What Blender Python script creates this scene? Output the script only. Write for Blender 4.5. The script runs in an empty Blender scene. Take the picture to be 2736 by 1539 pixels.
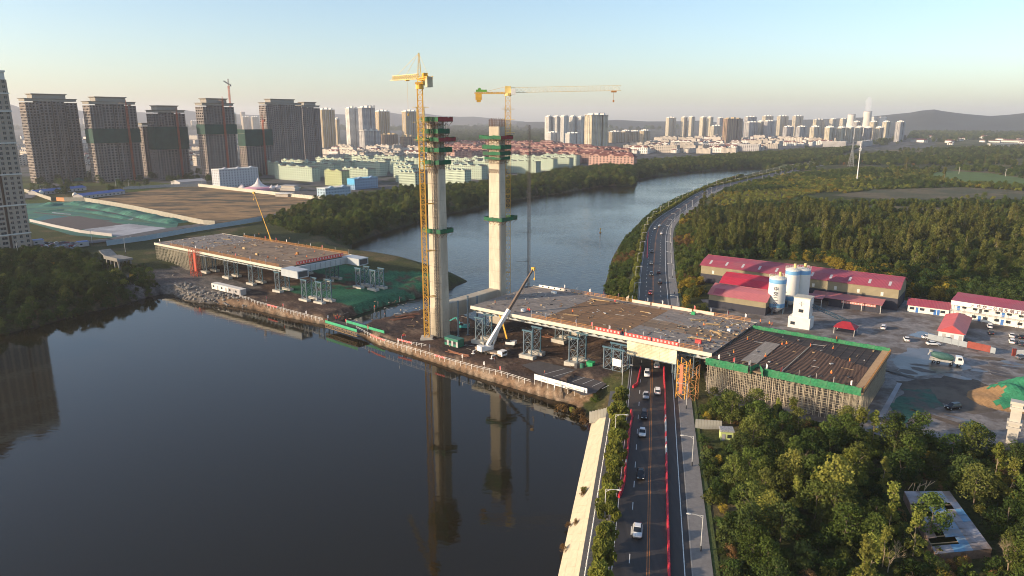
import bpy, bmesh, math, random
import numpy as np
from mathutils import Vector, Matrix
R = math.radians
rng = random.Random(11)
nrng = np.random.default_rng(5)
scene = bpy.context.scene
COL = scene.collection

# ---------------------------------------------------------------- camera, sky, sun, exposure
F, CX, CY, CAMZ = 1890.0, 1368.0, 769.5, 82.0
PITCH = math.atan(449.0 / F)
cam_d = bpy.data.cameras.new('camera'); cam = bpy.data.objects.new('camera', cam_d); COL.objects.link(cam)
cam_d.sensor_fit = 'HORIZONTAL'; cam_d.angle = 2 * math.atan(CX / F)
cam_d.clip_start = 1.0; cam_d.clip_end = 40000.0
cam.location = (0, 0, CAMZ); cam.rotation_euler = (math.pi / 2 - PITCH, 0, 0)
scene.camera = cam
SUN_EL = R(15.5)
SUN_AZ = Vector((-0.962, -0.273)).normalized()
SUN_DIR = Vector((SUN_AZ.x * math.cos(SUN_EL), SUN_AZ.y * math.cos(SUN_EL), math.sin(SUN_EL)))
world = bpy.data.worlds.new('World'); scene.world = world; world.use_nodes = True
wn = world.node_tree; bg = wn.nodes['Background']
sky = wn.nodes.new('ShaderNodeTexSky'); sky.sky_type = 'NISHITA'; sky.sun_disc = False
sky.sun_elevation = SUN_EL; sky.sun_rotation = math.atan2(SUN_AZ.x, SUN_AZ.y)
sky.altitude = 100; sky.air_density = 1.0; sky.dust_density = 1.3; sky.ozone_density = 2.2
wn.links.new(sky.outputs[0], bg.inputs['Color']); bg.inputs['Strength'].default_value = 0.135
sl = bpy.data.lights.new('sun', 'SUN'); sun = bpy.data.objects.new('sun', sl); COL.objects.link(sun)
sl.energy = 4.0; sl.angle = R(0.6); sl.color = (1.0, 0.78, 0.54)
sun.rotation_euler = (-SUN_DIR).to_track_quat('-Z', 'Y').to_euler(); sun.location = (-300, -80, 200)
vs = scene.view_settings
vs.view_transform = 'Standard'; vs.look = 'None'; vs.gamma = 1.0; vs.use_curve_mapping = False; vs.exposure = 0.85
scene.cycles.use_denoising = True; scene.cycles.filter_width = 1.0
scene.cycles.max_bounces = 6; scene.cycles.diffuse_bounces = 3; scene.cycles.glossy_bounces = 3
scene.cycles.transmission_bounces = 2; scene.cycles.volume_bounces = 2; scene.cycles.transparent_max_bounces = 8

# ---------------------------------------------------------------- pixel -> ground helpers (a pixel gives a direction, z its plane)
_c, _s = math.cos(PITCH), math.sin(PITCH)
def ray(px, py):
    x = (px - CX) / F; y = -(py - CY) / F
    return (x, _c + _s * y, -_s + _c * y)
def P(px, py, z=0.0):
    d = ray(px, py); t = (z - CAMZ) / d[2]
    return Vector((d[0] * t, d[1] * t, z))
def PY(px, py, Y):
    d = ray(px, py); t = Y / d[1]
    return Vector((d[0] * t, Y, CAMZ + d[2] * t))
def pix(x, y, z):
    dy = y * _c - (z - CAMZ) * _s; up = y * _s + (z - CAMZ) * _c
    return (CX + F * x / dy, CY - F * up / dy)
# bridge frame: s along the bridge, t across it
BO = Vector((-14.5, 250.3)); BU = Vector((.8035, -.5953)); BV = Vector((.5953, .8035)); BANG = math.atan2(BU.y, BU.x)
def B(s, t, z=0.0):
    p = BO + BU * s + BV * t
    return Vector((p.x, p.y, z))
def ST(x, y):
    d = Vector((x, y)) - BO
    return d.dot(BU), d.dot(BV)

# ---------------------------------------------------------------- object helpers
def link(o, parent=None):
    COL.objects.link(o)
    if parent is not None: o.parent = parent
    return o
def tag(o, label=None, cat=None, group=None, kind=None):
    if label: o['label'] = label
    if cat: o['category'] = cat
    if group: o['group'] = group
    if kind: o['kind'] = kind
    return o
def thing(name, label, cat, loc=(0, 0, 0), rz=0.0, group=None):
    o = bpy.data.objects.new(name, None); o.empty_display_size = 0.5
    link(o); o.location = loc; o.rotation_euler = (0, 0, rz)
    return tag(o, label, cat, group)
def mobj(name, me, parent=None, loc=None, rz=None):
    o = bpy.data.objects.new(name, me); link(o, parent)
    if loc is not None: o.location = loc
    if rz is not None: o.rotation_euler = (0, 0, rz)
    return o
def copy_tree(o, parent=None):
    c = o.copy(); COL.objects.link(c); c.parent = parent
    for ch in o.children: copy_tree(ch, c)
    return c
def dup(root, loc, rz=0.0, label=None, group=None, scale=None):
    c = copy_tree(root); c.location = loc; c.rotation_euler = (0, 0, rz)
    if label: c['label'] = label
    if group: c['group'] = group
    if scale is not None: c.scale = scale if hasattr(scale, '__len__') else (scale,) * 3
    return c
def recolor(root, part_name, mat, slot=0):
    for ch in [root] + list(root.children_recursive):
        if ch.type == 'MESH' and ch.name.split('.')[0] == part_name and len(ch.material_slots) > slot:
            ch.material_slots[slot].link = 'OBJECT'; ch.material_slots[slot].material = mat

class MB:
    """collects faces; build() links them as one mesh object"""
    def __init__(self): self.v = []; self.f = []; self.m = []
    def face(self, pts, m=0):
        n = len(self.v); self.v += [tuple(p) for p in pts]; self.f.append(tuple(range(n, n + len(pts)))); self.m.append(m)
    def hexa(self, p, m=0):
        n = len(self.v); self.v += [tuple(q) for q in p]
        for q in ((0, 3, 2, 1), (4, 5, 6, 7), (0, 1, 5, 4), (1, 2, 6, 5), (2, 3, 7, 6), (3, 0, 4, 7)):
            self.f.append(tuple(n + i for i in q)); self.m.append(m)
    def box(self, x0, x1, y0, y1, z0, z1, m=0):
        self.hexa([(x0, y0, z0), (x1, y0, z0), (x1, y1, z0), (x0, y1, z0), (x0, y0, z1), (x1, y0, z1), (x1, y1, z1), (x0, y1, z1)], m)
    def cbox(self, c, size, rz=0.0, m=0):
        cx, cy, cz = c; hx, hy, hz = size[0] / 2, size[1] / 2, size[2] / 2; ca, sa = math.cos(rz), math.sin(rz)
        pts = []
        for z in (-hz, hz):
            for x, y in ((-hx, -hy), (hx, -hy), (hx, hy), (-hx, hy)):
                pts.append((cx + x * ca - y * sa, cy + x * sa + y * ca, cz + z))
        self.hexa(pts, m)
    def bar(self, a, b, w, h=None, m=0, caps=True):
        a = Vector(a); b = Vector(b); d = b - a
        if d.length < 1e-6: return
        d.normalize(); up = Vector((0, 0, 1)) if abs(d.z) < .95 else Vector((1, 0, 0))
        x = d.cross(up).normalized() * (w / 2); y = x.cross(d).normalized() * ((h or w) / 2)
        n = len(self.v)
        for p in (a, b):
            for q in (-x - y, x - y, x + y, -x + y): self.v.append(tuple(p + q))
        fs = [(0, 1, 5, 4), (1, 2, 6, 5), (2, 3, 7, 6), (3, 0, 4, 7)]
        if caps: fs += [(0, 3, 2, 1), (4, 5, 6, 7)]
        for q in fs: self.f.append(tuple(n + i for i in q)); self.m.append(m)
    def tube(self, a, b, r0, r1=None, n=8, m=0, caps=True):
        a = Vector(a); b = Vector(b); d = (b - a)
        if d.length < 1e-6: return
        d.normalize(); r1 = r0 if r1 is None else r1
        up = Vector((0, 0, 1)) if abs(d.z) < .95 else Vector((1, 0, 0))
        x = d.cross(up).normalized(); y = x.cross(d).normalized(); k = len(self.v)
        for p, r in ((a, r0), (b, r1)):
            for i in range(n):
                t = 2 * math.pi * i / n; self.v.append(tuple(p + (x * math.cos(t) + y * math.sin(t)) * r))
        for i in range(n):
            j = (i + 1) % n; self.f.append((k + i, k + j, k + n + j, k + n + i)); self.m.append(m)
        if caps:
            self.f.append(tuple(k + i for i in reversed(range(n)))); self.m.append(m)
            self.f.append(tuple(k + n + i for i in range(n))); self.m.append(m)
    def prism(self, poly, z0, z1, m=0, mt=None):
        n = len(poly); k = len(self.v)
        z1s = z1 if hasattr(z1, '__len__') else [z1] * n
        self.v += [(p[0], p[1], z0) for p in poly] + [(p[0], p[1], z1s[i]) for i, p in enumerate(poly)]
        for i in range(n):
            j = (i + 1) % n; self.f.append((k + i, k + j, k + n + j, k + n + i)); self.m.append(m)
        self.f.append(tuple(k + i for i in reversed(range(n)))); self.m.append(m)
        self.f.append(tuple(k + n + i for i in range(n))); self.m.append(m if mt is None else mt)
    def lathe(self, prof, c=(0, 0), n=20, m=0, ms=None):
        k = len(self.v)
        for r, z in prof:
            for i in range(n):
                t = 2 * math.pi * i / n; self.v.append((c[0] + r * math.cos(t), c[1] + r * math.sin(t), z))
        for a in range(len(prof) - 1):
            for i in range(n):
                j = (i + 1) % n
                self.f.append((k + a * n + i, k + a * n + j, k + (a + 1) * n + j, k + (a + 1) * n + i)); self.m.append(ms[a] if ms else m)
        self.f.append(tuple(k + (len(prof) - 1) * n + i for i in range(n))); self.m.append(ms[-1] if ms else m)
    def loft(self, rings, m=0, caps=True, closed=True):
        n = len(rings[0]); k = len(self.v)
        for r in rings: self.v += [tuple(p) for p in r]
        for a in range(len(rings) - 1):
            for i in range(n if closed else n - 1):
                j = (i + 1) % n
                self.f.append((k + a * n + i, k + a * n + j, k + (a + 1) * n + j, k + (a + 1) * n + i)); self.m.append(m)
        if caps:
            self.f.append(tuple(k + i for i in reversed(range(n)))); self.m.append(m)
            self.f.append(tuple(k + (len(rings) - 1) * n + i for i in range(n))); self.m.append(m)
    def mesh(self, name, mats, smooth=False):
        me = bpy.data.meshes.new(name); me.from_pydata(self.v, [], self.f)
        for m in (mats if isinstance(mats, (list, tuple)) else [mats]): me.materials.append(m)
        if any(self.m): me.polygons.foreach_set('material_index', self.m)
        if smooth: me.polygons.foreach_set('use_smooth', [True] * len(self.f))
        me.update(); return me
    def build(self, name, mats, parent=None, loc=None, rz=None, smooth=False, kind=None):
        o = mobj(name, self.mesh(name, mats, smooth), parent, loc, rz)
        if kind: o['kind'] = kind
        return o
def lattice(mb, a, b, w, bay, chord, lace, d=None, m=0, tri=False, xbrace=False):
    """four-chord (or three-chord) lattice from a to b"""
    a = Vector(a); b = Vector(b); ax = b - a; L = ax.length; ax.normalize(); d = d or w
    up = Vector((0, 0, 1)) if abs(ax.z) < .9 else Vector((0, 1, 0))
    x = ax.cross(up).normalized(); y = x.cross(ax).normalized()
    if tri: offs = [x * (-w / 2), x * (w / 2), y * d]
    else: offs = [-x * w / 2 - y * d / 2, x * w / 2 - y * d / 2, x * w / 2 + y * d / 2, -x * w / 2 + y * d / 2]
    for o in offs: mb.bar(a + o, b + o, chord, m=m)
    n = max(1, round(L / bay)); k = len(offs)
    for i in range(n):
        p = a + ax * (L * i / n); q = a + ax * (L * (i + 1) / n)
        for j in range(k):
            o0, o1 = offs[j], offs[(j + 1) % k]
            if i % 2: o0, o1 = o1, o0
            mb.bar(p + o0, q + o1, lace, m=m, caps=False)
            if xbrace: mb.bar(p + o1, q + o0, lace, m=m, caps=False)
            mb.bar(p + o0, p + o1, lace, m=m, caps=False)

# ---------------------------------------------------------------- materials
def nd(nt, t, **kw):
    n = nt.nodes.new(t)
    for k, v in kw.items(): setattr(n, k, v)
    return n
def mix_rgb(nt, fac, a, b, blend='MIX'):
    n = nt.nodes.new('ShaderNodeMix'); n.data_type = 'RGBA'; n.blend_type = blend
    for s, v in ((0, fac), (6, a), (7, b)):
        if hasattr(v, 'is_output') or isinstance(v, bpy.types.NodeSocket): nt.links.new(v, n.inputs[s])
        else: n.inputs[s].default_value = v if s == 0 else (*v[:3], 1)
    return n.outputs[2]
MATS = {}
def M(name, col, rough=.75, var=.18, scale=.6, metal=0.0, bump=0.0, bscale=None, rand=0.0, col2=None, coord='Object', spec=.35, stretch=None, detail=6):
    """principled colour with fine noise, optional second colour in patches, bump and per-object variation"""
    if name in MATS: return MATS[name]
    m = bpy.data.materials.new(name); m.use_nodes = True; nt = m.node_tree; b = nt.nodes['Principled BSDF']
    b.inputs['Roughness'].default_value = rough; b.inputs['Metallic'].default_value = metal
    b.inputs['Specular IOR Level'].default_value = spec
    tc = nd(nt, 'ShaderNodeTexCoord'); src = tc.outputs[coord]
    if stretch:
        mp = nd(nt, 'ShaderNodeMapping'); mp.inputs['Scale'].default_value = stretch; nt.links.new(src, mp.inputs[0]); src = mp.outputs[0]
    n1 = nd(nt, 'ShaderNodeTexNoise'); n1.inputs['Scale'].default_value = scale; n1.inputs['Detail'].default_value = detail; n1.inputs['Roughness'].default_value = .65
    nt.links.new(src, n1.inputs['Vector'])
    lo = [c * (1 - var) for c in col]; hi = [min(1, c * (1 + var)) for c in col]
    cr = nd(nt, 'ShaderNodeMapRange'); cr.inputs[1].default_value = .3; cr.inputs[2].default_value = .7; nt.links.new(n1.outputs[0], cr.inputs[0])
    out = mix_rgb(nt, cr.outputs[0], lo, hi)
    if col2:
        n2 = nd(nt, 'ShaderNodeTexNoise'); n2.inputs['Scale'].default_value = scale * .23; n2.inputs['Detail'].default_value = 5; n2.inputs['Roughness'].default_value = .6
        nt.links.new(src, n2.inputs['Vector'])
        c2 = nd(nt, 'ShaderNodeMapRange'); c2.inputs[1].default_value = .46; c2.inputs[2].default_value = .58; nt.links.new(n2.outputs[0], c2.inputs[0])
        out = mix_rgb(nt, c2.outputs[0], out, col2)
    if rand:
        oi = nd(nt, 'ShaderNodeObjectInfo'); hs = nd(nt, 'ShaderNodeHueSaturation')
        mr = nd(nt, 'ShaderNodeMapRange'); mr.inputs[3].default_value = 1 - rand; mr.inputs[4].default_value = 1 + rand
        nt.links.new(oi.outputs['Random'], mr.inputs[0]); nt.links.new(mr.outputs[0], hs.inputs['Value']); nt.links.new(out, hs.inputs['Color']); out = hs.outputs[0]
    nt.links.new(out, b.inputs['Base Color'])
    if bump:
        nb = nd(nt, 'ShaderNodeTexNoise'); nb.inputs['Scale'].default_value = bscale or scale * 4; nb.inputs['Detail'].default_value = 4
        nt.links.new(src, nb.inputs['Vector'])
        bp = nd(nt, 'ShaderNodeBump'); bp.inputs['Strength'].default_value = bump; bp.inputs['Distance'].default_value = .3
        nt.links.new(nb.outputs[0], bp.inputs['Height']); nt.links.new(bp.outputs[0], b.inputs['Normal'])
    MATS[name] = m; return m
def Mrib(name, col, period=.4, axis='X', rough=.5, col2=None, amt=.6, dark=.75, var=.1):
    """ribbed metal sheet: wave bump across one object axis"""
    if name in MATS: return MATS[name]
    m = M(name, col, rough, var, .35, col2=col2); nt = m.node_tree; b = nt.nodes['Principled BSDF']
    tc = nd(nt, 'ShaderNodeTexCoord'); w = nd(nt, 'ShaderNodeTexWave'); w.wave_type = 'BANDS'; w.bands_direction = axis
    w.inputs['Scale'].default_value = .314 / period
    nt.links.new(tc.outputs['Object'], w.inputs[0])
    bp = nd(nt, 'ShaderNodeBump'); bp.inputs['Strength'].default_value = amt; bp.inputs['Distance'].default_value = .08
    nt.links.new(w.outputs['Fac'], bp.inputs['Height']); nt.links.new(bp.outputs[0], b.inputs['Normal'])
    return m
def foliage(name, c1, c2, c3=None, trans=.25):
    if name in MATS: return MATS[name]
    m = bpy.data.materials.new(name); m.use_nodes = True; nt = m.node_tree; nt.nodes.remove(nt.nodes['Principled BSDF'])
    o = nt.nodes['Material Output']; oi = nd(nt, 'ShaderNodeObjectInfo'); tc = nd(nt, 'ShaderNodeTexCoord')
    n = nd(nt, 'ShaderNodeTexNoise'); n.inputs['Scale'].default_value = 1.1; n.inputs['Detail'].default_value = 3
    nt.links.new(tc.outputs['Object'], n.inputs['Vector'])
    mr = nd(nt, 'ShaderNodeMapRange'); mr.inputs[1].default_value = .35; mr.inputs[2].default_value = .65; nt.links.new(n.outputs[0], mr.inputs[0])
    c = mix_rgb(nt, mr.outputs[0], c1, c2)
    rr = nd(nt, 'ShaderNodeMapRange'); rr.inputs[1].default_value = .45; rr.inputs[2].default_value = 1.0; rr.inputs[4].default_value = .75
    nt.links.new(oi.outputs['Random'], rr.inputs[0])
    c = mix_rgb(nt, rr.outputs[0], c, c3 or c2)
    hs = nd(nt, 'ShaderNodeHueSaturation'); ml = nd(nt, 'ShaderNodeMath', operation='MULTIPLY_ADD'); ml.inputs[1].default_value = 7.31; ml.inputs[2].default_value = 0
    fr = nd(nt, 'ShaderNodeMath', operation='FRACT'); nt.links.new(oi.outputs['Random'], ml.inputs[0]); nt.links.new(ml.outputs[0], fr.inputs[0])
    vr = nd(nt, 'ShaderNodeMapRange'); vr.inputs[3].default_value = .65; vr.inputs[4].default_value = 1.35; nt.links.new(fr.outputs[0], vr.inputs[0])
    nt.links.new(vr.outputs[0], hs.inputs['Value']); nt.links.new(c, hs.inputs['Color'])
    d = nd(nt, 'ShaderNodeBsdfDiffuse'); t = nd(nt, 'ShaderNodeBsdfTranslucent'); mx = nd(nt, 'ShaderNodeMixShader'); mx.inputs[0].default_value = trans
    nt.links.new(hs.outputs[0], d.inputs[0]); nt.links.new(hs.outputs[0], t.inputs[0]); nt.links.new(d.outputs[0], mx.inputs[1]); nt.links.new(t.outputs[0], mx.inputs[2]); nt.links.new(mx.outputs[0], o.inputs[0])
    MATS[name] = m; return m
# ================================================================ SETTING: ground, water, roads
def pxw(lst, z=0.0): return [tuple(P(x, y, z).xy) for x, y in lst]
def pip(poly, x, y):
    inside = np.zeros(x.shape, bool); n = len(poly); j = n - 1
    for i in range(n):
        xi, yi = poly[i]; xj, yj = poly[j]
        c = ((yi > y) != (yj > y))
        with np.errstate(divide='ignore', invalid='ignore'):
            c &= x < (xj - xi) * (y - yi) / ((yj - yi) if yj != yi else 1e-9) + xi
        inside ^= c; j = i
    return inside
def dpoly(poly, x, y, closed=True):
    d = np.full(x.shape, 1e9); n = len(poly)
    for i in range(n if closed else n - 1):
        ax, ay = poly[i]; bx, by = poly[(i + 1) % n]
        dx, dy = bx - ax, by - ay; L = dx * dx + dy * dy + 1e-9
        t = np.clip(((x - ax) * dx + (y - ay) * dy) / L, 0, 1)
        d = np.minimum(d, np.hypot(x - ax - t * dx, y - ay - t * dy))
    return d
def vnoise(x, y, sc, seed=0):
    """cheap value noise"""
    x = x / sc; y = y / sc; xi = np.floor(x).astype(np.int64); yi = np.floor(y).astype(np.int64); fx = x - xi; fy = y - yi
    def h(a, b):
        v = np.sin(a * 127.1 + b * 311.7 + seed * 17.3) * 43758.5453
        return v - np.floor(v)
    fx = fx * fx * (3 - 2 * fx); fy = fy * fy * (3 - 2 * fy)
    return (h(xi, yi) * (1 - fx) + h(xi + 1, yi) * fx) * (1 - fy) + (h(xi, yi + 1) * (1 - fx) + h(xi + 1, yi + 1) * fx) * fy
def fbm(x, y, sc, seed=0, o=4):
    r = 0; a = .5; t = 0
    for i in range(o): r = r + a * vnoise(x, y, sc / 2 ** i, seed + i); t += a; a *= .55
    return r / t

LAKE = pxw([(0, 897), (120, 868), (230, 836), (320, 818), (385, 797), (425, 787), (456, 785), (500, 806), (590, 814), (679, 828), (756, 846), (868, 868), (905, 879), (948, 888), (1001, 918), (1065, 938), (1147, 964), (1211, 986), (1298, 1015), (1351, 1031), (1458, 1063), (1537, 1083), (1572, 1126), (1590, 1128), (1499, 1539)]) + [(4, 60), (-6, -60), (-520, -60), (-520, 90), (-300, 215)]
RIVER = pxw([(940, 655), (1000, 630), (1050, 614), (1120, 594), (1200, 573), (1300, 549), (1420, 528), (1500, 517), (1560, 506), (1614, 498), (1691, 498), (1706, 480), (1760, 470), (1884, 457), (1960, 453), (2033, 449), (2060, 452), (2034, 458), (2004, 468), (1951, 481), (1906, 492), (1845, 516), (1792, 540), (1739, 566), (1702, 600), (1659, 647), (1635, 690), (1625, 730), (1614, 767)]) + \
    [tuple(B(s, t).xy) for s, t in ((44, 46), (20, 43), (-4, 42), (-9, 30), (-7.5, 20))] + pxw([(1190, 822), (1140, 834), (1040, 857), (985, 870), (949, 890), (900, 882), (872, 868), (950, 842), (1033, 815), (1130, 792), (1200, 773), (1252, 752), (1205, 728), (1130, 703), (1060, 691), (985, 681), (940, 672)])
# road centre line (double yellow line), smoothed
_cl = [P(1731, 1539, 6), P(1738, 1155, 6), P(1742, 960, 6), P(1746, 803, 6), P(1745, 729, 6), P(1749, 676, 6), P(1752, 636, 6), P(1758, 612, 6), P(1767, 597, 6), P(1782, 582, 6), P(1805, 566, 6), P(1835, 547, 6), P(1872, 520, 6), P(1909, 503, 6), P(1978, 487, 6), P(2031, 475, 6), P(2084, 462, 6), P(2130, 452, 6), P(2190, 440, 6)]
_d = (_cl[1] - _cl[0]).normalized()
CL = [_cl[0] - _d * 150, _cl[0] - _d * 60] + _cl
for _ in range(3):
    q = [CL[0]]
    for a, b in zip(CL[:-1], CL[1:]): q += [a * .75 + b * .25, a * .25 + b * .75]
    CL = q + [CL[-1]]
def resample(pts, step):
    out = [pts[0].copy()]; acc = 0.0
    for a, b in zip(pts[:-1], pts[1:]):
        L = (b - a).length; s = step - acc
        while s <= L: out.append(a + (b - a) * (s / L)); s += step
        acc = (acc + L) % step
    return out
CL = resample(CL, 3.0)
CLN = []
for i in range(len(CL)):
    d = CL[min(i + 1, len(CL) - 1)] - CL[max(i - 1, 0)]; d.normalize(); CLN.append(Vector((d.y, -d.x, 0)))
def off(i, o, z): p = CL[i] + CLN[i] * o; return Vector((p.x, p.y, z))
def near_i(y): return min(range(len(CL)), key=lambda i: abs(CL[i].y - y))
def road_at(px, py, z=6.0):
    p = P(px, py, z); return min(range(len(CL)), key=lambda i: (CL[i] - p).length)

FLATS = []   # (polygon, z) levelled patches
YARD = pxw([(1872, 800), (2040, 800), (2150, 800), (2400, 800), (2560, 820), (2860, 860), (2960, 1000), (2900, 1215), (2700, 1225), (2500, 1180), (2390, 1175), (2270, 1140), (2050, 1105), (1900, 1078), (1880, 1000), (1960, 900)], 6)
FLATS.append((YARD, 6.0))
FIELD = pxw([(250, 535), (300, 520), (400, 508), (540, 499), (720, 519), (860, 532), (800, 560), (690, 578), (580, 598), (480, 578), (360, 549)], 7.5)
FLATS.append((FIELD, 7.5))
NETLAND = pxw([(60, 545), (150, 540), (228, 537), (360, 560), (480, 588), (470, 612), (320, 640), (190, 628), (60, 590)], 7.0)
FLATS.append((NETLAND, 7.0))
GREENFIELD = pxw([(2470, 470), (2520, 456), (2640, 462), (2760, 480), (2760, 500), (2600, 492)], 7.0)
FLATS.append((GREENFIELD, 7.0))
FLATS.append((pxw([(2215, 522), (2330, 508), (2560, 500), (2760, 512), (2760, 534), (2560, 530), (2400, 536)], 7), 7.2)); FLATS.append((pxw([(2260, 548), (2420, 552), (2600, 560), (2760, 575), (2760, 590), (2560, 575), (2400, 566)], 7), 7.2))
CITY = pxw([(-200, 500), (60, 470), (300, 478), (540, 495), (700, 510), (870, 526), (1000, 505), (1120, 505), (1300, 490), (1480, 460), (1700, 430), (2100, 412), (2500, 395), (2500, 345), (-200, 345)], 8)

def terrain_h(x, y):
    dl = dpoly(LAKE, x, y); dr = dpoly(RIVER, x, y)
    inl = pip(LAKE, x, y); inr = pip(RIVER, x, y)
    d = np.minimum(dl, dr); wat = inl | inr
    s = (x - BO.x) * BU.x + (y - BO.y) * BU.y; t = (x - BO.x) * BV.x + (y - BO.y) * BV.y
    r = np.hypot(x, y)
    base = np.where(r > 700, 7.5, 6.6) + (fbm(x, y, 60, 3) - .5) * 1.6
    # low building platform between the two waters
    k = np.clip((s + 215) / 30, 0, 1) * np.clip((62 - s) / 20, 0, 1) * np.clip((80 - t) / 20, 0, 1) * np.clip((t + 40) / 10, 0, 1)
    k = k * k * (3 - 2 * k)
    base = base * (1 - k) + (3.2 + (fbm(x, y, 9, 8) - .5) * .9) * k
    # netted mound upstream of the platform
    c = B(-72, 66); ds = (s + 74) / 42; dt = (t - 66) / 15
    base = base + 4.2 * np.exp(-(ds ** 2 + dt ** 2) * 1.4) * (k > .01)
    slope = np.where(k > .4, 1.0, .38)
    # road corridor
    dc = np.full(x.shape, 1e9); px_ = np.array([p.x for p in CL[::3]]); py_ = np.array([p.y for p in CL[::3]])
    for a in range(len(px_)): dc = np.minimum(dc, np.hypot(x - px_[a], y - py_[a]))
    w = np.clip((22 - dc) / 8, 0, 1); base = base * (1 - w) + 5.8 * w
    h = np.minimum(base, d * slope + .02)
    h = np.where(wat, -np.minimum(2.5, d * .5) - .05, h)
    for poly, z in FLATS:
        ins = pip(poly, x, y); dd = dpoly(poly, x, y); w = np.where(ins, 1.0, np.clip(1 - (dd - 3) / 14, 0, 1))
        w = w * (~wat); h = h * (1 - w) + (z - .18) * w
    return h

def make_ground():
    nr, na = 560, 540
    rr = 55 * (14000 / 55) ** (np.linspace(0, 1, nr)); aa = np.radians(np.linspace(-72, 72, na))
    Rg, Ag = np.meshgrid(rr, aa, indexing='ij'); x = (Rg * np.sin(Ag)).ravel(); y = (Rg * np.cos(Ag)).ravel()
    z = terrain_h(x, y)
    far = np.clip((np.hypot(x, y) - 1800) / 2500, 0, 1)
    z = z + far * (fbm(x, y, 900, 21) - .45) * 30
    me = bpy.data.meshes.new('ground')
    v = np.stack([x, y, z], 1); i = np.arange((nr - 1) * na).reshape(nr - 1, na)[:, :-1].ravel()
    f = np.stack([i, i + na, i + na + 1, i + 1], 1)
    f = f[:, ::-1]
    me.vertices.add(len(v)); me.vertices.foreach_set('co', v.ravel().astype(np.float32))
    me.loops.add(f.size); me.loops.foreach_set('vertex_index', f.ravel().astype(np.int32))
    me.polygons.add(len(f)); me.polygons.foreach_set('loop_start', np.arange(0, f.size, 4, dtype=np.int32)); me.polygons.foreach_set('loop_total', np.full(len(f), 4, np.int32))
    me.polygons.foreach_set('use_smooth', np.ones(len(f), bool))
    # ground cover colours
    n1 = fbm(x, y, 14, 40); n2 = fbm(x, y, 120, 41); n3 = fbm(x, y, 4, 42)
    col = np.zeros((len(v), 4), np.float32); col[:, 3] = 1
    def setc(mask, c): col[mask, :3] = c
    col[:, :3] = np.array([.05, .058, .02]); setc(n1 > .55, (.07, .07, .026)); setc(n1 > .64, (.105, .085, .042))
    farm = (np.hypot(x, y) > 650) & (n2 > .5); setc(farm, (.075, .095, .026)); setc((np.hypot(x, y) > 650) & (n2 > .58), (.14, .115, .06))
    city = pip(CITY, x, y); setc(city, (.12, .115, .11)); setc(city & (n1 > .56), (.05, .06, .035))
    s = (x - BO.x) * BU.x + (y - BO.y) * BU.y; t = (x - BO.x) * BV.x + (y - BO.y) * BV.y
    plat = (s > -205) & (s < 62) & (t > -42) & (t < 62) & (np.hypot(x, y) > 150)
    setc(plat, (.085, .056, .042)); setc(plat & (n1 > .52), (.055, .041, .036)); setc(plat & (n3 > .62), (.15, .105, .075))
    bank = plat & (t < -2) & (z < 2.4); setc(bank, (.24, .155, .095)); setc(bank & (n3 > .56), (.30, .22, .15))
    mound = plat & (t > 40) & (s < -30); setc(mound, (.03, .13, .065)); setc(mound & (n3 > .6), (.045, .17, .08)); setc(mound & (n3 < .36), (.09, .075, .05))
    g2 = plat & (s > -125) & (s < -60) & (t > 5) & (t < 40) & (n1 > .47); setc(g2, (.03, .13, .07))
    rub = plat & (s < -135) & (t < 4); setc(rub, (.12, .11, .10)); setc(rub & (n3 > .55), (.19, .165, .14))
    setc((z < .5) & ~plat, (.045, .038, .026)); setc(z < -.03, (.03, .026, .018))
    at = me.color_attributes.new('cover', 'FLOAT_COLOR', 'POINT'); at.data.foreach_set('color', col.ravel())
    m = bpy.data.materials.new('ground_cover'); m.use_nodes = True; nt = m.node_tree; b = nt.nodes['Principled BSDF']; b.inputs['Roughness'].default_value = .95; b.inputs['Specular IOR Level'].default_value = .1
    a = nd(nt, 'ShaderNodeVertexColor'); a.layer_name = 'cover'; tc = nd(nt, 'ShaderNodeTexCoord')
    n = nd(nt, 'ShaderNodeTexNoise'); n.inputs['Scale'].default_value = .9; n.inputs['Detail'].default_value = 8; n.inputs['Roughness'].default_value = .7; nt.links.new(tc.outputs['Object'], n.inputs['Vector'])
    mr = nd(nt, 'ShaderNodeMapRange'); mr.inputs[1].default_value = .3; mr.inputs[2].default_value = .72; mr.inputs[3].default_value = .45; mr.inputs[4].default_value = 1.5; nt.links.new(n.outputs[0], mr.inputs[0])
    hs = nd(nt, 'ShaderNodeHueSaturation'); nt.links.new(a.outputs[0], hs.inputs['Color']); nt.links.new(mr.outputs[0], hs.inputs['Value']); nt.links.new(hs.outputs[0], b.inputs['Base Color'])
    bp = nd(nt, 'ShaderNodeBump'); bp.inputs['Strength'].default_value = .7; bp.inputs['Distance'].default_value = .6; nt.links.new(n.outputs[0], bp.inputs['Height']); nt.links.new(bp.outputs[0], b.inputs['Normal'])
    me.materials.append(m); me.update()
    tag(mobj('ground', me), kind='structure')
make_ground()
def gh(x, y): return float(terrain_h(np.array([float(x)]), np.array([float(y)]))[0])

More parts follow.
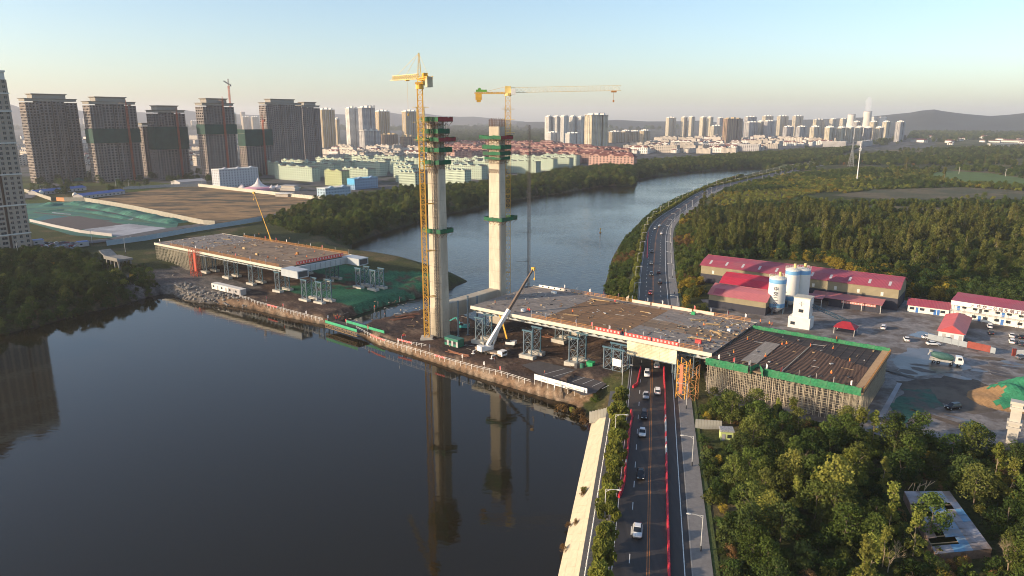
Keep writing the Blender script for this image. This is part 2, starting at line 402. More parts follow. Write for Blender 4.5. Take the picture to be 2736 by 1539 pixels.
# ---- water
def make_water():
    m = bpy.data.materials.new('river_water'); m.use_nodes = True; nt = m.node_tree; b = nt.nodes['Principled BSDF']
    b.inputs['Base Color'].default_value = (.0145, .0118, .0052, 1); b.inputs['Roughness'].default_value = .035; b.inputs['IOR'].default_value = 1.33
    b.inputs['Specular IOR Level'].default_value = .5
    g = nd(nt, 'ShaderNodeNewGeometry'); dp = nd(nt, 'ShaderNodeVectorMath', operation='DOT_PRODUCT'); dp.inputs[1].default_value = (BV.x, BV.y, 0)
    nt.links.new(g.outputs['Position'], dp.inputs[0])
    mr = nd(nt, 'ShaderNodeMapRange'); mr.interpolation_type = 'SMOOTHSTEP'; o = BO.dot(BV); mr.inputs[1].default_value = o + 5; mr.inputs[2].default_value = o + 45; mr.inputs[3].default_value = .085; mr.inputs[4].default_value = .95
    nt.links.new(dp.outputs['Value'], mr.inputs[0])
    # wind lanes: ripples come and go over tens of metres
    wl = nd(nt, 'ShaderNodeTexNoise'); wl.inputs['Scale'].default_value = .012; wl.inputs['Detail'].default_value = 3; nt.links.new(g.outputs['Position'], wl.inputs['Vector'])
    wm = nd(nt, 'ShaderNodeMapRange'); wm.inputs[1].default_value = .35; wm.inputs[2].default_value = .65; wm.inputs[3].default_value = .35; wm.inputs[4].default_value = 1.0; nt.links.new(wl.outputs[0], wm.inputs[0])
    mu = nd(nt, 'ShaderNodeMath', operation='MULTIPLY'); nt.links.new(mr.outputs[0], mu.inputs[0]); nt.links.new(wm.outputs[0], mu.inputs[1])
    mp = nd(nt, 'ShaderNodeMapping'); mp.inputs['Scale'].default_value = (.35, .8, 1); mp.inputs['Rotation'].default_value = (0, 0, .5); nt.links.new(g.outputs['Position'], mp.inputs[0])
    n = nd(nt, 'ShaderNodeTexNoise'); n.inputs['Scale'].default_value = .9; n.inputs['Detail'].default_value = 4; nt.links.new(mp.outputs[0], n.inputs['Vector'])
    bp = nd(nt, 'ShaderNodeBump'); bp.inputs['Distance'].default_value = .24; nt.links.new(mu.outputs[0], bp.inputs['Strength']); nt.links.new(n.outputs[0], bp.inputs['Height']); nt.links.new(bp.outputs[0], b.inputs['Normal'])
    mb = MB(); mb.face([(-800, -200, 0), (900, -200, 0), (900, 1500, 0), (-800, 1500, 0)])
    tag(mb.build('river', m), kind='structure')
make_water()

# ---- flat sheets
def sheet(name, poly, z, mat, jag=0.0, parent=None, kind='structure', seed=1):
    r = random.Random(seed); pts = []
    n = len(poly)
    if jag:
        for i in range(n):
            a = Vector(poly[i]); b = Vector(poly[(i + 1) % n]); k = max(1, int((b - a).length / (jag * 3)))
            for q in range(k):
                p = a + (b - a) * (q / k); pts.append((p.x + r.uniform(-jag, jag), p.y + r.uniform(-jag, jag)))
    else: pts = [tuple(p) for p in poly]
    me = bpy.data.meshes.new(name); bm = bmesh.new()
    f = bm.faces.new([bm.verts.new((p[0], p[1], z)) for p in pts])
    f.normal_update()
    if f.normal.z < 0: f.normal_flip()
    bmesh.ops.triangulate(bm, faces=[f]); bm.to_mesh(me); bm.free(); me.materials.append(mat)
    o = mobj(name, me, parent)
    if kind and parent is None: o['kind'] = kind
    return o
m_yard = M('yard_concrete', (.215, .195, .18), .75, .4, .55, col2=(.115, .092, .074), bump=.3, detail=10)
m_wet = M('wet_mud', (.06, .052, .05), .28, .35, .5, col2=(.11, .10, .10), spec=.5)
m_net = M('green_net', (.028, .105, .07), .85, .4, .6, col2=(.10, .085, .07), bump=.6, bscale=1.2)
m_teal = M('teal_net', (.03, .115, .095), .85, .4, .12, col2=(.05, .16, .10), bump=.8, bscale=.5, stretch=(1, 2, 1))
m_field = M('dry_field', (.25, .15, .065), .95, .4, .09, col2=(.06, .048, .028), bump=.6, bscale=.9, stretch=(1, 2.2, 1))
m_slab = M('pale_slab', (.36, .36, .38), .8, .15, .2, col2=(.25, .25, .26))
m_brownslab = M('brown_slab', (.085, .07, .066), .9, .15, .4)
m_asphalt = M('asphalt', (.034, .031, .03), .6, .35, .9, col2=(.05, .038, .031), bump=.08, stretch=(1, .07, 1))
m_asphalt2 = M('old_asphalt', (.085, .083, .085), .8, .2, .3)
m_white = M('road_paint_white', (.7, .69, .65), .7, .25, 1.5)
m_yellow = M('road_paint_yellow', (.38, .15, .045), .7, .3, 1.5)
m_pave = M('paving', (.20, .187, .175), .85, .15, 1.2)
m_kerb = M('kerb_stone', (.27, .255, .235), .8, .15, 1.0)
m_embank = M('embankment_concrete', (.50, .425, .30), .85, .10, .5, bump=.1, bscale=.8)
m_greenfield = M('crop_field', (.07, .115, .018), .95, .25, .1, bump=.3)
m_verge = M('verge_grass', (.075, .095, .025), .95, .4, .9, bump=.6, bscale=3)
sheet('yard', YARD, 6.0, m_yard)
sheet('dry_field', FIELD, 7.5, m_field)
sheet('net_covered_land', NETLAND, 7.0, m_teal)
sheet('dry_grass_strip', pxw([(2215, 522), (2330, 508), (2560, 500), (2760, 512), (2760, 534), (2560, 530), (2400, 536)], 7), 7.2, M('dry_grass', (.10, .078, .036), .95, .4, .1, col2=(.052, .056, .022), bump=.6), 4)
sheet('dry_grass_strip', pxw([(2260, 548), (2420, 552), (2600, 560), (2760, 575), (2760, 590), (2560, 575), (2400, 566)], 7), 7.2, M('dry_grass', (.1, .08, .04)), 4)
sheet('crop_field', GREENFIELD, 7.0, m_greenfield)
sheet('brown_patch', pxw([(84, 594), (150, 582), (210, 577), (310, 596), (345, 600), (215, 614), (140, 606)], 7), 7.03, m_brownslab, .4)
sheet('pale_floor', pxw([(222, 613), (345, 598), (470, 612), (400, 624), (330, 636), (300, 630)], 7), 7.06, m_slab, .3)
sheet('wet_mud_patch', pxw([(2380, 960), (2430, 930), (2500, 930), (2600, 985), (2500, 1000), (2420, 1010)], 6), 6.004, m_wet, .7)
sheet('mud_track', pxw([(2400, 1020), (2560, 1000), (2680, 1040), (2740, 1080), (2600, 1110), (2500, 1070), (2420, 1060)], 6), 6.008, M('mud', (.085, .066, .052), .9, .35, .4, col2=(.13, .105, .08)), .8)
sheet('torn_green_net', pxw([(2380, 1080), (2420, 1040), (2490, 1040), (2520, 1085), (2440, 1110), (2400, 1150), (2370, 1140)], 6), 6.012, m_net, .6)
sheet('torn_green_net', pxw([(2560, 1130), (2600, 1120), (2640, 1150), (2590, 1160)], 6), 6.012, m_net, .6, seed=3)
sheet('puddle', pxw([(2425, 895), (2460, 884), (2500, 893), (2470, 905)], 6), 6.004, M('puddle_water', (.12, .13, .14), .12, .2, .5), .3)
sheet('concrete_strip', pxw([(2330, 1140), (2398, 1022), (2410, 1024), (2346, 1145)], 6), 6.016, m_slab, 0)
g_ = random.Random(77); mud_m = [M('mud_dark', (.075, .06, .052), .6, .35, .8), M('mud_pale', (.24, .22, .20), .85, .3, .8), M('mud_brown', (.12, .088, .062), .9, .35, .8), m_wet]
for k in range(46):
    px, py = g_.uniform(2090, 2730), g_.uniform(855, 1165); c = P(px, py, 6); a = g_.uniform(-.9, -.2); rx, ry = g_.uniform(1.5, 7), g_.uniform(.6, 2.2)
    poly = [(c.x + rx * math.cos(t) * g_.uniform(.6, 1.2) * math.cos(a) - ry * math.sin(t) * math.sin(a), c.y + rx * math.cos(t) * math.sin(a) + ry * math.sin(t) * g_.uniform(.6, 1.2) * math.cos(a)) for t in np.linspace(0, 6.28, 15)[:-1]]
    if all(pip(YARD, np.array([q[0]]), np.array([q[1]]))[0] for q in poly) and abs(ST(c.x, c.y)[0] - 111) > 21: sheet('mud_patch', poly, 6.02 + k * .0012, g_.choice(mud_m))
# ---- road
def strip(name, i0, i1, o0, o1, z, mat, parent=None, z1=None, step=1):
    mb = MB(); idx = list(range(i0, i1, step)) + [i1]
    for a, b in zip(idx[:-1], idx[1:]):
        mb.face([off(a, o0, z), off(a, o1, z if z1 is None else z1), off(b, o1, z if z1 is None else z1), off(b, o0, z)])
    return mb.build(name, mat, parent)
def kerb(name, i0, i1, o0, o1, z0, z1, mat):
    mb = MB()
    for a in range(i0, i1):
        b = a + 1
        mb.hexa([off(a, o0, z0), off(a, o1, z0), off(b, o1, z0), off(b, o0, z0), off(a, o0, z1), off(a, o1, z1), off(b, o1, z1), off(b, o0, z1)])
    return tag(mb.build(name, mat), kind='structure')
N = len(CL) - 1
I_BR = near_i(206); I_END = N
road = tag(strip('road', 0, N, -6.6, 7.4, 6.0, m_asphalt), kind='structure')
kerb('kerb', 0, N, 7.4, 7.65, 5.7, 6.14, m_kerb); kerb('kerb', 0, N, -6.85, -6.6, 5.7, 6.14, m_kerb)
tag(strip('pavement', 0, N, 7.65, 11.0, 6.12, m_pave), kind='structure')
strip('yellow_line', 0, N, -.28, -.12, 6.006, m_yellow, road); strip('yellow_line', 0, N, .12, .28, 6.006, m_yellow, road)
strip('edge_line', 0, N, 6.15, 6.32, 6.006, m_white, road); strip('edge_line', 0, N, -6.25, -6.1, 6.006, m_white, road)
dash_count = 0
for i in range(30, N - 4, 3):
    for o in ((-3.25,) if i < near_i(270) else (-3.25, 3.3)):
        a = off(i, o - .08, 6.007); b = off(i, o + .08, 6.007); c = off(i + 1, o + .08, 6.007); d = off(i + 1, o - .08, 6.007)
        if dash_count < 260: MBd = MB(); MBd.face([a, b, b + (c - b) * .95, a + (d - a) * .95]); MBd.build('lane_dash', m_white, road); dash_count += 1
# riverside path, planting verge
tag(strip('path', 0, I_BR - 6, -8.3, -6.85, 6.1, m_pave), kind='structure')
tag(strip('promenade', 0, I_BR - 6, -11.6, -8.3, 6.1, M('dark_paving', (.11, .105, .10), .85, .2, 1.5)), kind='structure')
tag(strip('verge', I_BR + 14, N, -10.6, -6.85, 6.08, m_verge), kind='structure')
tag(strip('pavement_edge', 0, N, 11.0, 12.2, 5.95, m_verge), kind='structure')
# concrete embankment slabs
et0, et1 = P(1558, 1539, 6.1), P(1628, 1113, 6.1); eb0, eb1 = P(1485, 1539, -.6), P(1578, 1122, -.6)
emb = tag(bpy.data.objects.new('embankment', None), kind='structure'); link(emb)
ke = 26
for k in range(-14, ke):
    for j in range(3):
        a0, a1 = (k + .008) / ke, (k + .992) / ke; b0, b1 = (j + .006) / 3, (j + .994) / 3
        def q(a, b): return (et0 + (et1 - et0) * a) * (1 - b) + (eb0 + (eb1 - eb0) * a) * b
        n = Vector((.7, 0, -.7)) * .12; dz = Vector((0, 0, rng.uniform(-.015, .015)))
        lo = [q(a0, b0) + n, q(a0, b1) + n, q(a1, b1) + n, q(a1, b0) + n]; hi = [q(a0, b0) + dz, q(a0, b1) + dz, q(a1, b1) + dz, q(a1, b0) + dz]
        mbs = MB(); mbs.hexa(lo + hi); mbs.build('slab', m_embank, emb)
mbs = MB(); n = Vector((.2, 0, -.14))
mbs.face([et0 + (et1 - et0) * -.6 + n, eb0 + (eb1 - eb0) * -.6 + n, eb1 + n, et1 + n]); mbs.build('joint_bed', M('joint_dark', (.2, .16, .11)), emb)
# upstream concrete bank seen past the bridge
def bank_slab(px4, z4, name='bank_slab'):
    mb = MB(); top = [P(px4[i][0], px4[i][1], z4[i]) for i in range(4)]
    mb.hexa([p - Vector((0, 0, .5)) for p in top] + top)
    return tag(mb.build(name, m_embank), 'pale concrete river bank slope beside the curved road', 'bank slope', kind='structure')
bank_slab([(1672, 800), (1692, 800), (1712, 640), (1703, 690)], [3.0, 6, 6, 3.0])
bank_slab([(1690, 690), (1706, 640), (1717, 612), (1712, 618)], [4, 6, 6.1, 4.2])
# roads on the north side
def px_road(name, pts, w, z, mat):
    mb = MB(); ps = [P(x, y, z) for x, y in pts]
    for a, b in zip(ps[:-1], ps[1:]):
        d = (b - a).normalized(); n = Vector((d.y, -d.x, 0)) * w / 2
        mb.face([a - n, a + n, b + n, b - n])
    return tag(mb.build(name, mat), kind='structure')
px_road('road', [(-60, 668), (150, 655), (300, 640), (480, 608), (640, 588), (760, 570), (860, 556), (980, 530), (1080, 512)], 13, 7.35, m_asphalt2)
px_road('road', [(60, 530), (130, 500), (220, 462), (300, 440)], 14, 8.1, m_asphalt2)
px_road('street', [(1085, 520), (1078, 490), (1062, 462), (1050, 440)], 12, 8.15, m_asphalt2)
# platform extras
m_plat = M('packed_dirt', (.10, .073, .058), .9, .35, .5, col2=(.052, .042, .038), bump=.4)
parking = sheet('site_parking', pxw([(1392, 975), (1440, 965), (1590, 1000), (1640, 1010), (1590, 1050), (1560, 1058), (1480, 1022)], 4.4), 4.45, M('site_asphalt', (.075, .066, .062), .8, .2, .8), .15)
for k in range(7):
    a = P(1452 + k * 26, 1000 + k * 6.5, 4.46); b = P(1508 + k * 22, 985 + k * 6.2, 4.46); d = (b - a).normalized(); n = Vector((d.y, -d.x, 0)) * .07
    mbp = MB(); mbp.face([a - n, a + n, b + n, b - n]); mbp.build('bay_line', m_white, parking)
# strips and folds on the net covered land
for q, (poly, mt) in enumerate((([(78, 590), (120, 575), (200, 578), (150, 586)], 'a'), ([(95, 560), (180, 553), (330, 575), (420, 598), (330, 588), (200, 566)], 'b'), ([(140, 567), (190, 572), (188, 574), (138, 569)], 'w'), ([(297, 577), (355, 584), (352, 587), (295, 580)], 'w'), ([(90, 566), (300, 590), (298, 592), (88, 568)], 'd'), ([(230, 556), (420, 590), (418, 593), (228, 560)], 'd'))):
    sheet('net_sheet' if mt in 'ab' else 'board_strip' if mt == 'w' else 'ditch', pxw(poly, 7), 7.012 + q * .008, {'a': M('net_blue', (.025, .13, .135), .85, .3, .4), 'b': M('net_olive', (.06, .13, .075), .85, .4, .3, bump=.8, bscale=.6), 'w': m_slab, 'd': m_brownslab}[mt], .4, seed=q)
def net_mound(pts, z, w, h, mat, seed):
    ps = resample([P(x, y, z) for x, y in pts], 2.0); mb = MB(); g = random.Random(seed); m = 9; rows = []
    for i, p in enumerate(ps):
        d = ps[min(i + 1, len(ps) - 1)] - ps[max(0, i - 1)]; d.normalize(); n = Vector((d.y, -d.x, 0)); e = min(1, i / 4, (len(ps) - 1 - i) / 4); hh = h * e * (.75 + .25 * math.sin(i * .35 + seed)) * g.uniform(.85, 1.1)
        rows.append([p + n * (w * (k / (m - 1) - .5)) + Vector((0, 0, hh * math.sin(math.pi * k / (m - 1)) ** .8 * g.uniform(.9, 1.1) - .05)) for k in range(m)])
    for a, b in zip(rows[:-1], rows[1:]):
        for k in range(m - 1): mb.face([a[k], a[k + 1], b[k + 1], b[k]])
    tag(mb.build('net_covered_mound', mat, smooth=True), kind='structure')
m_moundnet = M('mound_net', (.05, .17, .12), .85, .45, .25, col2=(.035, .11, .09), bump=.9, bscale=1.2)
net_mound([(110, 552), (170, 545), (230, 547), (330, 566), (430, 588), (480, 596)], 7, 16, 3.0, m_moundnet, 1)
net_mound([(100, 566), (180, 560), (260, 568), (350, 585)], 7, 10, 1.6, m_moundnet, 2)
net_mound([(150, 486), (190, 482), (232, 482)], 8, 14, 4.0, m_moundnet, 3)
FLAT_DONE = True
# ---- hills
m_hill = M('hill_woods', (.032, .042, .036), .95, .35, .004, col2=(.055, .058, .045))
def hills(name, prof, r0, depth, seed):
    """ridge following a list of (pixel x, skyline pixel y) at ground distance r0"""
    na, nrr = 260, 26; xs = np.linspace(prof[0][0], prof[-1][0], na); ys = np.interp(xs, [p[0] for p in prof], [p[1] for p in prof])
    v = []; f = []
    for j in range(nrr):
        u = j / (nrr - 1); sh = math.exp(-((u - .5) / .21) ** 2)
        for i in range(na):
            az = math.atan2((xs[i] - CX) / F, 1.0); r = r0 + (u - .5) * depth
            x, y = r * math.sin(az), r * math.cos(az)
            top = (320.5 - ys[i]) / F * r0 * math.cos(az) + CAMZ
            nz = float(fbm(np.array([x]), np.array([y]), 700, seed, 3)[0]) - .5
            v.append((x, y, max(-20, (top + (1 - sh) * nz * 90) * sh + (nz * 16 if sh > .95 else 0) - 6)))
    for j in range(nrr - 1):
        for i in range(na - 1): a = j * na + i; f.append((a, a + 1, a + na + 1, a + na))
    me = bpy.data.meshes.new(name); me.from_pydata(v, [], f); me.materials.append(m_hill); me.polygons.foreach_set('use_smooth', [True] * len(f)); me.update()
    tag(mobj(name, me), kind='structure')
hills('hills', [(-500, 300), (-200, 285), (-60, 278), (30, 273), (60, 276), (110, 292), (160, 300), (215, 295), (235, 292), (280, 300), (390, 298), (430, 302), (520, 294), (560, 300), (700, 305), (905, 304), (960, 306), (1045, 298), (1090, 306), (1140, 302), (1170, 307), (1230, 311), (1270, 310), (1290, 312), (1340, 317), (1400, 322)], 8200, 3600, 2)
hills('hills', [(1380, 325), (1560, 322), (1640, 319), (1720, 323), (1800, 322), (1860, 320), (1900, 324), (2000, 322), (2100, 318), (2200, 316), (2280, 312), (2340, 306), (2400, 300), (2430, 294), (2462, 291), (2485, 295), (2540, 302), (2610, 308), (2660, 305), (2720, 299), (2800, 296), (2900, 300), (3100, 310), (3300, 322)], 5600, 3000, 9)
# ================================================================ THE BRIDGE UNDER CONSTRUCTION
m_steel = M('steel_paint', (.60, .55, .44), .55, .12, .3)
m_steelgrey = M('girder_grey', (.40, .43, .45), .5, .1, .3)
m_dark = M('dark_steel', (.06, .06, .065), .6, .2, .5)
m_deck = M('deck_steel', (.215, .183, .156), .75, .3, .4, col2=(.15, .112, .082), rand=.12)
m_rust = M('rusty_plate', (.20, .112, .052), .8, .28, .25, col2=(.145, .085, .048), rand=.1)
m_rust2 = M('stained_deck', (.215, .148, .092), .8, .28, .22, col2=(.165, .098, .052), rand=.18)
m_blue = M('blue_steel', (.05, .115, .155), .5, .15, .6)
m_bluegrey = M('bluegrey_pipe', (.14, .185, .215), .5, .15, .6)
m_conc = M('concrete', (.46, .43, .37), .85, .12, .5, bump=.1)
m_orange = M('orange_rail', (.42, .19, .055), .6, .15, 1)
m_redw = M('red_cloth', (.62, .07, .06), .8, .15, 1)
m_whitep = M('white_panel', (.74, .72, .68), .6, .08, .8)
m_craney = M('crane_yellow', (.72, .40, .055), .5, .1, .6)
m_craney2 = M('crane_pale_yellow', (.74, .55, .20), .5, .1, .6)
m_netg = M('safety_net_green', (.012, .115, .05), .8, .5, 1.2, col2=(.03, .09, .05), bump=.4, bscale=3)
m_timber = M('timber', (.45, .31, .16), .8, .2, 1, rand=.2)
m_rebar = M('rebar_rust', (.12, .07, .05), .8, .2, 2)
m_scaf = M('scaffold_tube', (.42, .365, .27), .45, .12, 1)
m_black = M('rubber_black', (.015, .015, .016), .7, .1, 1)
m_glass = M('dark_glass', (.02, .025, .03), .08, .1, 1, spec=.6)
ZD = 16.0
def railing_panel(L, mat):
    mb = MB(); mb.bar((0, 0, 1.15), (L, 0, 1.15), .09, m=0); mb.bar((0, 0, .62), (L, 0, .62), .06); mb.bar((0, 0, .12), (L, 0, .12), .08)
    n = int(L / .28)
    for i in range(n + 1): mb.bar((L * i / n, 0, 0), (L * i / n, 0, 1.15), .05, caps=False)
    mb.bar((0, 0, 0), (0, 0, 1.3), .12); return mb.mesh('railing_panel', mat)
RAIL = railing_panel(3.0, m_orange)
def plate_mesh(L, W, mat):
    mb = MB(); mb.box(.035, L - .035, .035, W - .035, -.05, 0); return mb.mesh('deck_plate', mat)
def lettered_banner(L, h, col=m_redw, marks=True):
    mb = MB(); mb.box(0, L, -.03, .03, 0, h, 0)
    if marks:
        k = int(L / (h * 1.05)); r = random.Random(int(L * 10))
        for i in range(k):
            x = (i + .5) * L / k
            for q in range(3):
                a = r.uniform(-.26, .26) * h; mb.box(x - .3 * h, x + .3 * h, -.045, -.032, h * (.28 + .2 * q), h * (.35 + .2 * q), 1)
            mb.box(x - .05 * h, x + .05 * h, -.05, -.034, h * .2, h * .82, 1)
    return mb.mesh('banner', [col, m_whitep])
def make_deck(name, label, s0, s1, t0, t1, rust_zone, near_rail, far_rail, brackets=True):
    root = thing(name, label, 'bridge deck', B(s0, t0, 0), BANG); L = s1 - s0; W = t1 - t0
    mb = MB(); mb.box(0, L, .15, W - .15, ZD - .5, ZD - .06); mb.build('deck_slab', m_dark, root)
    for t in (0, W):
        mb = MB(); mb.box(0, L, t - .14, t + .14, ZD - 1.05, ZD + .12); mb.build('edge_beam', m_steel, root)
    for t in (3.6, W * .38, W * .62, W - 3.6):
        mb = MB(); mb.box(0, L, t - .12, t + .12, ZD - 3.1, ZD - .5); mb.box(0, L, t - .5, t + .5, ZD - 3.18, ZD - 3.1); mb.build('girder', m_steelgrey, root)
    nb = int(L / 3.2); bm_ = None
    for side in (0, 1):
        for i in range(nb + 1):
            x = min(L - .2, .2 + i * 3.2)
            if bm_ is None:
                mb = MB(); mb.hexa([(-.12, 3.5, -3.05), (.12, 3.5, -3.05), (.12, .1, -.95), (-.12, .1, -.95), (-.12, 3.5, -.5), (.12, 3.5, -.5), (.12, .1, -.5), (-.12, .1, -.5)])
                bm_ = mb.mesh('bracket', m_steel)
            o = mobj('bracket', bm_, root)
            o.location = (x, 0, ZD) if side == 0 else (x, W, ZD)
            if side: o.rotation_euler = (0, 0, math.pi)
    for i in range(int(L / 8) + 1):
        x = min(L - .3, .3 + i * 8); mb = MB(); mb.box(x - .1, x + .1, 3.7, W - 3.7, ZD - 2.6, ZD - .5); mb.build('cross_beam', m_steelgrey, root)
    nx = round(L / 7.6); ny = round(W / 2.9); px_, py_ = L / nx, W / ny
    pm = plate_mesh(px_, py_, m_deck); pr = plate_mesh(px_, py_, m_rust); ps = plate_mesh(px_, py_, m_rust2)
    for i in range(nx):
        for j in range(ny):
            z = rust_zone((i + .5) * px_ + s0, (j + .5) * py_ + t0)
            o = mobj('deck_plate', (pm, pr, ps)[z], root, (i * px_, j * py_, ZD + rng.uniform(-.012, .012)))
    for (a, b, t) in near_rail + far_rail:
        for k in range(int((b - a) / 3)): mobj('railing_panel', RAIL, root, (a - s0 + 3 * k, t - t0, ZD + .1))
    return root
def rz_right(s, t):
    if 31 < s < 60 and 3 < t < 36: return 1
    return 2 if (s > 62 and 14 < t < 22) else 0
deckR = make_deck('bridge_deck', 'grey steel bridge deck with rusty brown plates crossing over the road', 0, 91, -1, 39, rz_right, [(27, 56, -.6), (76, 88, -.6)], [(14, 91, 38.6)])
deckL = make_deck('bridge_deck', 'brown stained steel bridge deck ending short of the concrete towers', -228, -113, 0, 41, lambda s, t: 0 if s < -190 else 2, [(-212, -115, .5)], [(-205, -114, 40.5)])
def deck_part(root, s0, t0, mesh, s, t, z, name, rz=0.0): return mobj(name, mesh, root, (s - s0, t - t0, z), rz)
for a, L in ((52, 9), (62.5, 9), (72, 8.5)): deck_part(deckR, 0, -1, lettered_banner(L, 1.15), a, -.75, ZD + .15, 'banner')
for a in (45, 53, 61, 69): deck_part(deckR, 0, -1, lettered_banner(7.4, 1.1, M('pale_board', (.66, .50, .40), .7), False), a, 38.45, ZD + .15, 'banner')
deck_part(deckL, -228, 0, lettered_banner(28, 1.5), -113.2, 8, ZD + .1, 'banner', math.pi / 2)
# end girders of the left deck
for t in (0, 36):
    mb = MB(); mb.box(0, 12, 0, 6, ZD - 3.4, ZD - .1, 0); mb.box(11.98, 12.02, .5, 5.5, ZD - 3.0, ZD - .5, 1); mb.box(-.3, 12.2, -.2, 6.2, ZD - .1, ZD, 0)
    deck_part(deckL, -228, 0, mb.mesh('end_girder', [m_steelgrey, m_dark]), -113, t - .8, 0, 'end_girder')
mb = MB(); mb.box(0, 1.2, 6, 35.2, ZD - 3.2, ZD - .1)
for k in range(10): mb.box(1.2, 1.5, 7 + k * 3, 7.15 + k * 3, ZD - 3.1, ZD - .2)
deck_part(deckL, -228, 0, mb.mesh('end_cross_girder', m_steelgrey), -111, 0, 0, 'end_cross_girder')
# ---- support towers
def make_support(w, d, h, legs=2):
    root = thing('support_tower', 'x', 'support tower')
    for y in (-d / 2, d / 2):
        mb = MB(); mb.box(-w / 2 - 1.3, w / 2 + 1.3, y - 1.15, y + 1.15, -1.5, 1.15); mb.build('footing', m_conc, root)
        for i in range(legs):
            x = -w / 2 + w * i / (legs - 1); mb = MB(); mb.tube((x, y, 1.15), (x, y, h), .25, n=10)
            mb.tube((x, y, h * .55), (x, y, h * .55 + .15), .4, n=10); mb.tube((x, y, 1.15), (x, y, 1.3), .45, n=10); mb.build('leg', m_bluegrey if y < 0 else m_blue, root)
        mb = MB(); mb.bar((-w / 2 - .6, y, h + .25), (w / 2 + .6, y, h + .25), .5, .5); mb.build('cap_beam', m_blue, root)
    mb = MB(); zs = (1.6, (h + 1.6) / 2, h - .4)
    for y in (-d / 2, d / 2):
        for i in range(legs - 1):
            xa, xb = -w / 2 + w * i / (legs - 1), -w / 2 + w * (i + 1) / (legs - 1)
            for z0, z1 in zip(zs[:-1], zs[1:]):
                mb.bar((xa, y, z0), (xb, y, z1), .1); mb.bar((xb, y, z0), (xa, y, z1), .1)
            for z in zs: mb.bar((xa, y, z), (xb, y, z), .1)
    for x in (-w / 2, w / 2):
        for z0, z1 in zip(zs[:-1], zs[1:]): mb.bar((x, -d / 2, z0), (x, d / 2, z1), .09); mb.bar((x, d / 2, z0), (x, -d / 2, z1), .09)
        for z in zs: mb.bar((x, -d / 2, z), (x, d / 2, z), .13)
    mb.build('bracing', m_bluegrey, root); return root
sup = make_support(3.2, 5.4, 9.3); sup3 = make_support(6.6, 5.0, 8.4, 3); supT = make_support(3.2, 5.4, 9.6)
def place(proto, first, loc, rz, label, group=None):
    o = proto if first else dup(proto, loc, rz)
    o.location = loc; o.rotation_euler = (0, 0, rz); o['label'] = label
    if group: o['group'] = group
    return o
zpl = 3.0
LR = 'four legged blue steel support tower in the row under the right deck'
LL = 'four legged blue steel support tower in the row under the left deck'
first = True
for s, t in ((5.7, -.5), (29, -3.2), (45.4, -.4), (6, 33), (28, 30), (28, 18), (42, 33)):
    place(sup, first, B(s, t, zpl + .35), BANG, LR, 'support towers under the right deck'); first = False
for s, t in ((-120.3, 4.6), (-143.6, 6), (-166.7, 7.4), (-120, 34), (-143, 34), (-166, 34), (-188, 8)):
    place(sup, False, B(s, t, zpl + .15), BANG, LL, 'support towers under the left deck')
place(sup3, True, B(61.4, -3.0, 4.3), BANG, 'wide six legged support tower with white board beside the road')
mb = MB(); mb.box(-.1, 3.0, -2.85, -2.75, 3.2, 5.6); mb.build('notice_board', m_whitep, sup3)
o = place(sup3, False, B(81, 5, 4.6), BANG, 'six legged support tower beside the orange stair tower')
for c in list(o.children):
    if c.name.startswith('notice_board'): bpy.data.objects.remove(c)
o = place(sup3, False, B(50, 34, 4.3), BANG, 'six legged support tower under the far edge of the right deck')
for c in list(o.children):
    if c.name.startswith('notice_board'): bpy.data.objects.remove(c)
first = True
for s, t in ((-96.5, 1.5), (-87.5, 2.6), (-96.5, 33), (-87.3, 34)):
    place(supT, first, B(s, t, zpl), BANG, 'free standing blue support tower beyond the end of the left deck', 'free standing support towers'); first = False
# bare pipe columns beside the tower
mbc = MB(); mbc.tube((0, 0, 0), (0, 0, 13.6), .35, n=10); mbc.tube((0, 0, 0), (0, 0, .3), .6, n=10); mbc.tube((0, 0, 13.45), (0, 0, 13.65), .5, n=10); pm = mbc.mesh('pipe_column', m_bluegrey)
for s, t in ((-7, 0), (-4.9, 3.1), (-9, 8), (-6, 10)):
    tag(mobj('pipe_column', pm, None, B(s, t, zpl)), 'bare blue grey pipe column beside the front concrete tower', 'column', 'bare pipe columns by the tower')
# ---- road screen hung from the deck
mscr = Mrib('cream_ribbed_sheet', (.66, .62, .46), .45, 'Z', .6, col2=(.50, .42, .27))
r0 = thing('traffic_screen', 'cream ribbed sheet screen hung from the deck above the road', 'screen', B(64.3, -2.2, 0), BANG)
for k in range(6):
    mb = MB(); mb.box(k * 2.75 + .02, k * 2.75 + 2.73, -.05, .05, 10.9, 15.2); mb.build('sheet', mscr, r0)
mb = MB(); mb.bar((0, .1, 10.85), (16.5, .1, 10.85), .3); mb.build('bottom_rail', m_bluegrey, r0)
for x in (.3, 16.2):
    mb = MB(); mb.bar((x, .3, 6), (x, .3, 15), .4); mb.build('post', m_bluegrey, r0)
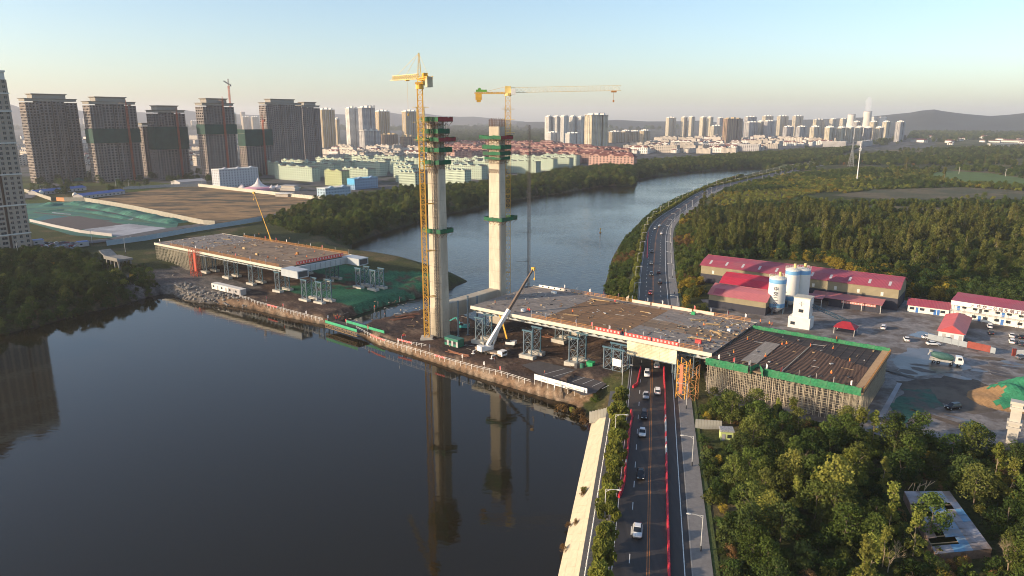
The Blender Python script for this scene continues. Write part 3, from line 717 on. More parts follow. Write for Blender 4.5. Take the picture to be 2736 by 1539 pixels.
# ---- concrete towers
mpy = M('tower_concrete', (.50, .445, .35), .85, .2, .5, col2=(.38, .33, .255), bump=.15, bscale=2, stretch=(1, 1, .25))
def zat(py, Y, px=1200): return PY(px, py, Y).z
def work_platform(w, d, z, h, parent, ext=(0, 0, 0, 0), red=False):
    """netted ring platform round the shaft: ext = extra to -x,+x,-y,+y"""
    x0, x1, y0, y1 = -w / 2 - 1.1 - ext[0], w / 2 + 1.1 + ext[1], -d / 2 - 1.1 - ext[2], d / 2 + 1.1 + ext[3]
    mb = MB()
    mb.box(x0, x1, y0, -d / 2 - .05, z - .15, z); mb.box(x0, x1, d / 2 + .05, y1, z - .15, z); mb.box(x0, -w / 2 - .05, -d / 2 - .05, d / 2 + .05, z - .152, z - .002); mb.box(w / 2 + .05, x1, -d / 2 - .05, d / 2 + .05, z - .152, z - .002)
    o = mb.build('work_platform', M('platform_boards', (.2, .15, .1), .8), parent)
    mb = MB()
    for k, (a, b) in enumerate((((x0, y0), (x1, y0)), ((x1, y0), (x1, y1)), ((x1, y1), (x0, y1)), ((x0, y1), (x0, y0)))):
        a = Vector((*a, 0)); b = Vector((*b, 0)); n = max(2, int((b - a).length / 1.1)); r = random.Random(int(z * 7) + k); pv = None
        for i in range(n + 1):
            p = a + (b - a) * (i / n); top = z + h + r.uniform(-.25, .12)
            c = (p + Vector((0, 0, z - .1)), Vector((p.x, p.y, top)))
            if pv: mb.face([pv[0], c[0], c[1], pv[1]], 1 if (red and k == 1) else 0)
            pv = c
    mb.build('safety_net', [m_netg, M('red_net', (.26, .045, .045), .8, .3, 1)], o)
    mb = MB()
    for x in np.linspace(x0 + .3, x1 - .3, 5): mb.bar((x, y0 + .1, z - .1), (x, -d / 2, z - 1.6), .1)
    for y in np.linspace(y0 + .3, y1 - .3, 4): mb.bar((x1 - .1, y, z - .1), (w / 2, y, z - 1.6), .1)
    mb.build("bracket", m_rebar, o, kind="stuff")
def pylon_tower(label, c, plats, top, rebar_h, hoist):
    root = thing('pylon_tower', label, 'bridge tower', (c.x, c.y, 0), BANG)
    def sec(z):
        k = (z - 2) / 80.0; w = 6.3 - 1.0 * k; d = 4.5 - .7 * k; return w, d
    mb = MB(); rings = []
    for z in np.linspace(-1, top, 12):
        w, d = sec(z); ch = .35
        rings.append([(-w / 2 + ch, -d / 2, z), (w / 2 - ch, -d / 2, z), (w / 2, -d / 2 + ch, z), (w / 2, d / 2 - ch, z), (w / 2 - ch, d / 2, z), (-w / 2 + ch, d / 2, z), (-w / 2, d / 2 - ch, z), (-w / 2, -d / 2 + ch, z)])
    mb.loft(rings); sh = mb.build('shaft', mpy, root)
    # casting joints: thin proud bands of darker concrete
    mb = MB(); z = 4.5
    while z < top - 1:
        w, d = sec(z)
        for x0, x1, y0, y1 in ((-w / 2 + .3, w / 2 - .3, -d / 2 - .012, -d / 2 + .05), (w / 2 - .05, w / 2 + .012, -d / 2 + .3, d / 2 - .3)): mb.box(x0, x1, y0, y1, z, z + .09)
        z += 4.5
    mb.build('casting_joint', M('joint_concrete', (.36, .32, .25), .9), sh)
    # starter bars
    w, d = sec(top); mb = MB()
    for x in np.linspace(-w / 2 + .15, w / 2 - .15, 16):
        for y in (-d / 2 + .15, d / 2 - .15): mb.bar((x, y, top - .1), (x + rng.uniform(-.05, .05), y, top + rebar_h * rng.uniform(.75, 1)), .07, caps=False)
    for y in np.linspace(-d / 2 + .3, d / 2 - .3, 10):
        for x in (-w / 2 + .15, w / 2 - .15): mb.bar((x, y, top - .1), (x, y, top + rebar_h * rng.uniform(.75, 1)), .07, caps=False)
    for q in range(3):
        for a, b in (((-w / 2, -d / 2), (w / 2, -d / 2)), ((w / 2, -d / 2), (w / 2, d / 2)), ((-w / 2, d / 2), (w / 2, d / 2)), ((-w / 2, -d / 2), (-w / 2, d / 2))): mb.bar((*a, top + .6 + q * .8), (*b, top + .6 + q * .8), .06, caps=False)
    mb.build('starter_bars', m_rebar, root)
    for z, h, ext, red in plats: w, d = sec(z); work_platform(w, d, z, h, root, ext, red)
    # scaffold frames between the upper platforms
    zz = [q[0] for q in plats if q[0] > 60]
    if len(zz) > 1:
        mb = MB(); w, d = sec(70); zlo, zhi = min(zz) - 1.5, max(zz) + 1.2
        for x, y in [(x, -d / 2 - .8) for x in np.linspace(-w / 2 - .8, w / 2 + .8, 6)] + [(w / 2 + .8, y) for y in np.linspace(-d / 2 - .8, d / 2 + .8, 5)]:
            mb.bar((x, y, zlo), (x, y, zhi), .09, caps=False)
        for k in range(int((zhi - zlo) / 1.9)):
            z = zlo + k * 1.9; mb.bar((-w / 2 - .9, -d / 2 - .8, z), (w / 2 + .9, -d / 2 - .8, z), .08, caps=False); mb.bar((w / 2 + .8, -d / 2 - .9, z), (w / 2 + .8, d / 2 + .9, z), .08, caps=False)
            mb.bar((-w / 2 - .8, -d / 2 - .8, z), (w / 2 + .8, -d / 2 - .8, z + 1.9), .07, caps=False); mb.bar((w / 2 + .8, -d / 2 - .8, z + 1.9), (w / 2 + .8, d / 2 + .8, z), .07, caps=False)
        mb.build('platform_scaffold', m_rebar, root, kind='stuff')
    mb = MB()   # brackets fixed to the face
    for z in (zat(452, c.y),):
        w, d = sec(z)
        mb.bar((-w / 2, -d / 2 - .3, z), (w / 2, -d / 2 - .3, z), .1)
        for i in range(6):
            x = -w / 2 + w * i / 6; mb.bar((x, -d / 2 - .3, z), (x + w / 12, -d / 2 - .12, z - 1.4), .09); mb.bar((x + w / 6, -d / 2 - .3, z), (x + w / 12, -d / 2 - .12, z - 1.4), .09)
    mb.build('face_brackets', m_rebar, root)
    if hoist:
        mb = MB(); w, d = sec(40); lattice(mb, (w / 2 - 1.3, -d / 2 - .9, 1), (w / 2 - 1.6, -d / 2 - .7, top + 2), 1.1, 1.2, .13, .08)
        for z in range(6, 80, 6): mb.bar((w / 2 - 2.6, -d / 2, z), (w / 2 - 1.2, -d / 2 - .9, z), .1); mb.bar((-w / 2 - .4, -d / 2 - .35, z), (w / 2 + .5, -d / 2 - .35, z), .08)
        mb.build('hoist_mast', M('hoist_grey', (.16, .14, .12), .6), root)
        mb = MB()
        for x in np.linspace(-w / 2 - .2, w / 2 - .5, 10): mb.bar((x, -d / 2 - .95, 2.5), (x, -d / 2 - .75, 15 - 4 * abs(x) / 4), .06, caps=False)
        for z in np.linspace(3, 14, 14): mb.bar((-w / 2 - .2, -d / 2 - .95, z), (w / 2 - .5, -d / 2 - .95, z), .06, caps=False)
        mb.build('base_scaffold', m_scaf, root)
    return root
C1 = Vector((-27.0, 255.2)); C2 = Vector((-5.9, 282.3))
Y1, Y2 = C1.y, C2.y
pylon_tower('concrete bridge tower wrapped in green nets beside the yellow crane', C1,
    [(zat(324, Y1), 1.5, (0, .6, .3, 1.5), True), (zat(356, Y1), 1.6, (0, .3, 0, 0), False), (zat(377, Y1), 1.4, (2.4, .8, .5, 2.5), True), (zat(405, Y1), 1.6, (.8, .6, .3, .8), False), (zat(438, Y1), 1.5, (0, .2, 0, .4), False), (zat(620, Y1), 1.6, (.3, .3, .2, .6), False)], zat(330, Y1), 2.0, True)
pylon_tower('bare concrete bridge tower with starter bars on top behind the front tower', C2,
    [(zat(371, Y2), 1.4, (2.2, 1.0, .6, 1.2), True), (zat(397, Y2), 1.5, (1, .5, .3, .6), False), (zat(413, Y2), 1.3, (.6, .3, .3, .4), False), (zat(425, Y2), 1.0, (0, .2, 0, .3), False), (zat(588, Y2), 1.5, (.2, .8, .3, 4.0), False)], zat(338, Y2), 3.4, False)
mb = MB(); LN = (C2 - C1).length
mb.box(2.2, LN - 2.1, -2.3, 2.3, 9.2, 15.0); mb.box(2.25, LN - 2.15, -1.9, 1.9, 15.0, 15.06)
xb = mb.build('tower_crossbeam', mpy, None, (C1.x, C1.y, 0), math.atan2(C2.y - C1.y, C2.x - C1.x))
tag(xb, 'massive concrete crossbeam joining the two bridge towers at deck level', 'beam')
# ---- tower cranes
def crane1():
    b = P(1141, 905, 3); root = thing('tower_crane', 'yellow tower crane with tall mast standing against the front concrete tower', 'tower crane', (b.x, b.y, 3))
    zs = zat(238, b.y, 1130) - 3
    mb = MB(); mb.box(-2.2, 2.2, -2.2, 2.2, -1, .8); mb.build('base_block', m_conc, root)
    mb = MB(); lattice(mb, (0, 0, .8), (0, 0, zs), 1.75, 1.9, .2, .11, xbrace=False); mb.build('mast', m_craney, root)
    mb = MB(); lattice(mb, (0, 0, zs - 17), (0, 0, zs - 6), 2.4, 2.2, .16, .1); mb.build('climbing_frame', m_craney2, root)
    mb = MB()
    for z in (zs - 17, zs - 11, zs - 6):
        for s in (-1, 1): mb.bar((-2.6, s * 1.6, z), (2.8, s * 1.6, z), .16); mb.bar((s * 1.6, -2.4, z), (s * 1.6, 2.4, z), .16)
    mb.build('walkway', m_craney2, root)
    mb = MB()
    for z in (16, 33, 50, 63): mb.bar((.6, .6, z), (3.2, 2.6, z), .22); mb.bar((.6, -.6, z), (4.0, .9, z), .22)
    mb.build('wall_tie', m_craney, root, kind='stuff')
    d = Vector((-16.5, 45)).normalized(); rz = math.atan2(d.y, d.x)
    mb = MB(); mb.tube((0, 0, zs), (0, 0, zs + 1.6), 1.4, 1.3, 12); mb.box(-1.4, 1.4, -1.4, 1.4, zs + 1.6, zs + 2.2); mb.build('slewing_ring', m_craney, root)
    ca, sa = math.cos(rz), math.sin(rz)
    def L(x, y, z): return (x * ca - y * sa, x * sa + y * ca, z)
    z0 = zs + 2.2
    mb = MB(); lattice(mb, L(1.2, 0, z0 + 1.2), L(48, 0, z0 + 3.0), 1.5, 1.7, .17, .09, d=1.7, tri=True); mb.build('jib', m_craney2, root)
    mb = MB(); lattice(mb, L(-1.2, 0, z0 + .8), L(-15, 0, z0 + .8), 1.9, 1.8, .2, .1, d=.7); mb.box(-.1, .1, -.1, .1, z0, z0 + .2); mb.build('counter_jib', m_craney, root)
    mb = MB(); mb.cbox(L(-13.2, 0, z0 - .5), (3.2, 1.8, 3.2), rz); mb.build('counterweight', M('counterweight_concrete', (.42, .38, .28), .8), root)
    mb = MB(); mb.cbox(L(-8.0, 0, z0 + 1.9), (2.2, 1.5, 1.4), rz); mb.tube(L(-8, -.9, z0 + 1.6), L(-8, .9, z0 + 1.6), .7, n=10); mb.build('winch', m_craney, root)
    mb = MB()
    for sx, sy in ((-.7, -.7), (.7, -.7), (.7, .7), (-.7, .7)): mb.bar((sx, sy, z0 - .1), (sx * .15, sy * .15, z0 + 9.6), .16)
    for k in range(5):
        z = z0 + k * 1.9; w = .7 * (1 - .17 * k) + .05
        for a, b2 in (((-w, -w), (w, -w)), ((w, -w), (w, w)), ((w, w), (-w, w)), ((-w, w), (-w, -w))): mb.bar((*a, z), (*b2, z), .09); mb.bar((*a, z), (b2[0] * .8, b2[1] * .8, z + 1.8), .08)
    mb.build('tower_head', m_craney2, root)
    mb = MB(); mb.cbox(L(1.2, -1.9, z0 + .2), (1.8, 1.6, 2.2), rz, 0); mb.cbox(L(2.0, -1.9, z0 + .5), (.3, 1.4, 1.2), rz, 1); mb.build('cab', [m_craney2, m_glass], root)
    mb = MB()
    for x, zt in ((22, z0 + 3.6), (40, z0 + 4.2), (-13, z0 + 1.2)): mb.bar((0, 0, z0 + 9.5), L(x, 0, zt), .07)
    mb.build('pendant_cable', m_craney2, root)
    t = L(20, 0, z0 + 1.8)
    mb = MB(); mb.cbox((t[0], t[1], t[2] - .1), (1.6, 1.4, .5), rz); mb.bar((t[0], t[1], t[2]), (t[0], t[1], t[2] - 12), .05); mb.cbox((t[0], t[1], t[2] - 12.4), (.5, .4, .9), rz); mb.build('trolley', m_craney, root)
crane1()
def crane2():
    b = Vector((-1.6, 285.5, 3)); root = thing('tower_crane', 'flat top tower crane with long thin jib beside the rear concrete tower', 'tower crane', b)
    zs = zat(256, b.y, 1355) - 3
    mb = MB(); mb.box(-2.2, 2.2, -2.2, 2.2, -1.5, .8); mb.build('base_block', m_conc, root)
    mb = MB(); lattice(mb, (0, 0, .8), (0, 0, zs), 1.8, 1.9, .18, .1); mb.build('mast', m_craney, root)
    mb = MB(); lattice(mb, (0, 0, zs - 15), (0, 0, zs - 4), 2.4, 2.2, .15, .1)
    for z in (zs - 14, zs - 9, zs - 5):
        for s in (-1, 1): mb.bar((-2.4, s * 1.6, z), (2.6, s * 1.6, z), .14); mb.bar((s * 1.6, -2.4, z), (s * 1.6, 2.4, z), .14)
    mb.build('climbing_frame', m_craney2, root)
    mb = MB()
    for z in (18, 34, 50, 64): mb.bar((-.6, -.6, z), (-3.0, -1.6, z), .2); mb.bar((.5, -.6, z), (-2.2, -2.6, z), .2)
    mb.build('wall_tie', m_craney, root, kind='stuff')
    mb = MB(); mb.tube((0, 0, zs), (0, 0, zs + 1.0), 1.4, 1.3, 12); mb.box(-1.2, 1.2, -1.1, 1.1, zs + 1.0, zs + 3.6); mb.build('slewing_unit', m_craney2, root)
    z0 = zs + 1.0
    mb = MB(); lattice(mb, (1.2, 0, z0 + .2), (44, 0, z0 + 1.0), 1.3, 1.6, .13, .06, d=1.9, tri=True); mb.build('jib', M('jib_pale', (.72, .58, .36), .5), root)
    mb = MB(); lattice(mb, (-1.2, 0, z0 + .1), (-13, 0, z0 + .1), 1.8, 1.9, .2, .1, d=.5)
    mb.bar((-.8, 0, z0 + 2.4), (-9, 0, z0 + .5), .08); mb.build('counter_jib', m_craney, root)
    mb = MB(); mb.box(-12.6, -10.2, -.9, .9, z0 - 2.6, z0 - .1); mb.box(-12.2, -10.6, -.7, .7, z0 - 3.4, z0 - 2.6); mb.build('counterweight', m_craney, root)
    mb = MB(); mb.box(-12.4, -8.2, -.8, .8, z0 + .4, z0 + 1.3); mb.tube((-11, -.7, z0 + 1.4), (-11, .7, z0 + 1.4), .6, n=10); mb.build('winch', M('winch_green', (.12, .33, .06), .6), root)
    mb = MB(); mb.box(1.2, 3.0, -2.4, -1.0, z0 - .6, z0 + 1.6, 0); mb.box(2.98, 3.04, -2.3, -1.1, z0 + .2, z0 + 1.4, 1); mb.build('cab', [m_whitep, m_glass], root)
    mb = MB(); mb.box(40.2, 42.2, -.8, .8, z0 + .3, z0 + .9)
    for s in (-1, 1): mb.bar((41.2, s * .4, z0 + .3), (41.2, s * .1, z0 - 2.6), .05)
    mb.box(40.9, 41.5, -.25, .25, z0 - 3.4, z0 - 2.6); mb.build('trolley', m_orange, root)
crane2()
hm = thing('hoist_mast', 'thin dark lattice hoist mast rising from the deck beside the flat top crane', 'mast', B(-2.0, 38.5, 0), BANG)
mb = MB(); lattice(mb, (0, 0, 15.2), (0, 0, zat(334, 282)), .8, 1.3, .09, .05); mb.build('mast', m_dark, hm)
mb = MB()
for z in (26, 38, 50): mb.bar((0, 0, z), (-4.5, -2.5, z), .12)
mb.build('wall_tie', m_dark, hm, kind='stuff')
mb = MB(); mb.box(-2, 2, -2, 2, 2, 15.2); mb.build('pedestal', m_dark, hm)
# ---- falsework at the right end
def falsework(label, s0, s1, t0, t1, z0, z1, step, mats, holes=None):
    root = thing('falsework', label, 'scaffold', B(s0, t0, 0), BANG); L = s1 - s0; W = t1 - t0
    nx = int(L / step); ny = int(W / step); lv = int((z1 - z0) / 1.45)
    mb = MB(); r = random.Random(4)
    for i in range(nx + 1):
        for j in range(ny + 1):
            if 3 < i < nx - 3 and 2 < j < ny - 2: continue
            x, y = L * i / nx, W * j / ny; mb.bar((x, y, z0), (x + r.uniform(-.05, .05), y + r.uniform(-.05, .05), z1 + r.uniform(-.1, .3)), .1, caps=False)
    for i in range(int(L / .8)):
        if i % 2: mb.bar((i * .8, -.02, z0), (i * .8 + r.uniform(-.1, .1), -.02, z1), .09, caps=False)
    for j in range(int(W / .9)): mb.bar((L + .02, j * .9, z0), (L + .02, j * .9 + r.uniform(-.1, .1), z1), .09, caps=False)
    mb.build('standards', mats, root, kind='stuff')
    mb = MB()
    for k in range(lv + 1):
        z = z0 + .3 + k * (z1 - z0 - .5) / lv
        for j in [0, 1, ny]: y = W * j / ny; mb.bar((-.4, y, z + r.uniform(-.06, .06)), (L + .6, y, z + r.uniform(-.06, .06)), .08, caps=False)
        for i in [0, 1, nx - 1, nx]: x = L * i / nx; mb.bar((x, -.5, z + .08), (x, W + .5, z + .08), .065, caps=False)
    mb.build('ledgers', mats, root, kind='stuff')
    mb = MB()
    for j in range(0, 2):
        for i in range(0, nx - 2, 2):
            for k in range(0, lv - 1, 2):
                if r.random() < .7:
                    za, zb = z0 + k * (z1 - z0) / lv, z0 + (k + 2) * (z1 - z0) / lv; xa, xb_ = L * i / nx, L * (i + 2) / nx
                    if r.random() < .5: xa, xb_ = xb_, xa
                    mb.bar((xa, W * j / ny - .05, za), (xb_, W * j / ny - .05, zb), .06, caps=False)
    for i in range(nx - 3, nx + 1):
        for j in range(0, ny - 2, 2):
            for k in range(0, lv - 1, 2):
                if r.random() < .6: mb.bar((L * i / nx + .05, W * j / ny, z0 + k * 1.05), (L * i / nx + .05, W * (j + 2) / ny, z0 + (k + 2) * 1.05), .06, caps=False)
    mb.build('braces', mats, root, kind='stuff')
    return root, L, W
fw, L, W = falsework('dense tube falsework carrying the dark reinforcement deck at the right end', 91.5, 131.5, -5.0, 33.5, 5.6, 14.6, 1.5, m_scaf)
mb = MB(); mb.box(-.8, L + .8, -.8, W + .6, 14.7, 15.1); mb.build('formwork', M('formwork_ply', (.16, .11, .07), .8, .2, .5), fw)
mb = MB(); mb.box(.3, L - 1.6, .3, W - .5, 15.1, 15.5); mb.build('rebar_bed', M('rebar_mat', (.03, .024, .022), .85, .4, .8, col2=(.055, .041, .034), stretch=(.4, 3, 1)), fw)
mb = MB()
for k in range(int(W / 1.6)): mb.bar((.3, .5 + k * 1.6, 15.56), (L - 1.7, .5 + k * .8, 15.56), .07, caps=False)
for k in range(int(L / 2.4)): mb.bar((.6 + k * 2.4, .4, 15.62), (.6 + k * 2.4, W - .6, 15.62), .06, caps=False)
mb.build('rebar_mat', m_rebar, fw, kind='stuff')
mb = MB()
for k in range(int(W / .5)): mb.bar((L - 1.6, .4 + k * .5, 15.5), (L + .2, .4 + k * .5, 15.5 + .1), .08, caps=False)
mb.build('rebar_ends', M('rebar_bright', (.33, .24, .16), .7), fw, kind='stuff')
mb = MB(); mb.box(8, 12.5, 4, 26, 15.64, 15.7); mb.build('plank_walkway', M('walk_boards', (.26, .22, .18), .8, .25, 1, stretch=(3, .3, 1)), fw)
mb = MB(); mb.bar((20, 1, 15.75), (20.3, 31, 15.75), .16); mb.build('screed_rail', m_scaf, fw)
def net_panel(L_, h):
    mb = MB(); n = int(L_ / .6); r = random.Random(int(L_ * 100)); pv = None
    for i in range(n + 1):
        x = L_ * i / n; bow = r.uniform(-.08, .08); c = ((x, bow, -.9), (x, -bow, h * .5), (x, bow * .5, h + r.uniform(-.12, .08)))
        if pv: mb.face([pv[0], c[0], c[1], pv[1]]); mb.face([pv[1], c[1], c[2], pv[2]])
        pv = c
    mb.bar((0, .05, -.9), (0, .05, h + .2), .06); return mb.mesh('net_panel', m_netg)
m_netg = M('falsework_net_green', (.022, .18, .075), .8, .45, 1.5, col2=(.05, .19, .09), bump=.4, bscale=3)
npan = net_panel(4.0, 1.25)
for k in range(10):
    if k != 3: mobj('net_panel', npan, fw, (-.2 + 4.05 * k, -.9 + (-.6 if k < 4 else 0), 15.2))
    mobj('net_panel', npan, fw, (-.2 + 4.05 * k, W + .5, 15.2))
mobj('net_panel', npan, fw, (12.6, -1.5, 15.2), R(75)); mobj('net_panel', npan, fw, (14.2, 1.2, 15.2), R(-60))
# plank guard on the right edge
for k in range(13): mobj('edge_guard', RAIL, fw, (L + .6, -.2 + 3 * k, 15.1), math.pi / 2)
mb = MB(); mb.box(-.04, .04, 0, 2.9, .1, .9); eg = mb.mesh('guard_board', M('guard_ply', (.42, .24, .10), .7, .2, 1))
for k in range(13): mobj('guard_board', eg, fw, (L + .75, -.2 + 3 * k, 15.2))
fwL, LL_, WL_ = falsework('tube falsework under the far left end of the bridge deck', -228, -193, .5, 40, 4.5, 15.2, 1.5, M('scaffold_tube_dull', (.40, .36, .27), .6))
# ---- orange stair tower
o = P(1822, 1066, 5.5); st_ = thing('stair_tower', 'orange lattice stair tower with red strip beside the falsework', 'stair tower', (o.x, o.y, 5.5), BANG)
mb = MB(); lattice(mb, (0, 0, 0), (0, 0, 11.8), 2.6, 2.0, .16, .1); mb.build('frame', M('stair_orange', (.70, .34, .05), .55), st_)
mb = MB(); lattice(mb, (2.8, .8, 0), (2.8, .8, 10.5), 2.2, 2.0, .12, .09); mb.build('stair_frame', m_orange, st_)
for k in range(6):
    mb = MB(); z = k * 1.95; a, b = ((-1.0, -.9), (1.0, -.9)) if k % 2 == 0 else ((1.0, .5), (-1.0, .5))
    for i in range(8):
        x = a[0] + (b[0] - a[0]) * i / 7; mb.box(x - .14, x + .14, a[1] - .4 + .3, a[1] + .4 + .3, z + i * .24, z + i * .24 + .05)
    mb.build('stair_flight', m_dark, st_)
mb = MB(); mb.box(-.45, .45, -1.5, -1.42, 2.2, 10.6); mb.build('red_strip', M('red_orange_cloth', (.66, .17, .09), .7), st_)
# red stair tower at the left end
o = B(-186, -2, 3); st2 = thing('stair_tower', 'red lattice stair tower at the edge of the left deck', 'stair tower', o, BANG)
mb = MB(); lattice(mb, (0, 0, 0), (0, 0, 14.4), 2.4, 2.0, .14, .09); mb.build('frame', M('stair_red', (.5, .075, .04), .6), st2)
mb = MB(); lattice(mb, (2.6, .6, 0), (2.6, .6, 14), 2.2, 2.0, .12, .09); mb.box(1.8, 3.4, -.6, -.5, 3, 12.5); mb.build('stair_frame', M('stair_red', (.5, .07, .04)), st2)
# ================================================================ THE CITY
PHI = math.atan2(BU.x, -BU.y)    # front facade faces along the bridge axis
def facade(w, p, p0, ux, width, z0, z1, ncol, nrow, wf=.5, hf=.5, rec=.35, mw=0, mp=0, sill=.28, pair=False):
    """wall with recessed openings; w = wall MB, p = pane MB (or a list collecting opening rectangles)"""
    p0 = Vector(p0); ux = Vector(ux).normalized(); up = Vector((0, 0, 1)); n = ux.cross(up)
    ch = (z1 - z0) / nrow; cw = width / ncol
    def pt(a, z, d=0.0): return p0 + ux * a + up * z - n * d
    prev = z0
    for r in range(nrow):
        zb = z0 + r * ch + ch * sill; zt = zb + ch * hf
        w.face([pt(0, prev), pt(width, prev), pt(width, zb), pt(0, zb)], mw); prev = zt
        xa = 0
        for c in range(ncol):
            a = c * cw + cw * (1 - wf) / 2; b = a + cw * wf
            w.face([pt(xa, zb), pt(a, zb), pt(a, zt), pt(xa, zt)], mw); xa = b
            w.face([pt(a, zb), pt(b, zb), pt(b, zb, rec), pt(a, zb, rec)], mw); w.face([pt(a, zt, rec), pt(b, zt, rec), pt(b, zt), pt(a, zt)], mw)
            w.face([pt(a, zb), pt(a, zb, rec), pt(a, zt, rec), pt(a, zt)], mw); w.face([pt(b, zb, rec), pt(b, zb), pt(b, zt), pt(b, zt, rec)], mw)
            if isinstance(p, list): p.append((pt((a + b) / 2, zb, rec), ux, b - a, zt - zb))
            else: p.face([pt(a, zb, rec), pt(b, zb, rec), pt(b, zt, rec), pt(a, zt, rec)], mp)
        w.face([pt(xa, zb), pt(width, zb), pt(width, zt), pt(xa, zt)], mw)
    w.face([pt(0, prev), pt(width, prev), pt(width, z1), pt(0, z1)], mw)
def block(w, p, x0, x1, y0, y1, z0, z1, fh, cw, wf, hf, rec, sides='FLRB', mw=0, mp=0, cwL=None):
    nr = max(1, round((z1 - z0) / fh)); nx = max(1, round((x1 - x0) / cw)); ny = max(1, round((y1 - y0) / (cwL or cw)))
    def plain(a, b, c, d): w.face([(*a, z0), (*b, z0), (*b, z1), (*a, z1)], mw)
    if 'F' in sides: facade(w, p, (x0, y0, 0), (1, 0, 0), x1 - x0, z0, z1, nx, nr, wf, hf, rec, mw, mp)
    if 'L' in sides: facade(w, p, (x0, y1, 0), (0, -1, 0), y1 - y0, z0, z1, ny, nr, wf, hf, rec, mw, mp)
    if 'R' in sides: facade(w, p, (x1, y0, 0), (0, 1, 0), y1 - y0, z0, z1, ny, nr, wf, hf, rec, mw, mp)
    if 'B' in sides: w.face([(x1, y1, z0), (x0, y1, z0), (x0, y1, z1), (x1, y1, z1)], mw)
    w.face([(x0, y0, z1), (x1, y0, z1), (x1, y1, z1), (x0, y1, z1)], mw)
m_raw = M('raw_concrete_wall', (.25, .212, .19), .9, .18, .12, col2=(.19, .17, .16), rand=.12)
m_open = M('opening_shade', (.012, .011, .012), .9, .3, .4)  # shade inside the openings, painted as near-black panels
m_corn = M('cornice_concrete', (.27, .25, .22), .9, .08, .2)
m_hnet = M('building_green_net', (.012, .052, .04), .8, .35, .15)
m_redmast = M('red_mast', (.42, .10, .045), .6)
def cornice(mb, x0, x1, y0, y1, z, h, fl):
    mb.loft([[(x0, y0, z), (x1, y0, z), (x1, y1, z), (x0, y1, z)], [(x0, y0, z + h * .72), (x1, y0, z + h * .72), (x1, y1, z + h * .72), (x0, y1, z + h * .72)], [(x0 - fl, y0 - fl, z + h * .92), (x1 + fl, y0 - fl, z + h * .92), (x1 + fl, y1 + fl, z + h * .92), (x0 - fl, y1 + fl, z + h * .92)], [(x0 - fl, y0 - fl, z + h), (x1 + fl, y0 - fl, z + h), (x1 + fl, y1 + fl, z + h), (x0 - fl, y1 + fl, z + h)]])
def px_place(px, py, z, ytop, wpx, D, phi=PHI):
    p = P(px, py, z); az = math.atan2(p.x, p.y); dep = p.y * _c + (CAMZ - z) * _s
    top = PY(px, ytop, p.y).z; a = phi + az
    Wt = (wpx * dep / F - D * abs(math.sin(a))) / max(.35, abs(math.cos(a)))
    return p, top - z, Wt
def raw_tower(label, px, py, ytop, wpx, D=17, net=None, fh=3.3, crown=2, mast=None):
    p, H, W = px_place(px, py, 8, ytop, wpx, D); W = max(W, 14)
    root = thing('unfinished_tower', label, 'building', (p.x, p.y, 7.6), PHI, 'unfinished concrete towers')
    w, pn = MB(), MB(); Hc = 5.5; hb = H - Hc * crown * .8
    n = max(2, round(W / 13)); xs = np.linspace(-W / 2, W / 2, n + 1)
    for i in range(n):
        o = (0, 1.3, .5)[i % 3] if n > 2 else 0
        x0, x1 = xs[i], xs[i + 1]
        block(w, pn, x0 + (.8 if i else 0), x1, -D / 2 + o, D / 2, 0, hb - (0 if 0 < i < n - 1 else 1.5), fh, 3.9, .62, .56, 1.3, 'F' + ('L' if i == 0 else '') + ('R' if i == n - 1 else '') + 'B')
        if i: w.box(x0, x0 + .8, -D / 2 + 2.5, D / 2, 0, hb - 1.5)
        if i % 2 == 0: w.box((x0 + x1) / 2 - .25, (x0 + x1) / 2 + .25, -D / 2 + o - 1.1, -D / 2 + o - .05, 0, hb - 2)
    w.build('wall', m_raw, root); pn.build('window_openings', m_open, root, kind='stuff')
    mb = MB(); cornice(mb, -W / 2 + .2, W / 2 - .2, -D / 2 + 1, D / 2, hb, 3.2, 1.2); mb.build('cornice', m_corn, root)
    if crown > 1:
        mb = MB(); cornice(mb, -W * .34, W * .30, -D / 2 + 2.2, D / 2 - 1, hb + 3.0, H - hb - 3.0, 1.5); mb.build('roof_crown', m_corn, root)
    if net:
        mb = MB()
        za, zb = net
        mb.box(-W / 2 - .7, W / 2 + .7, -D / 2 - 1.6, -D / 2 - 1.5, za, zb); mb.box(-W / 2 - .8, -W / 2 - .7, -D / 2 - 1.5, D / 2 + .5, za, zb); mb.build('scaffold_net', m_hnet, root)
    if mast:
        x, zm, jl = mast
        c = thing('tower_crane', 'small red tower crane mast climbing the front of an unfinished tower', 'tower crane', root.matrix_basis @ Vector((x, -D / 2 - 3.2, 0)), PHI, 'small red cranes at the unfinished towers')
        mb = MB(); lattice(mb, (0, 0, 0), (0, 0, zm), 1.6, 2.4, .28, .16); mb.build('mast', m_redmast, c)
        mb = MB(); lattice(mb, (0, 0, zm + 1), (-jl * .7, -jl * .7, zm + 1.5), 1.2, 2.2, .22, .12, tri=True, d=1.4); lattice(mb, (0, 0, zm + 1), (8, 8, zm + 1), 1.2, 2, .22, .12); mb.build('jib', M('far_crane_jib', (.5, .36, .27), .6), c)
        mb = MB(); mb.box(-.8, .8, -.8, .8, zm, zm + 2.4); mb.bar((0, 0, zm + 2), (0, 0, zm + 7), .5); mb.box(6.5, 9, 6.5, 9, zm - 1.5, zm + 1); mb.build('head', m_redmast, c)
    return root
raw_tower('wide unfinished concrete tower with no net standing beside the finished beige tower', 160, 484, 250, 128, 18, None)
raw_tower('unfinished concrete tower with double crown and a green net band half way up', 318, 482, 258, 122, 18, (47, 64), mast=(14, 92, 22))
raw_tower('narrow unfinished concrete tower with a single tall crown and large green net', 462, 476, 281, 92, 16, (38, 66), mast=(8, 82, 20))
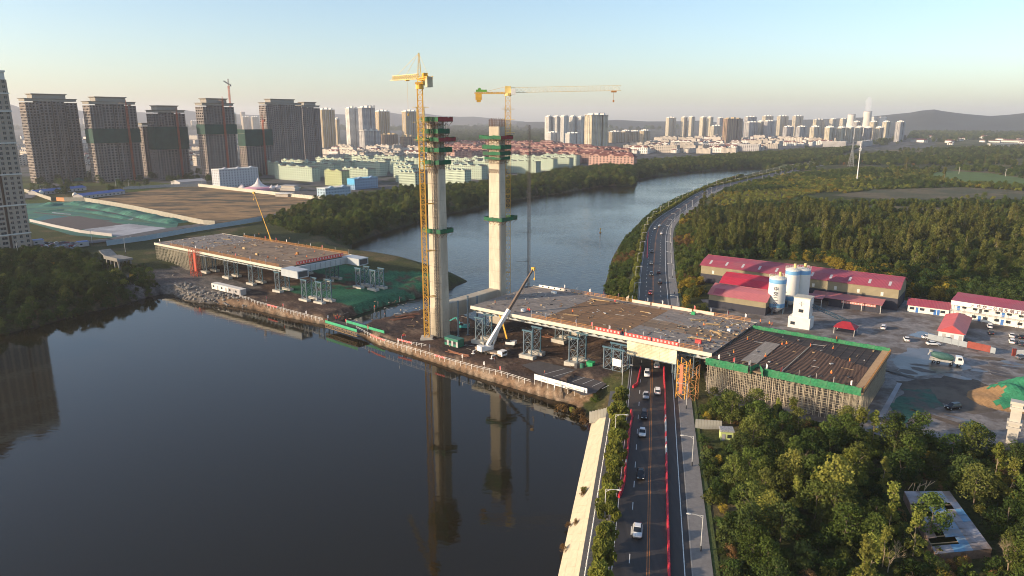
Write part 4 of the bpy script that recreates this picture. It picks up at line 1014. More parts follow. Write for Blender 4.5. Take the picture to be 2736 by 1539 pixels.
raw_tower('unfinished concrete tower with green net band and a tall crane above its roof', 592, 478, 262, 94, 17, (57, 69), mast=(4, 96, 18))
raw_tower('short unfinished concrete block under green net between two tall towers', 690, 466, 352, 82, 16, (40, 62), crown=1, mast=(6, 74, 12))
raw_tower('wide unfinished grey tower with twin roof crowns and no net', 762, 444, 264, 108, 18, None)
raw_tower('dark unfinished grey tower joined to the side of the twin crowned one', 832, 436, 272, 62, 18, None)
raw_tower('low unfinished slab half hidden between the netted towers', 402, 470, 325, 40, 16, None, crown=1)
# tall crane on the roof line
c = PY(612, 262, 985); t = thing('tower_crane', 'grey hammerhead crane standing above the roof of an unfinished tower', 'tower crane', (c.x, c.y + 2, 8), PHI)
mb = MB(); lattice(mb, (0, 0, 0), (0, 0, c.z + 8), 1.7, 2.4, .3, .16); mb.build('mast', m_redmast, t)
mb = MB(); z = c.z + 10; lattice(mb, (0, 0, z), (-13, -10, z + 3), 1.2, 2, .25, .13, tri=True, d=1.3); lattice(mb, (0, 0, z), (5, 4, z), 1.3, 2, .25, .13); mb.build('jib', M('far_crane_grey', (.3, .28, .27), .6), t)
mb = MB(); lattice(mb, (0, 0, c.z + 8), (0, 0, c.z + 17), 1.2, 2, .22, .13); mb.box(4, 6, 3, 5, z - 2.5, z); mb.build('head', M('far_crane_grey', (.3, .28, .27), .6), t)

# ---- finished towers
m_bglass = M('window_glass', (.035, .042, .05), .15, .3, .3, spec=.5)
def fin_tower(W, D, H, wall, stripe, style=0, name='apartment_tower'):
    root = thing(name, 'x', 'building'); w, pn = MB(), MB(); fh = 3.0
    n = 3 if W > 22 else 2; xs = np.linspace(-W / 2, W / 2, n + 1)
    for i in range(n):
        o = (0, 1.6, 0)[i % 3]
        block(w, pn, xs[i] + (.5 if i else 0), xs[i + 1], -D / 2 + o, D / 2, 0, H, fh, 3.2, .5, .55, .3, 'F' + ('L' if i == 0 else '') + ('R' if i == n - 1 else '') + 'B')
    w.build('wall', wall, root); pn.build('window_panes', m_bglass, root, kind='stuff')
    mb = MB()
    for i in range(n):
        for q in (.22, .78):
            x = xs[i] + (xs[i + 1] - xs[i]) * q; o = (0, 1.6, 0)[i % 3]; mb.box(x - .45, x + .45, -D / 2 + o - .5, -D / 2 + o - .02, 0, H - 1)
    for q in (.35, .65): y = -D / 2 + D * q; mb.box(-W / 2 - .5, -W / 2 - .02, y - .4, y + .4, 0, H - 1)
    mb.build('pilasters', stripe, root, kind='stuff')
    mb = MB(); mb.box(-W / 2 - .6, W / 2 + .6, -D / 2 - .6, D / 2 + .6, H, H + 1.1)
    for i in range(n): x = (xs[i] + xs[i + 1]) / 2; mb.box(x - 2.6, x + 2.6, -D / 2 + 2.5, D / 2 - 2, H + 1.1, H + (4.5 if i % 2 == 0 else 6))
    if style == 1: mb.box(-W / 2 - 1.2, W / 2 + 1.2, -D / 2 - 1.2, D / 2 + 1.2, H - .9, H - .1)
    mb.build('roof_parapet', stripe, root)
    return root
m_w_beige = M('beige_wall', (.46, .35, .205), .85, .08, .1, rand=.06); m_w_cream = M('cream_wall', (.60, .515, .355), .85, .06, .1, rand=.06)
m_w_white = M('white_wall', (.66, .63, .57), .85, .06, .1, rand=.05); m_w_grey = M('grey_wall', (.38, .36, .35), .85, .06, .1, rand=.06)
m_w_brown = M('brown_wall', (.30, .20, .14), .85, .06, .1); m_s_white = M('white_trim', (.64, .61, .55), .8, .05, .2); m_s_dark = M('dark_roof_trim', (.20, .18, .17), .8, .05, .2)
protos = {}
def ftower(kind, px, pyb, ytop, wpx, label, group, D=15):
    specs = {'beige': (m_w_beige, m_s_white, 1), 'cream': (m_w_cream, m_s_white, 0), 'white': (m_w_white, m_s_white, 0), 'grey': (m_w_grey, m_s_white, 0), 'brown': (m_w_brown, m_w_beige, 0)}
    p, H, W = px_place(px, pyb, 8, ytop, wpx, D); W = max(12, W)
    bw = min((18, 26, 36, 50), key=lambda q: abs(q - W)); bh = min((24, 45, 66, 90, 108), key=lambda q: abs(q - H)); key = (kind, bw, bh)
    if key not in protos:
        r = fin_tower(bw, 15, bh, *specs[kind]); protos[key] = r; o = r
    else: o = dup(protos[key], (0, 0, 0))
    o.location = (p.x, p.y, 7.5); o.rotation_euler = (0, 0, PHI); o.scale = (W / bw, D / 15, (H) / (bh + 3)); o['label'] = label; o['group'] = group
    return o
g1 = 'finished towers behind the unfinished ones'; l1 = 'slim beige finished apartment tower behind the unfinished concrete towers'
for a in ((660, 352, 311, 22), (684, 352, 311, 20), (652, 346, 298, 12), (708, 350, 300, 16), (520, 346, 322, 16), (545, 345, 318, 14), (628, 372, 302, 18)): ftower('beige', *a, l1, g1)
g2 = 'striped towers across the river'; l2 = 'tall beige striped apartment tower between the dark towers and the crane'
ftower('beige', 878, 394, 290, 42, 'lit beige striped tower touching the side of the dark unfinished tower', g2); ftower('beige', 903, 388, 316, 14, l2, g2); ftower('white', 945, 396, 287, 34, 'pale striped tower joined to the one carrying roof letters', g2)
big = ftower('grey', 984, 398, 285, 44, 'grey and white striped tower with white letters on its roof', g2)
ftower('beige', 1025, 390, 295, 38, l2, g2); ftower('beige', 1097, 392, 295, 40, l2, g2)
ftower('grey', 990, 398, 346, 56, 'squat grey unfinished block in front of the tower with roof letters', g2, 20); ftower('brown', 1042, 394, 357, 44, 'low brown gabled block beside the squat grey block', g2); ftower('brown', 1090, 396, 362, 40, 'low brown gabled block below the rightmost striped tower', g2)
g3 = 'white slab towers by the river bend'; l3 = 'tall white striped slab tower in the dense row beyond the red roofs'
for a in ((1466, 384, 310, 22), (1486, 384, 310, 20), (1507, 384, 309, 24), (1530, 383, 310, 22), (1552, 383, 311, 22)): ftower('white', *a, l3, g3)
ftower('cream', 1592, 396, 304, 62, 'broad tower with a blank lit side wall at the end of the white row', g3, 22); ftower('white', 1477, 388, 352, 34, 'short white block in front of the white slab row', g3); ftower('white', 1530, 388, 354, 40, 'short white block with small windows before the white slab row', g3)
g4 = 'beige blocks by the white slabs'
for a in ((1642, 381, 350, 32), (1672, 380, 348, 26), (1695, 379, 349, 28), (1722, 381, 347, 28)): ftower('beige', *a, 'short yellow brown apartment block standing beside the white slab row', g4)
g5 = 'far cluster of towers'; l5 = 'pale cream tower in the far cluster before the cooling towers'
for a in ((1791, 364, 313, 27), (1826, 364, 312, 17), (1846, 364, 311, 17), (1876, 366, 312, 18), (1895, 366, 312, 16), (1912, 368, 335, 30), (1922, 362, 314, 18), (2002, 366, 311, 34), (2006, 370, 325, 34), (2030, 369, 323, 20), (2052, 369, 322, 30), (2048, 362, 309, 32), (2088, 362, 309, 34), (2128, 362, 309, 34), (2104, 371, 337, 32), (2139, 372, 337, 34), (2176, 376, 337, 36), (2185, 362, 318, 40), (2222, 362, 317, 24), (2250, 360, 316, 26), (2214, 383, 338, 34), (2244, 382, 339, 30), (2268, 381, 338, 26), (2292, 380, 338, 26), (2316, 379, 339, 30), (2346, 378, 339, 34), (2285, 372, 324, 30), (2330, 372, 324, 32), (2364, 374, 324, 34), (2400, 380, 324, 38)):
    ftower('cream' if rng.random() < .75 else 'grey', *a, l5, g5)
ftower('brown', 1955, 380, 315, 52, 'brown unfinished tower with vertical ribs in the far cluster', g5)
# roof letters on the tower by the unfinished ones
def text_mesh(s, size, mat, depth=.1, name='letters'):
    cu = bpy.data.curves.new(name, 'FONT'); cu.body = s; cu.size = size; cu.extrude = depth; cu.align_x = 'CENTER'; cu.resolution_u = 2; cu.offset = size * .022
    o = bpy.data.objects.new(name, cu); COL.objects.link(o); dg = bpy.context.evaluated_depsgraph_get(); me = bpy.data.meshes.new_from_object(o.evaluated_get(dg)); bpy.data.objects.remove(o)
    me.materials.clear(); me.materials.append(mat); return me
# roof signs: frames of character-sized panels on the far towers
def roof_sign(px, ytop, Yd, n, cw, label):
    c = PY(px, ytop, Yd); t = thing('roof_sign', label, 'sign', (c.x, c.y, c.z), R(12)); mb = MB()
    for i in range(n):
        x = (i - (n - 1) / 2) * cw * 1.35
        mb.box(x - cw * .42, x + cw * .42, -.2, .2, cw * .75, cw * .9); mb.box(x - cw * .42, x + cw * .42, -.2, .2, 0, cw * .15); mb.box(x - cw * .07, x + cw * .07, -.2, .2, 0, cw * .9); mb.box(x - cw * .42, x - cw * .3, -.2, .2, 0, cw * .9); mb.box(x + cw * .3, x + cw * .42, -.2, .2, 0, cw * .9); mb.box(x - cw * .3, x + cw * .3, -.2, .2, cw * .4, cw * .52)
    mb.build('characters', M('sign_grey', (.3, .3, .32), .7), t, kind='stuff')
    mb = MB()
    for i in range(n): x = (i - (n - 1) / 2) * cw * 1.35; mb.bar((x, .4, -4), (x, .4, cw * .9), .3)
    mb.build('sign_posts', m_dark, t, kind='stuff')
roof_sign(992, 287, 1890, 3, 5.5, 'white character sign on the roof of the grey striped tower')
roof_sign(1606, 305, 2090, 4, 4.5, 'grey character sign along the roof of the broad white tower')

# ---- low housing rows
def slab_block(L, D, floors, wall, roofm, gable=True, rooftrim=None, name='housing_block', wf=.46, hf=.5):
    root = thing(name, 'x', 'building'); H = floors * 2.9; w, pn = MB(), MB()
    block(w, pn, -L / 2, L / 2, -D / 2, D / 2, 0, H, 2.9, 3.6, wf, hf, .3, 'FLRB', cwL=4); w.build('wall', wall, root); pn.build('window_panes', m_bglass, root, kind='stuff')
    mb = MB()
    if gable:
        mb.hexa([(-L / 2 - .5, -D / 2 - .6, H), (L / 2 + .5, -D / 2 - .6, H), (L / 2 + .5, D / 2 + .6, H), (-L / 2 - .5, D / 2 + .6, H), (-L / 2 + 3, -.3, H + 3), (L / 2 - 3, -.3, H + 3), (L / 2 - 3, .3, H + 3), (-L / 2 + 3, .3, H + 3)])
    else: mb.box(-L / 2 - .3, L / 2 + .3, -D / 2 - .3, D / 2 + .3, H, H + .4)
    mb.build('roof', roofm, root)
    mb = MB(); n = int(L / 13)
    for i in range(n):
        x = -L / 2 + (i + .5) * L / n; mb.prism([(x - 3.2, -D / 2 - .35), (x + 3.2, -D / 2 - .35), (x + 3.2, -D / 2 + 1.2), (x - 3.2, -D / 2 + 1.2)], H - .1, [H + .6, H + .6, H + .6, H + .6]); mb.hexa([(x - 3.2, -D / 2 - .35, H + .6), (x + 3.2, -D / 2 - .35, H + .6), (x + 3.2, -D / 2 + 2.5, H + .6), (x - 3.2, -D / 2 + 2.5, H + .6), (x - .2, -D / 2 - .35, H + 2.2), (x + .2, -D / 2 - .35, H + 2.2), (x + .2, -D / 2 + 2.5, H + 2.2), (x - .2, -D / 2 + 2.5, H + 2.2)])
    mb.build('roof_gables', rooftrim or wall, root, kind='stuff')
    return root
m_w_green = M('mint_wall', (.42, .485, .375), .85, .08, .15, rand=.1); m_w_ygreen = M('yellow_green_wall', (.42, .45, .24), .85, .08, .15)
m_r_dark = M('dark_tile_roof', (.10, .075, .068), .85, .2, .3); m_r_red = M('red_tile_roof', (.15, .055, .045), .85, .25, .3, rand=.3); m_w_pink = M('pink_wall', (.40, .245, .195), .85, .1, .15, rand=.3)
m_w_low = M('pale_low_wall', (.50, .44, .37), .85, .1, .2, rand=.2)
PHG = PHI - math.pi / 2   # long facades of the low blocks face the other way
pg = slab_block(62, 12, 6, m_w_green, m_r_dark, False); py_ = slab_block(30, 12, 6, m_w_ygreen, m_r_dark, False)
gl = 'mint green six storey housing block by the river'
first = True
for px, py, L in ((795, 480, 75), (960, 487, 46), (760, 468, 70), (860, 470, 66), (905, 462, 66), (985, 466, 60), (800, 459, 66), (1000, 455, 62), (890, 452, 66), (1098, 500, 26), (1090, 486, 30), (1085, 474, 34), (1075, 463, 36), (1250, 476, 56), (1215, 462, 60), (1290, 462, 56), (1225, 492, 30), (1240, 452, 66), (1310, 449, 66), (1400, 462, 50), (1440, 453, 60), (1490, 450, 50), (1420, 444, 66), (1350, 440, 60), (1500, 440, 66), (1180, 446, 50), (1120, 452, 50), (1040, 444, 60), (960, 444, 60)):
    p = P(px, py, 8); o = pg if first else dup(pg, (0, 0, 0)); first = False
    o.location = (p.x, p.y, 7.5); o.rotation_euler = (0, 0, PHG); o.scale = (L / 62, 1, 1); o['label'] = gl; o['group'] = 'mint green housing blocks'
p = P(902, 494, 8); py_.location = (p.x, p.y, 7.5); py_.rotation_euler = (0, 0, PHG); py_['label'] = 'yellow green housing block standing out among the mint green blocks'
pr_ = slab_block(48, 11, 5, m_w_pink, m_r_red, name='estate_block'); first = True
for j, y in enumerate((434, 426, 419, 413, 407, 401, 396, 391)):
    x = 1215 + (j % 2) * 18 - (40 if j > 4 else 0)
    while x < 1680 - (0 if j < 3 else 40 * (j - 2)):
        if not (x < 1400 and y > 428 and x > 1180):
            p = P(x, y + rng.uniform(-1, 1), 8); o = pr_ if first else dup(pr_, (0, 0, 0)); first = False
            o.location = (p.x, p.y, 7.5); o.rotation_euler = (0, 0, PHG if rng.random() < .75 else PHI); o.scale = (rng.uniform(.8, 1.25), 1, rng.uniform(.85, 1.15)); o['label'] = 'pink walled housing block with dark red roof in the estate'; o['group'] = 'red roofed housing estate'
        x += rng.uniform(36, 52)
p = P(1636, 446, 8); o = dup(pr_, (p.x, p.y, 7.5), PHG, 'long pink housing block at the river edge of the red roofed estate', 'red roofed housing estate', (1.7, 1.1, 1.25))
pl = slab_block(44, 12, 5, m_w_low, m_r_dark, False, name='town_block'); pl2 = slab_block(36, 12, 4, m_w_white, m_r_red, name='town_house'); f1 = f2 = True
rows = [(y, 1660 + (410 - y) * 3, 2060 + (395 - y) * 6) for y in (408, 402, 396, 390, 384, 378, 373)] + [(y, 60, 640) for y in (372, 384, 398, 412, 426, 440)] + [(y, 880, 1180) for y in (404, 412, 420, 430)] + [(y, 2060, 2240) for y in (388, 381)] + [(y, 80, 260) for y in (350, 356)]
for y, xa, xb in rows:
    x = xa + rng.uniform(0, 20)
    while x < xb:
        p = P(x, y + rng.uniform(-1.5, 1.5), 8); w2 = rng.random() < .4
        if w2: o = pl2 if f2 else dup(pl2, (0, 0, 0)); f2 = False
        else: o = pl if f1 else dup(pl, (0, 0, 0)); f1 = False
        o.location = (p.x, p.y, 7.5); o.rotation_euler = (0, 0, PHG if rng.random() < .7 else PHI); o.scale = (rng.uniform(.6, 1.4), 1, rng.uniform(.6, 1.2))
        o['label'] = 'white low housing block with red roof in the town' if w2 else 'pale flat roofed low housing block in the town'; o['group'] = 'low town blocks'
        x += rng.uniform(22, 44) * (1 if y > 380 else .8)
# long school-like building below the far cluster, and the skyline rows far left
ps_ = slab_block(90, 14, 5, m_w_grey, m_s_white, False)
for i, (px, py, L, lab) in enumerate(((2310, 391, 150, 'long grey building with pale end wall in front of the far cluster'), (1960, 402, 130, 'long pale flat building below the brown unfinished tower'), (2230, 393, 60, 'pinkish low building left of the long grey building'))):
    p = P(px, py, 8); o = ps_ if i == 0 else dup(ps_, (0, 0, 0)); o.location = (p.x, p.y, 7.5); o.rotation_euler = (0, 0, PHI if i == 0 else PHG); o.scale = (L / 90, 1, 1.1); o['label'] = lab
for k in range(22): ftower('cream', 40 + k * 10.5, 344, 315 + rng.uniform(-1, 2), 8, 'tiny pale tower in the hazy row below the left hills', 'hazy tower row', 14)
# ---- power station
def cooling(px, ytop, Yd, wpx, label):
    c = PY(px, ytop, Yd); Ht = c.z - 7; rt = wpx * Yd / F / 2; t = thing('cooling_tower', label, 'cooling tower', (c.x, c.y, 7)); mb = MB()
    prof = [(rt * (1 + .75 * (1 - u) ** 1.8 - .06 * math.sin(u * 3.14)), u * Ht) for u in np.linspace(0, 1, 14)]; mb.lathe(prof, n=28); mb.build('shell', M('cooling_concrete', (.58, .54, .47), .9, .05, .02), t, smooth=True)
    mb = MB(); mb.lathe([(rt * 1.03, Ht - 2), (rt * 1.03, Ht + 1), (rt * .9, Ht + 1)], n=28); mb.build('rim', m_w_grey, t); return c, rt
cooling(2276, 306, 3300, 19, 'wide concrete cooling tower behind the far cluster of towers')
c, rt = cooling(2319, 298, 3300, 20, 'steaming concrete cooling tower beside the white boiler houses')
m = bpy.data.materials.new('steam'); m.use_nodes = True; nt = m.node_tree; nt.nodes.remove(nt.nodes['Principled BSDF']); v = nd(nt, 'ShaderNodeVolumePrincipled'); v.inputs['Color'].default_value = (1, 1, 1, 1); v.inputs['Density'].default_value = .03
nt.links.new(v.outputs[0], nt.nodes['Material Output'].inputs['Volume']); mb = MB(); mb.lathe([(rt * .4, 0), (rt * .8, 8), (rt * .75, 26), (rt * .9, 44), (rt * .5, 60), (rt * .1, 66)], n=16); o = mb.build('steam', m, None, (c.x, c.y, c.z + 1.5)); tag(o, kind='stuff')
for px, ww in ((2332, 26), (2360, 25)):
    c = PY(px, 312, 3350); t = thing('boiler_house', 'white boxy boiler house of the power station', 'building', (c.x, c.y, 7), PHI, 'boiler houses'); W = ww * 3350 / F * .75; mb = MB(); mb.box(-W / 2, W / 2, -12, 12, 0, c.z - 7); mb.build('wall', m_w_white, t); mb = MB(); mb.box(-W / 2 - .3, W / 2 + .3, -12.3, 12.3, c.z - 14, c.z - 12); mb.box(-W / 2 - .2, W / 2 + .2, -12.2, 12.2, c.z - 7, c.z - 6); mb.build('trim', m_w_grey, t)
# ---- finished beige tower at the left, windows one by one
def left_tower():
    W, D, H = 42, 20, 98; root = thing('apartment_tower', 'finished beige apartment tower with white bands at the river road', 'building', (-311, 412, 6.6), PHI)
    m_lt = M('taupe_wall', (.36, .295, .235), .85, .07, .2); w = MB(); ops = []
    for (x0, x1, y0, cw, wf) in ((-21, -3, 0, 4.4, .6), (-3, 9.5, .0, 4.2, .72), (9.5, 11, 2.6, 1.5, .0), (11, 21, .3, 3.3, .5)):
        if wf == 0: w.box(x0, x1, -D / 2 + y0, D / 2, 0, H - 3); continue
        facade(w, ops, (x0, -D / 2 + y0, 0), (1, 0, 0), x1 - x0, 0, H, max(1, round((x1 - x0) / cw)), 34, wf, .58, .3)
        w.face([(x0, -D / 2 + y0, H), (x1, -D / 2 + y0, H), (x1, D / 2, H), (x0, D / 2, H)])
        w.face([(x1, -D / 2 + y0, 0), (x1, D / 2, 0), (x1, D / 2, H), (x1, -D / 2 + y0, H)]); w.face([(x0, D / 2, 0), (x0, -D / 2 + y0, 0), (x0, -D / 2 + y0, H), (x0, D / 2, H)])
    dummy = []; facade(w, dummy, (21.05, -D / 2 + .3, 0), (0, 1, 0), D - .3, 0, H, 5, 34, .4, .5, .3); facade(w, dummy, (-21.05, D / 2, 0), (0, -1, 0), D, 0, H, 5, 34, .4, .5, .3)
    w.face([(21, D / 2, 0), (-21, D / 2, 0), (-21, D / 2, H), (21, D / 2, H)]); w.build('wall', m_lt, root)
    ops.sort(key=lambda q: -q[0].x); cache = {}; rest = MB()
    for i, (c, ux, ww, hh) in enumerate(ops + dummy):
        if i < 290 and c.x > -4 and ux.x > .5:
            k = (round(ww, 2), round(hh, 2))
            if k not in cache:
                mb = MB(); mb.box(-ww / 2, ww / 2, -.02, .03, 0, hh, 0)
                for x in (-ww / 2 + .05, 0, ww / 2 - .05): mb.box(x - .05, x + .05, -.07, -.02, 0, hh, 1)
                mb.box(-ww / 2, ww / 2, -.075, -.02, -.02, .08, 1); cache[k] = mb.mesh('window', [m_bglass, m_w_grey])
            mobj('window', cache[k], root, c)
        else:
            n = ux.cross(Vector((0, 0, 1))); rest.face([c - ux * ww / 2, c + ux * ww / 2, c + ux * ww / 2 + Vector((0, 0, hh)), c - ux * ww / 2 + Vector((0, 0, hh))])
    rest.build('window_panes', m_bglass, root, kind='stuff')
    for z in (9, 26, 44, 62, 80, 90): mb = MB(); mb.box(-21.3, 21.35, -D / 2 - .3, D / 2, z, z + .7); mb.build('band', m_s_white, root)
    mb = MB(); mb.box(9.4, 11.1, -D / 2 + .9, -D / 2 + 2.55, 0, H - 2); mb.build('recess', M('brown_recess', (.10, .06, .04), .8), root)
    mb = MB(); mb.box(-20, 20.5, -D / 2 + .5, D / 2 - .5, H, H + 4); mb.box(-20.6, 21, -D / 2, D / 2, H + 4, H + 5); mb.build('attic', m_s_white, root)
    mb = MB(); mb.hexa([(4, -8, H + 5), (19, -8, H + 5), (19, 8, H + 5), (4, 8, H + 5), (11, -.5, H + 12), (12, -.5, H + 12), (12, .5, H + 12), (11, .5, H + 12)]); mb.hexa([(-19, -8, H + 5), (-2, -8, H + 5), (-2, 8, H + 5), (-19, 8, H + 5), (-11, -.5, H + 17), (-10, -.5, H + 17), (-10, .5, H + 17), (-11, .5, H + 17)]); mb.build('roof', m_r_red, root)
left_tower()
# unseen mid-rise blocks added left of the frame to shade the bank
for x, y, L in ((-318, 262, 44), (-340, 318, 46), (-300, 205, 40)):
    o = dup(pl, (x, y, 6.5), PHI, 'unseen mid rise block added to shade the left bank', 'unseen blocks added to shade the left bank', (L / 44, 1.2, 2.1))
# ================================================================ TREES AND SHRUBS
f_green = foliage('leaf_green', (0.048, 0.077, 0.017), (0.109, 0.145, 0.034), (0.161, 0.160, 0.042))
f_dark = foliage('leaf_dark', (0.030, 0.054, 0.016), (0.065, 0.097, 0.026), (0.095, 0.114, 0.035))
f_olive = foliage('leaf_olive', (0.072, 0.086, 0.022), (0.138, 0.146, 0.040), (0.165, 0.150, 0.045))
f_yellow = foliage('leaf_yellow', (0.200, 0.160, 0.025), (0.340, 0.250, 0.035), (0.260, 0.190, 0.040))
f_willow = foliage('leaf_willow', (0.144, 0.162, 0.029), (0.240, 0.240, 0.050), (0.180, 0.198, 0.041), .4)
f_rust = foliage('leaf_rust', (0.150, 0.085, 0.035), (0.220, 0.130, 0.055), (0.140, 0.100, 0.040))
f_lime = foliage('leaf_lime', (0.144, 0.174, 0.034), (0.252, 0.252, 0.054), (0.192, 0.174, 0.043))
m_bark = M('bark', (.16, .125, .09), .9, .3, 2); m_palebark = M('pale_bark', (.26, .205, .135), .9, .2, 2)
def leaf_mesh(name, mat, H, rad, z0, shape, ncl, nlf, size, seed, aspect=1.0, droop=0.0, clr=.42):
    g = np.random.default_rng(seed); C = []
    while len(C) < ncl:
        u = g.uniform(0, 1); a = g.uniform(0, 6.283); rr = shape(u) * rad * math.sqrt(g.uniform(.1, 1)); C.append((rr * math.cos(a), rr * math.sin(a), z0 + u * (H - z0)))
    C = np.array(C); cr = g.uniform(.6, 1.25, ncl) * rad * clr
    k = g.integers(0, ncl, nlf); d = g.normal(size=(nlf, 3)); d /= np.linalg.norm(d, axis=1)[:, None]
    rr = cr[k] * g.uniform(.55, 1.05, nlf) ** .6; pos = C[k] + d * rr[:, None] * np.array([1, 1, .85])
    pos[:, 2] = np.clip(pos[:, 2], .05, H + .3)
    n = d * .6 + g.normal(size=(nlf, 3)) * .6 + np.array([0, 0, .35]); n /= np.linalg.norm(n, axis=1)[:, None]
    t = np.cross(n, g.normal(size=(nlf, 3))); t /= np.linalg.norm(t, axis=1)[:, None]
    if droop: t = t * (1 - droop) + np.array([0, 0, -1]) * droop; t /= np.linalg.norm(t, axis=1)[:, None]; n = np.cross(t, g.normal(size=(nlf, 3))); n /= np.linalg.norm(n, axis=1)[:, None]
    b = np.cross(n, t); s = size * g.uniform(.55, 1.3, nlf)[:, None]
    v = np.stack([pos - t * s * .5 * aspect, pos + b * s * .42, pos + t * s * .55 * aspect, pos - b * s * .42], 1).reshape(-1, 3)
    me = bpy.data.meshes.new(name); nf = nlf
    me.vertices.add(nf * 4); me.vertices.foreach_set('co', v.astype(np.float32).ravel()); me.loops.add(nf * 4); me.loops.foreach_set('vertex_index', np.arange(nf * 4, dtype=np.int32))
    me.polygons.add(nf); me.polygons.foreach_set('loop_start', np.arange(0, nf * 4, 4, dtype=np.int32)); me.polygons.foreach_set('loop_total', np.full(nf, 4, np.int32)); me.materials.append(mat); me.update(); return me, C
def trunk_mesh(C, H, r, mat, seed, top=.8, limbs=9, droop=False):
    mb = MB(); rr = random.Random(seed); pts = [Vector((0, 0, -.5))]
    for k in range(1, 6): pts.append(Vector((rr.uniform(-.12, .12) * k * .5, rr.uniform(-.12, .12) * k * .5, H * top * k / 5)))
    for k in range(5): mb.tube(pts[k], pts[k + 1], r * (1 - .17 * k), r * (1 - .17 * (k + 1)), 7, caps=False)
    for c in [C[i] for i in np.random.default_rng(seed).permutation(len(C))[:limbs]]:
        z = max(H * .15, min(H * top * .95, c[2] * .72)); q = pts[0]
        for a, b in zip(pts[:-1], pts[1:]):
            if a.z <= z <= b.z: q = a + (b - a) * ((z - a.z) / (b.z - a.z))
        mb.tube(q, c, r * .38, r * .08, 5, caps=False)
    return mb.mesh('trunk', mat)
round_ = lambda u: math.sqrt(max(.02, 1 - (2 * u - .9) ** 2 * .95))
col_ = lambda u: (.55 + .45 * math.sin(min(1, u * 1.25) * 3.14)) * (1 - .55 * u)
flat_ = lambda u: math.sqrt(max(.05, 1 - u * u))
cone_ = lambda u: max(.12, (1 - u) ** .7)
KINDS = {}
def tree_kind(key, name, mat, H, rad, z0, shape, ncl, nlf, size, seeds, bark=m_bark, tr=.16, **kw):
    KINDS[key] = []
    for s in seeds:
        me, C = leaf_mesh('crown', mat, H, rad, z0, shape, ncl, nlf, size, s, **kw)
        KINDS[key].append((name, me, trunk_mesh(C, H, tr, bark, s)))
tree_kind('broad', 'broadleaf_tree', f_green, 8.5, 2.9, 2.0, round_, 30, 1900, .40, (1, 2, 3))
tree_kind('dark', 'broadleaf_tree', f_dark, 7.5, 3.0, 1.5, round_, 26, 1700, .42, (4, 5))
tree_kind('olive', 'broadleaf_tree', f_olive, 8.0, 2.5, 1.6, round_, 26, 1600, .38, (6, 7))
tree_kind('poplar', 'poplar_tree', f_olive, 12.5, 1.9, 1.4, col_, 34, 1700, .42, (8, 9, 10), m_palebark, .15)
tree_kind('poplarg', 'poplar_tree', f_lime, 9.5, 1.8, 1.0, col_, 30, 1700, .40, (11, 12), m_palebark, .14)
tree_kind('lime2', 'broadleaf_tree', f_lime, 9.5, 2.7, 1.2, round_, 44, 3000, .40, (51, 52), m_palebark, .16)
tree_kind('willow', 'willow_tree', f_willow, 4.6, 2.0, 1.3, round_, 22, 1800, .5, (13, 14, 15), m_bark, .11, aspect=1.7, droop=.55)
tree_kind('shrub', 'shrub', f_green, 2.9, 1.9, .2, flat_, 16, 800, .34, (16, 17), tr=.06)
tree_kind('shrubd', 'shrub', f_dark, 3.2, 2.2, .2, flat_, 16, 800, .38, (18,), tr=.06)
tree_kind('yellow', 'yellow_shrub', f_yellow, 3.0, 1.8, .3, flat_, 16, 800, .32, (19, 20), tr=.06)
tree_kind('rust', 'dry_shrub', f_rust, 2.2, 1.8, .1, flat_, 14, 700, .30, (21,), tr=.05)
tree_kind('lime', 'shrub', f_lime, 2.6, 1.6, .2, flat_, 14, 700, .32, (22,), tr=.05)
def bare_tree(seed, H):
    mb = MB(); rr = random.Random(seed)
    def grow(p, d, L, r, depth):
        q = p + d * L; mb.tube(p, q, r, r * .68, 5, caps=False)
        if depth == 0: return
        for _ in range(3 if depth > 1 else 4):
            nd_ = (d + Vector((rr.uniform(-.7, .7), rr.uniform(-.7, .7), rr.uniform(-.05, .5)))).normalized(); grow(p + d * L * rr.uniform(.55, 1), nd_, L * rr.uniform(.55, .8), r * .55, depth - 1)
    grow(Vector((0, 0, -.3)), Vector((.05, 0, 1)), H * .34, .13, 5); return mb.mesh('branches', m_palebark)
BARE = [bare_tree(31, 8.5), bare_tree(32, 7.5)]
SRC = {}
NT = [0]
def tree(key, x, y, sc, label, group, z=None, cat='tree', si=None, zs=1.0):
    v = KINDS[key]; i = rng.randrange(len(v)) if si is None else si; name, cm, tm = v[i]
    z = gh(x, y) - .1 if z is None else z
    t = thing(name, label, cat, (x, y, z), rng.uniform(0, 6.28), group); t.scale = (sc, sc, sc * zs)
    c = mobj('crown', cm, t); mobj('trunk', tm, t); SRC.setdefault((key, i), c); NT[0] += 1
    return t
def in_water(x, y): return bool(pip(LAKE, np.array([x]), np.array([y]))[0] or pip(RIVER, np.array([x]), np.array([y]))[0])
CLX = np.array([p.x for p in CL]); CLY = np.array([p.y for p in CL])
def road_d(x, y): return float(np.min(np.hypot(CLX - x, CLY - y)))
KEEP = []   # footprints kept clear (cx, cy, hx, hy, rz)
def clear_rect(cx, cy, hx, hy, rz=0.0): KEEP.append((cx, cy, hx, hy, rz))
def free(x, y, m=0.0):
    for cx, cy, hx, hy, rz in KEEP:
        dx, dy = x - cx, y - cy; a = dx * math.cos(rz) + dy * math.sin(rz); b = -dx * math.sin(rz) + dy * math.cos(rz)
        if abs(a) < hx + m and abs(b) < hy + m: return False
    return True
clear_rect(*B(111, 14).xy, 22, 21, BANG); clear_rect(*B(45, 19).xy, 47, 21, BANG)
clear_rect(52.6, 160.5, 4.5, 5.5)      # gate kiosk
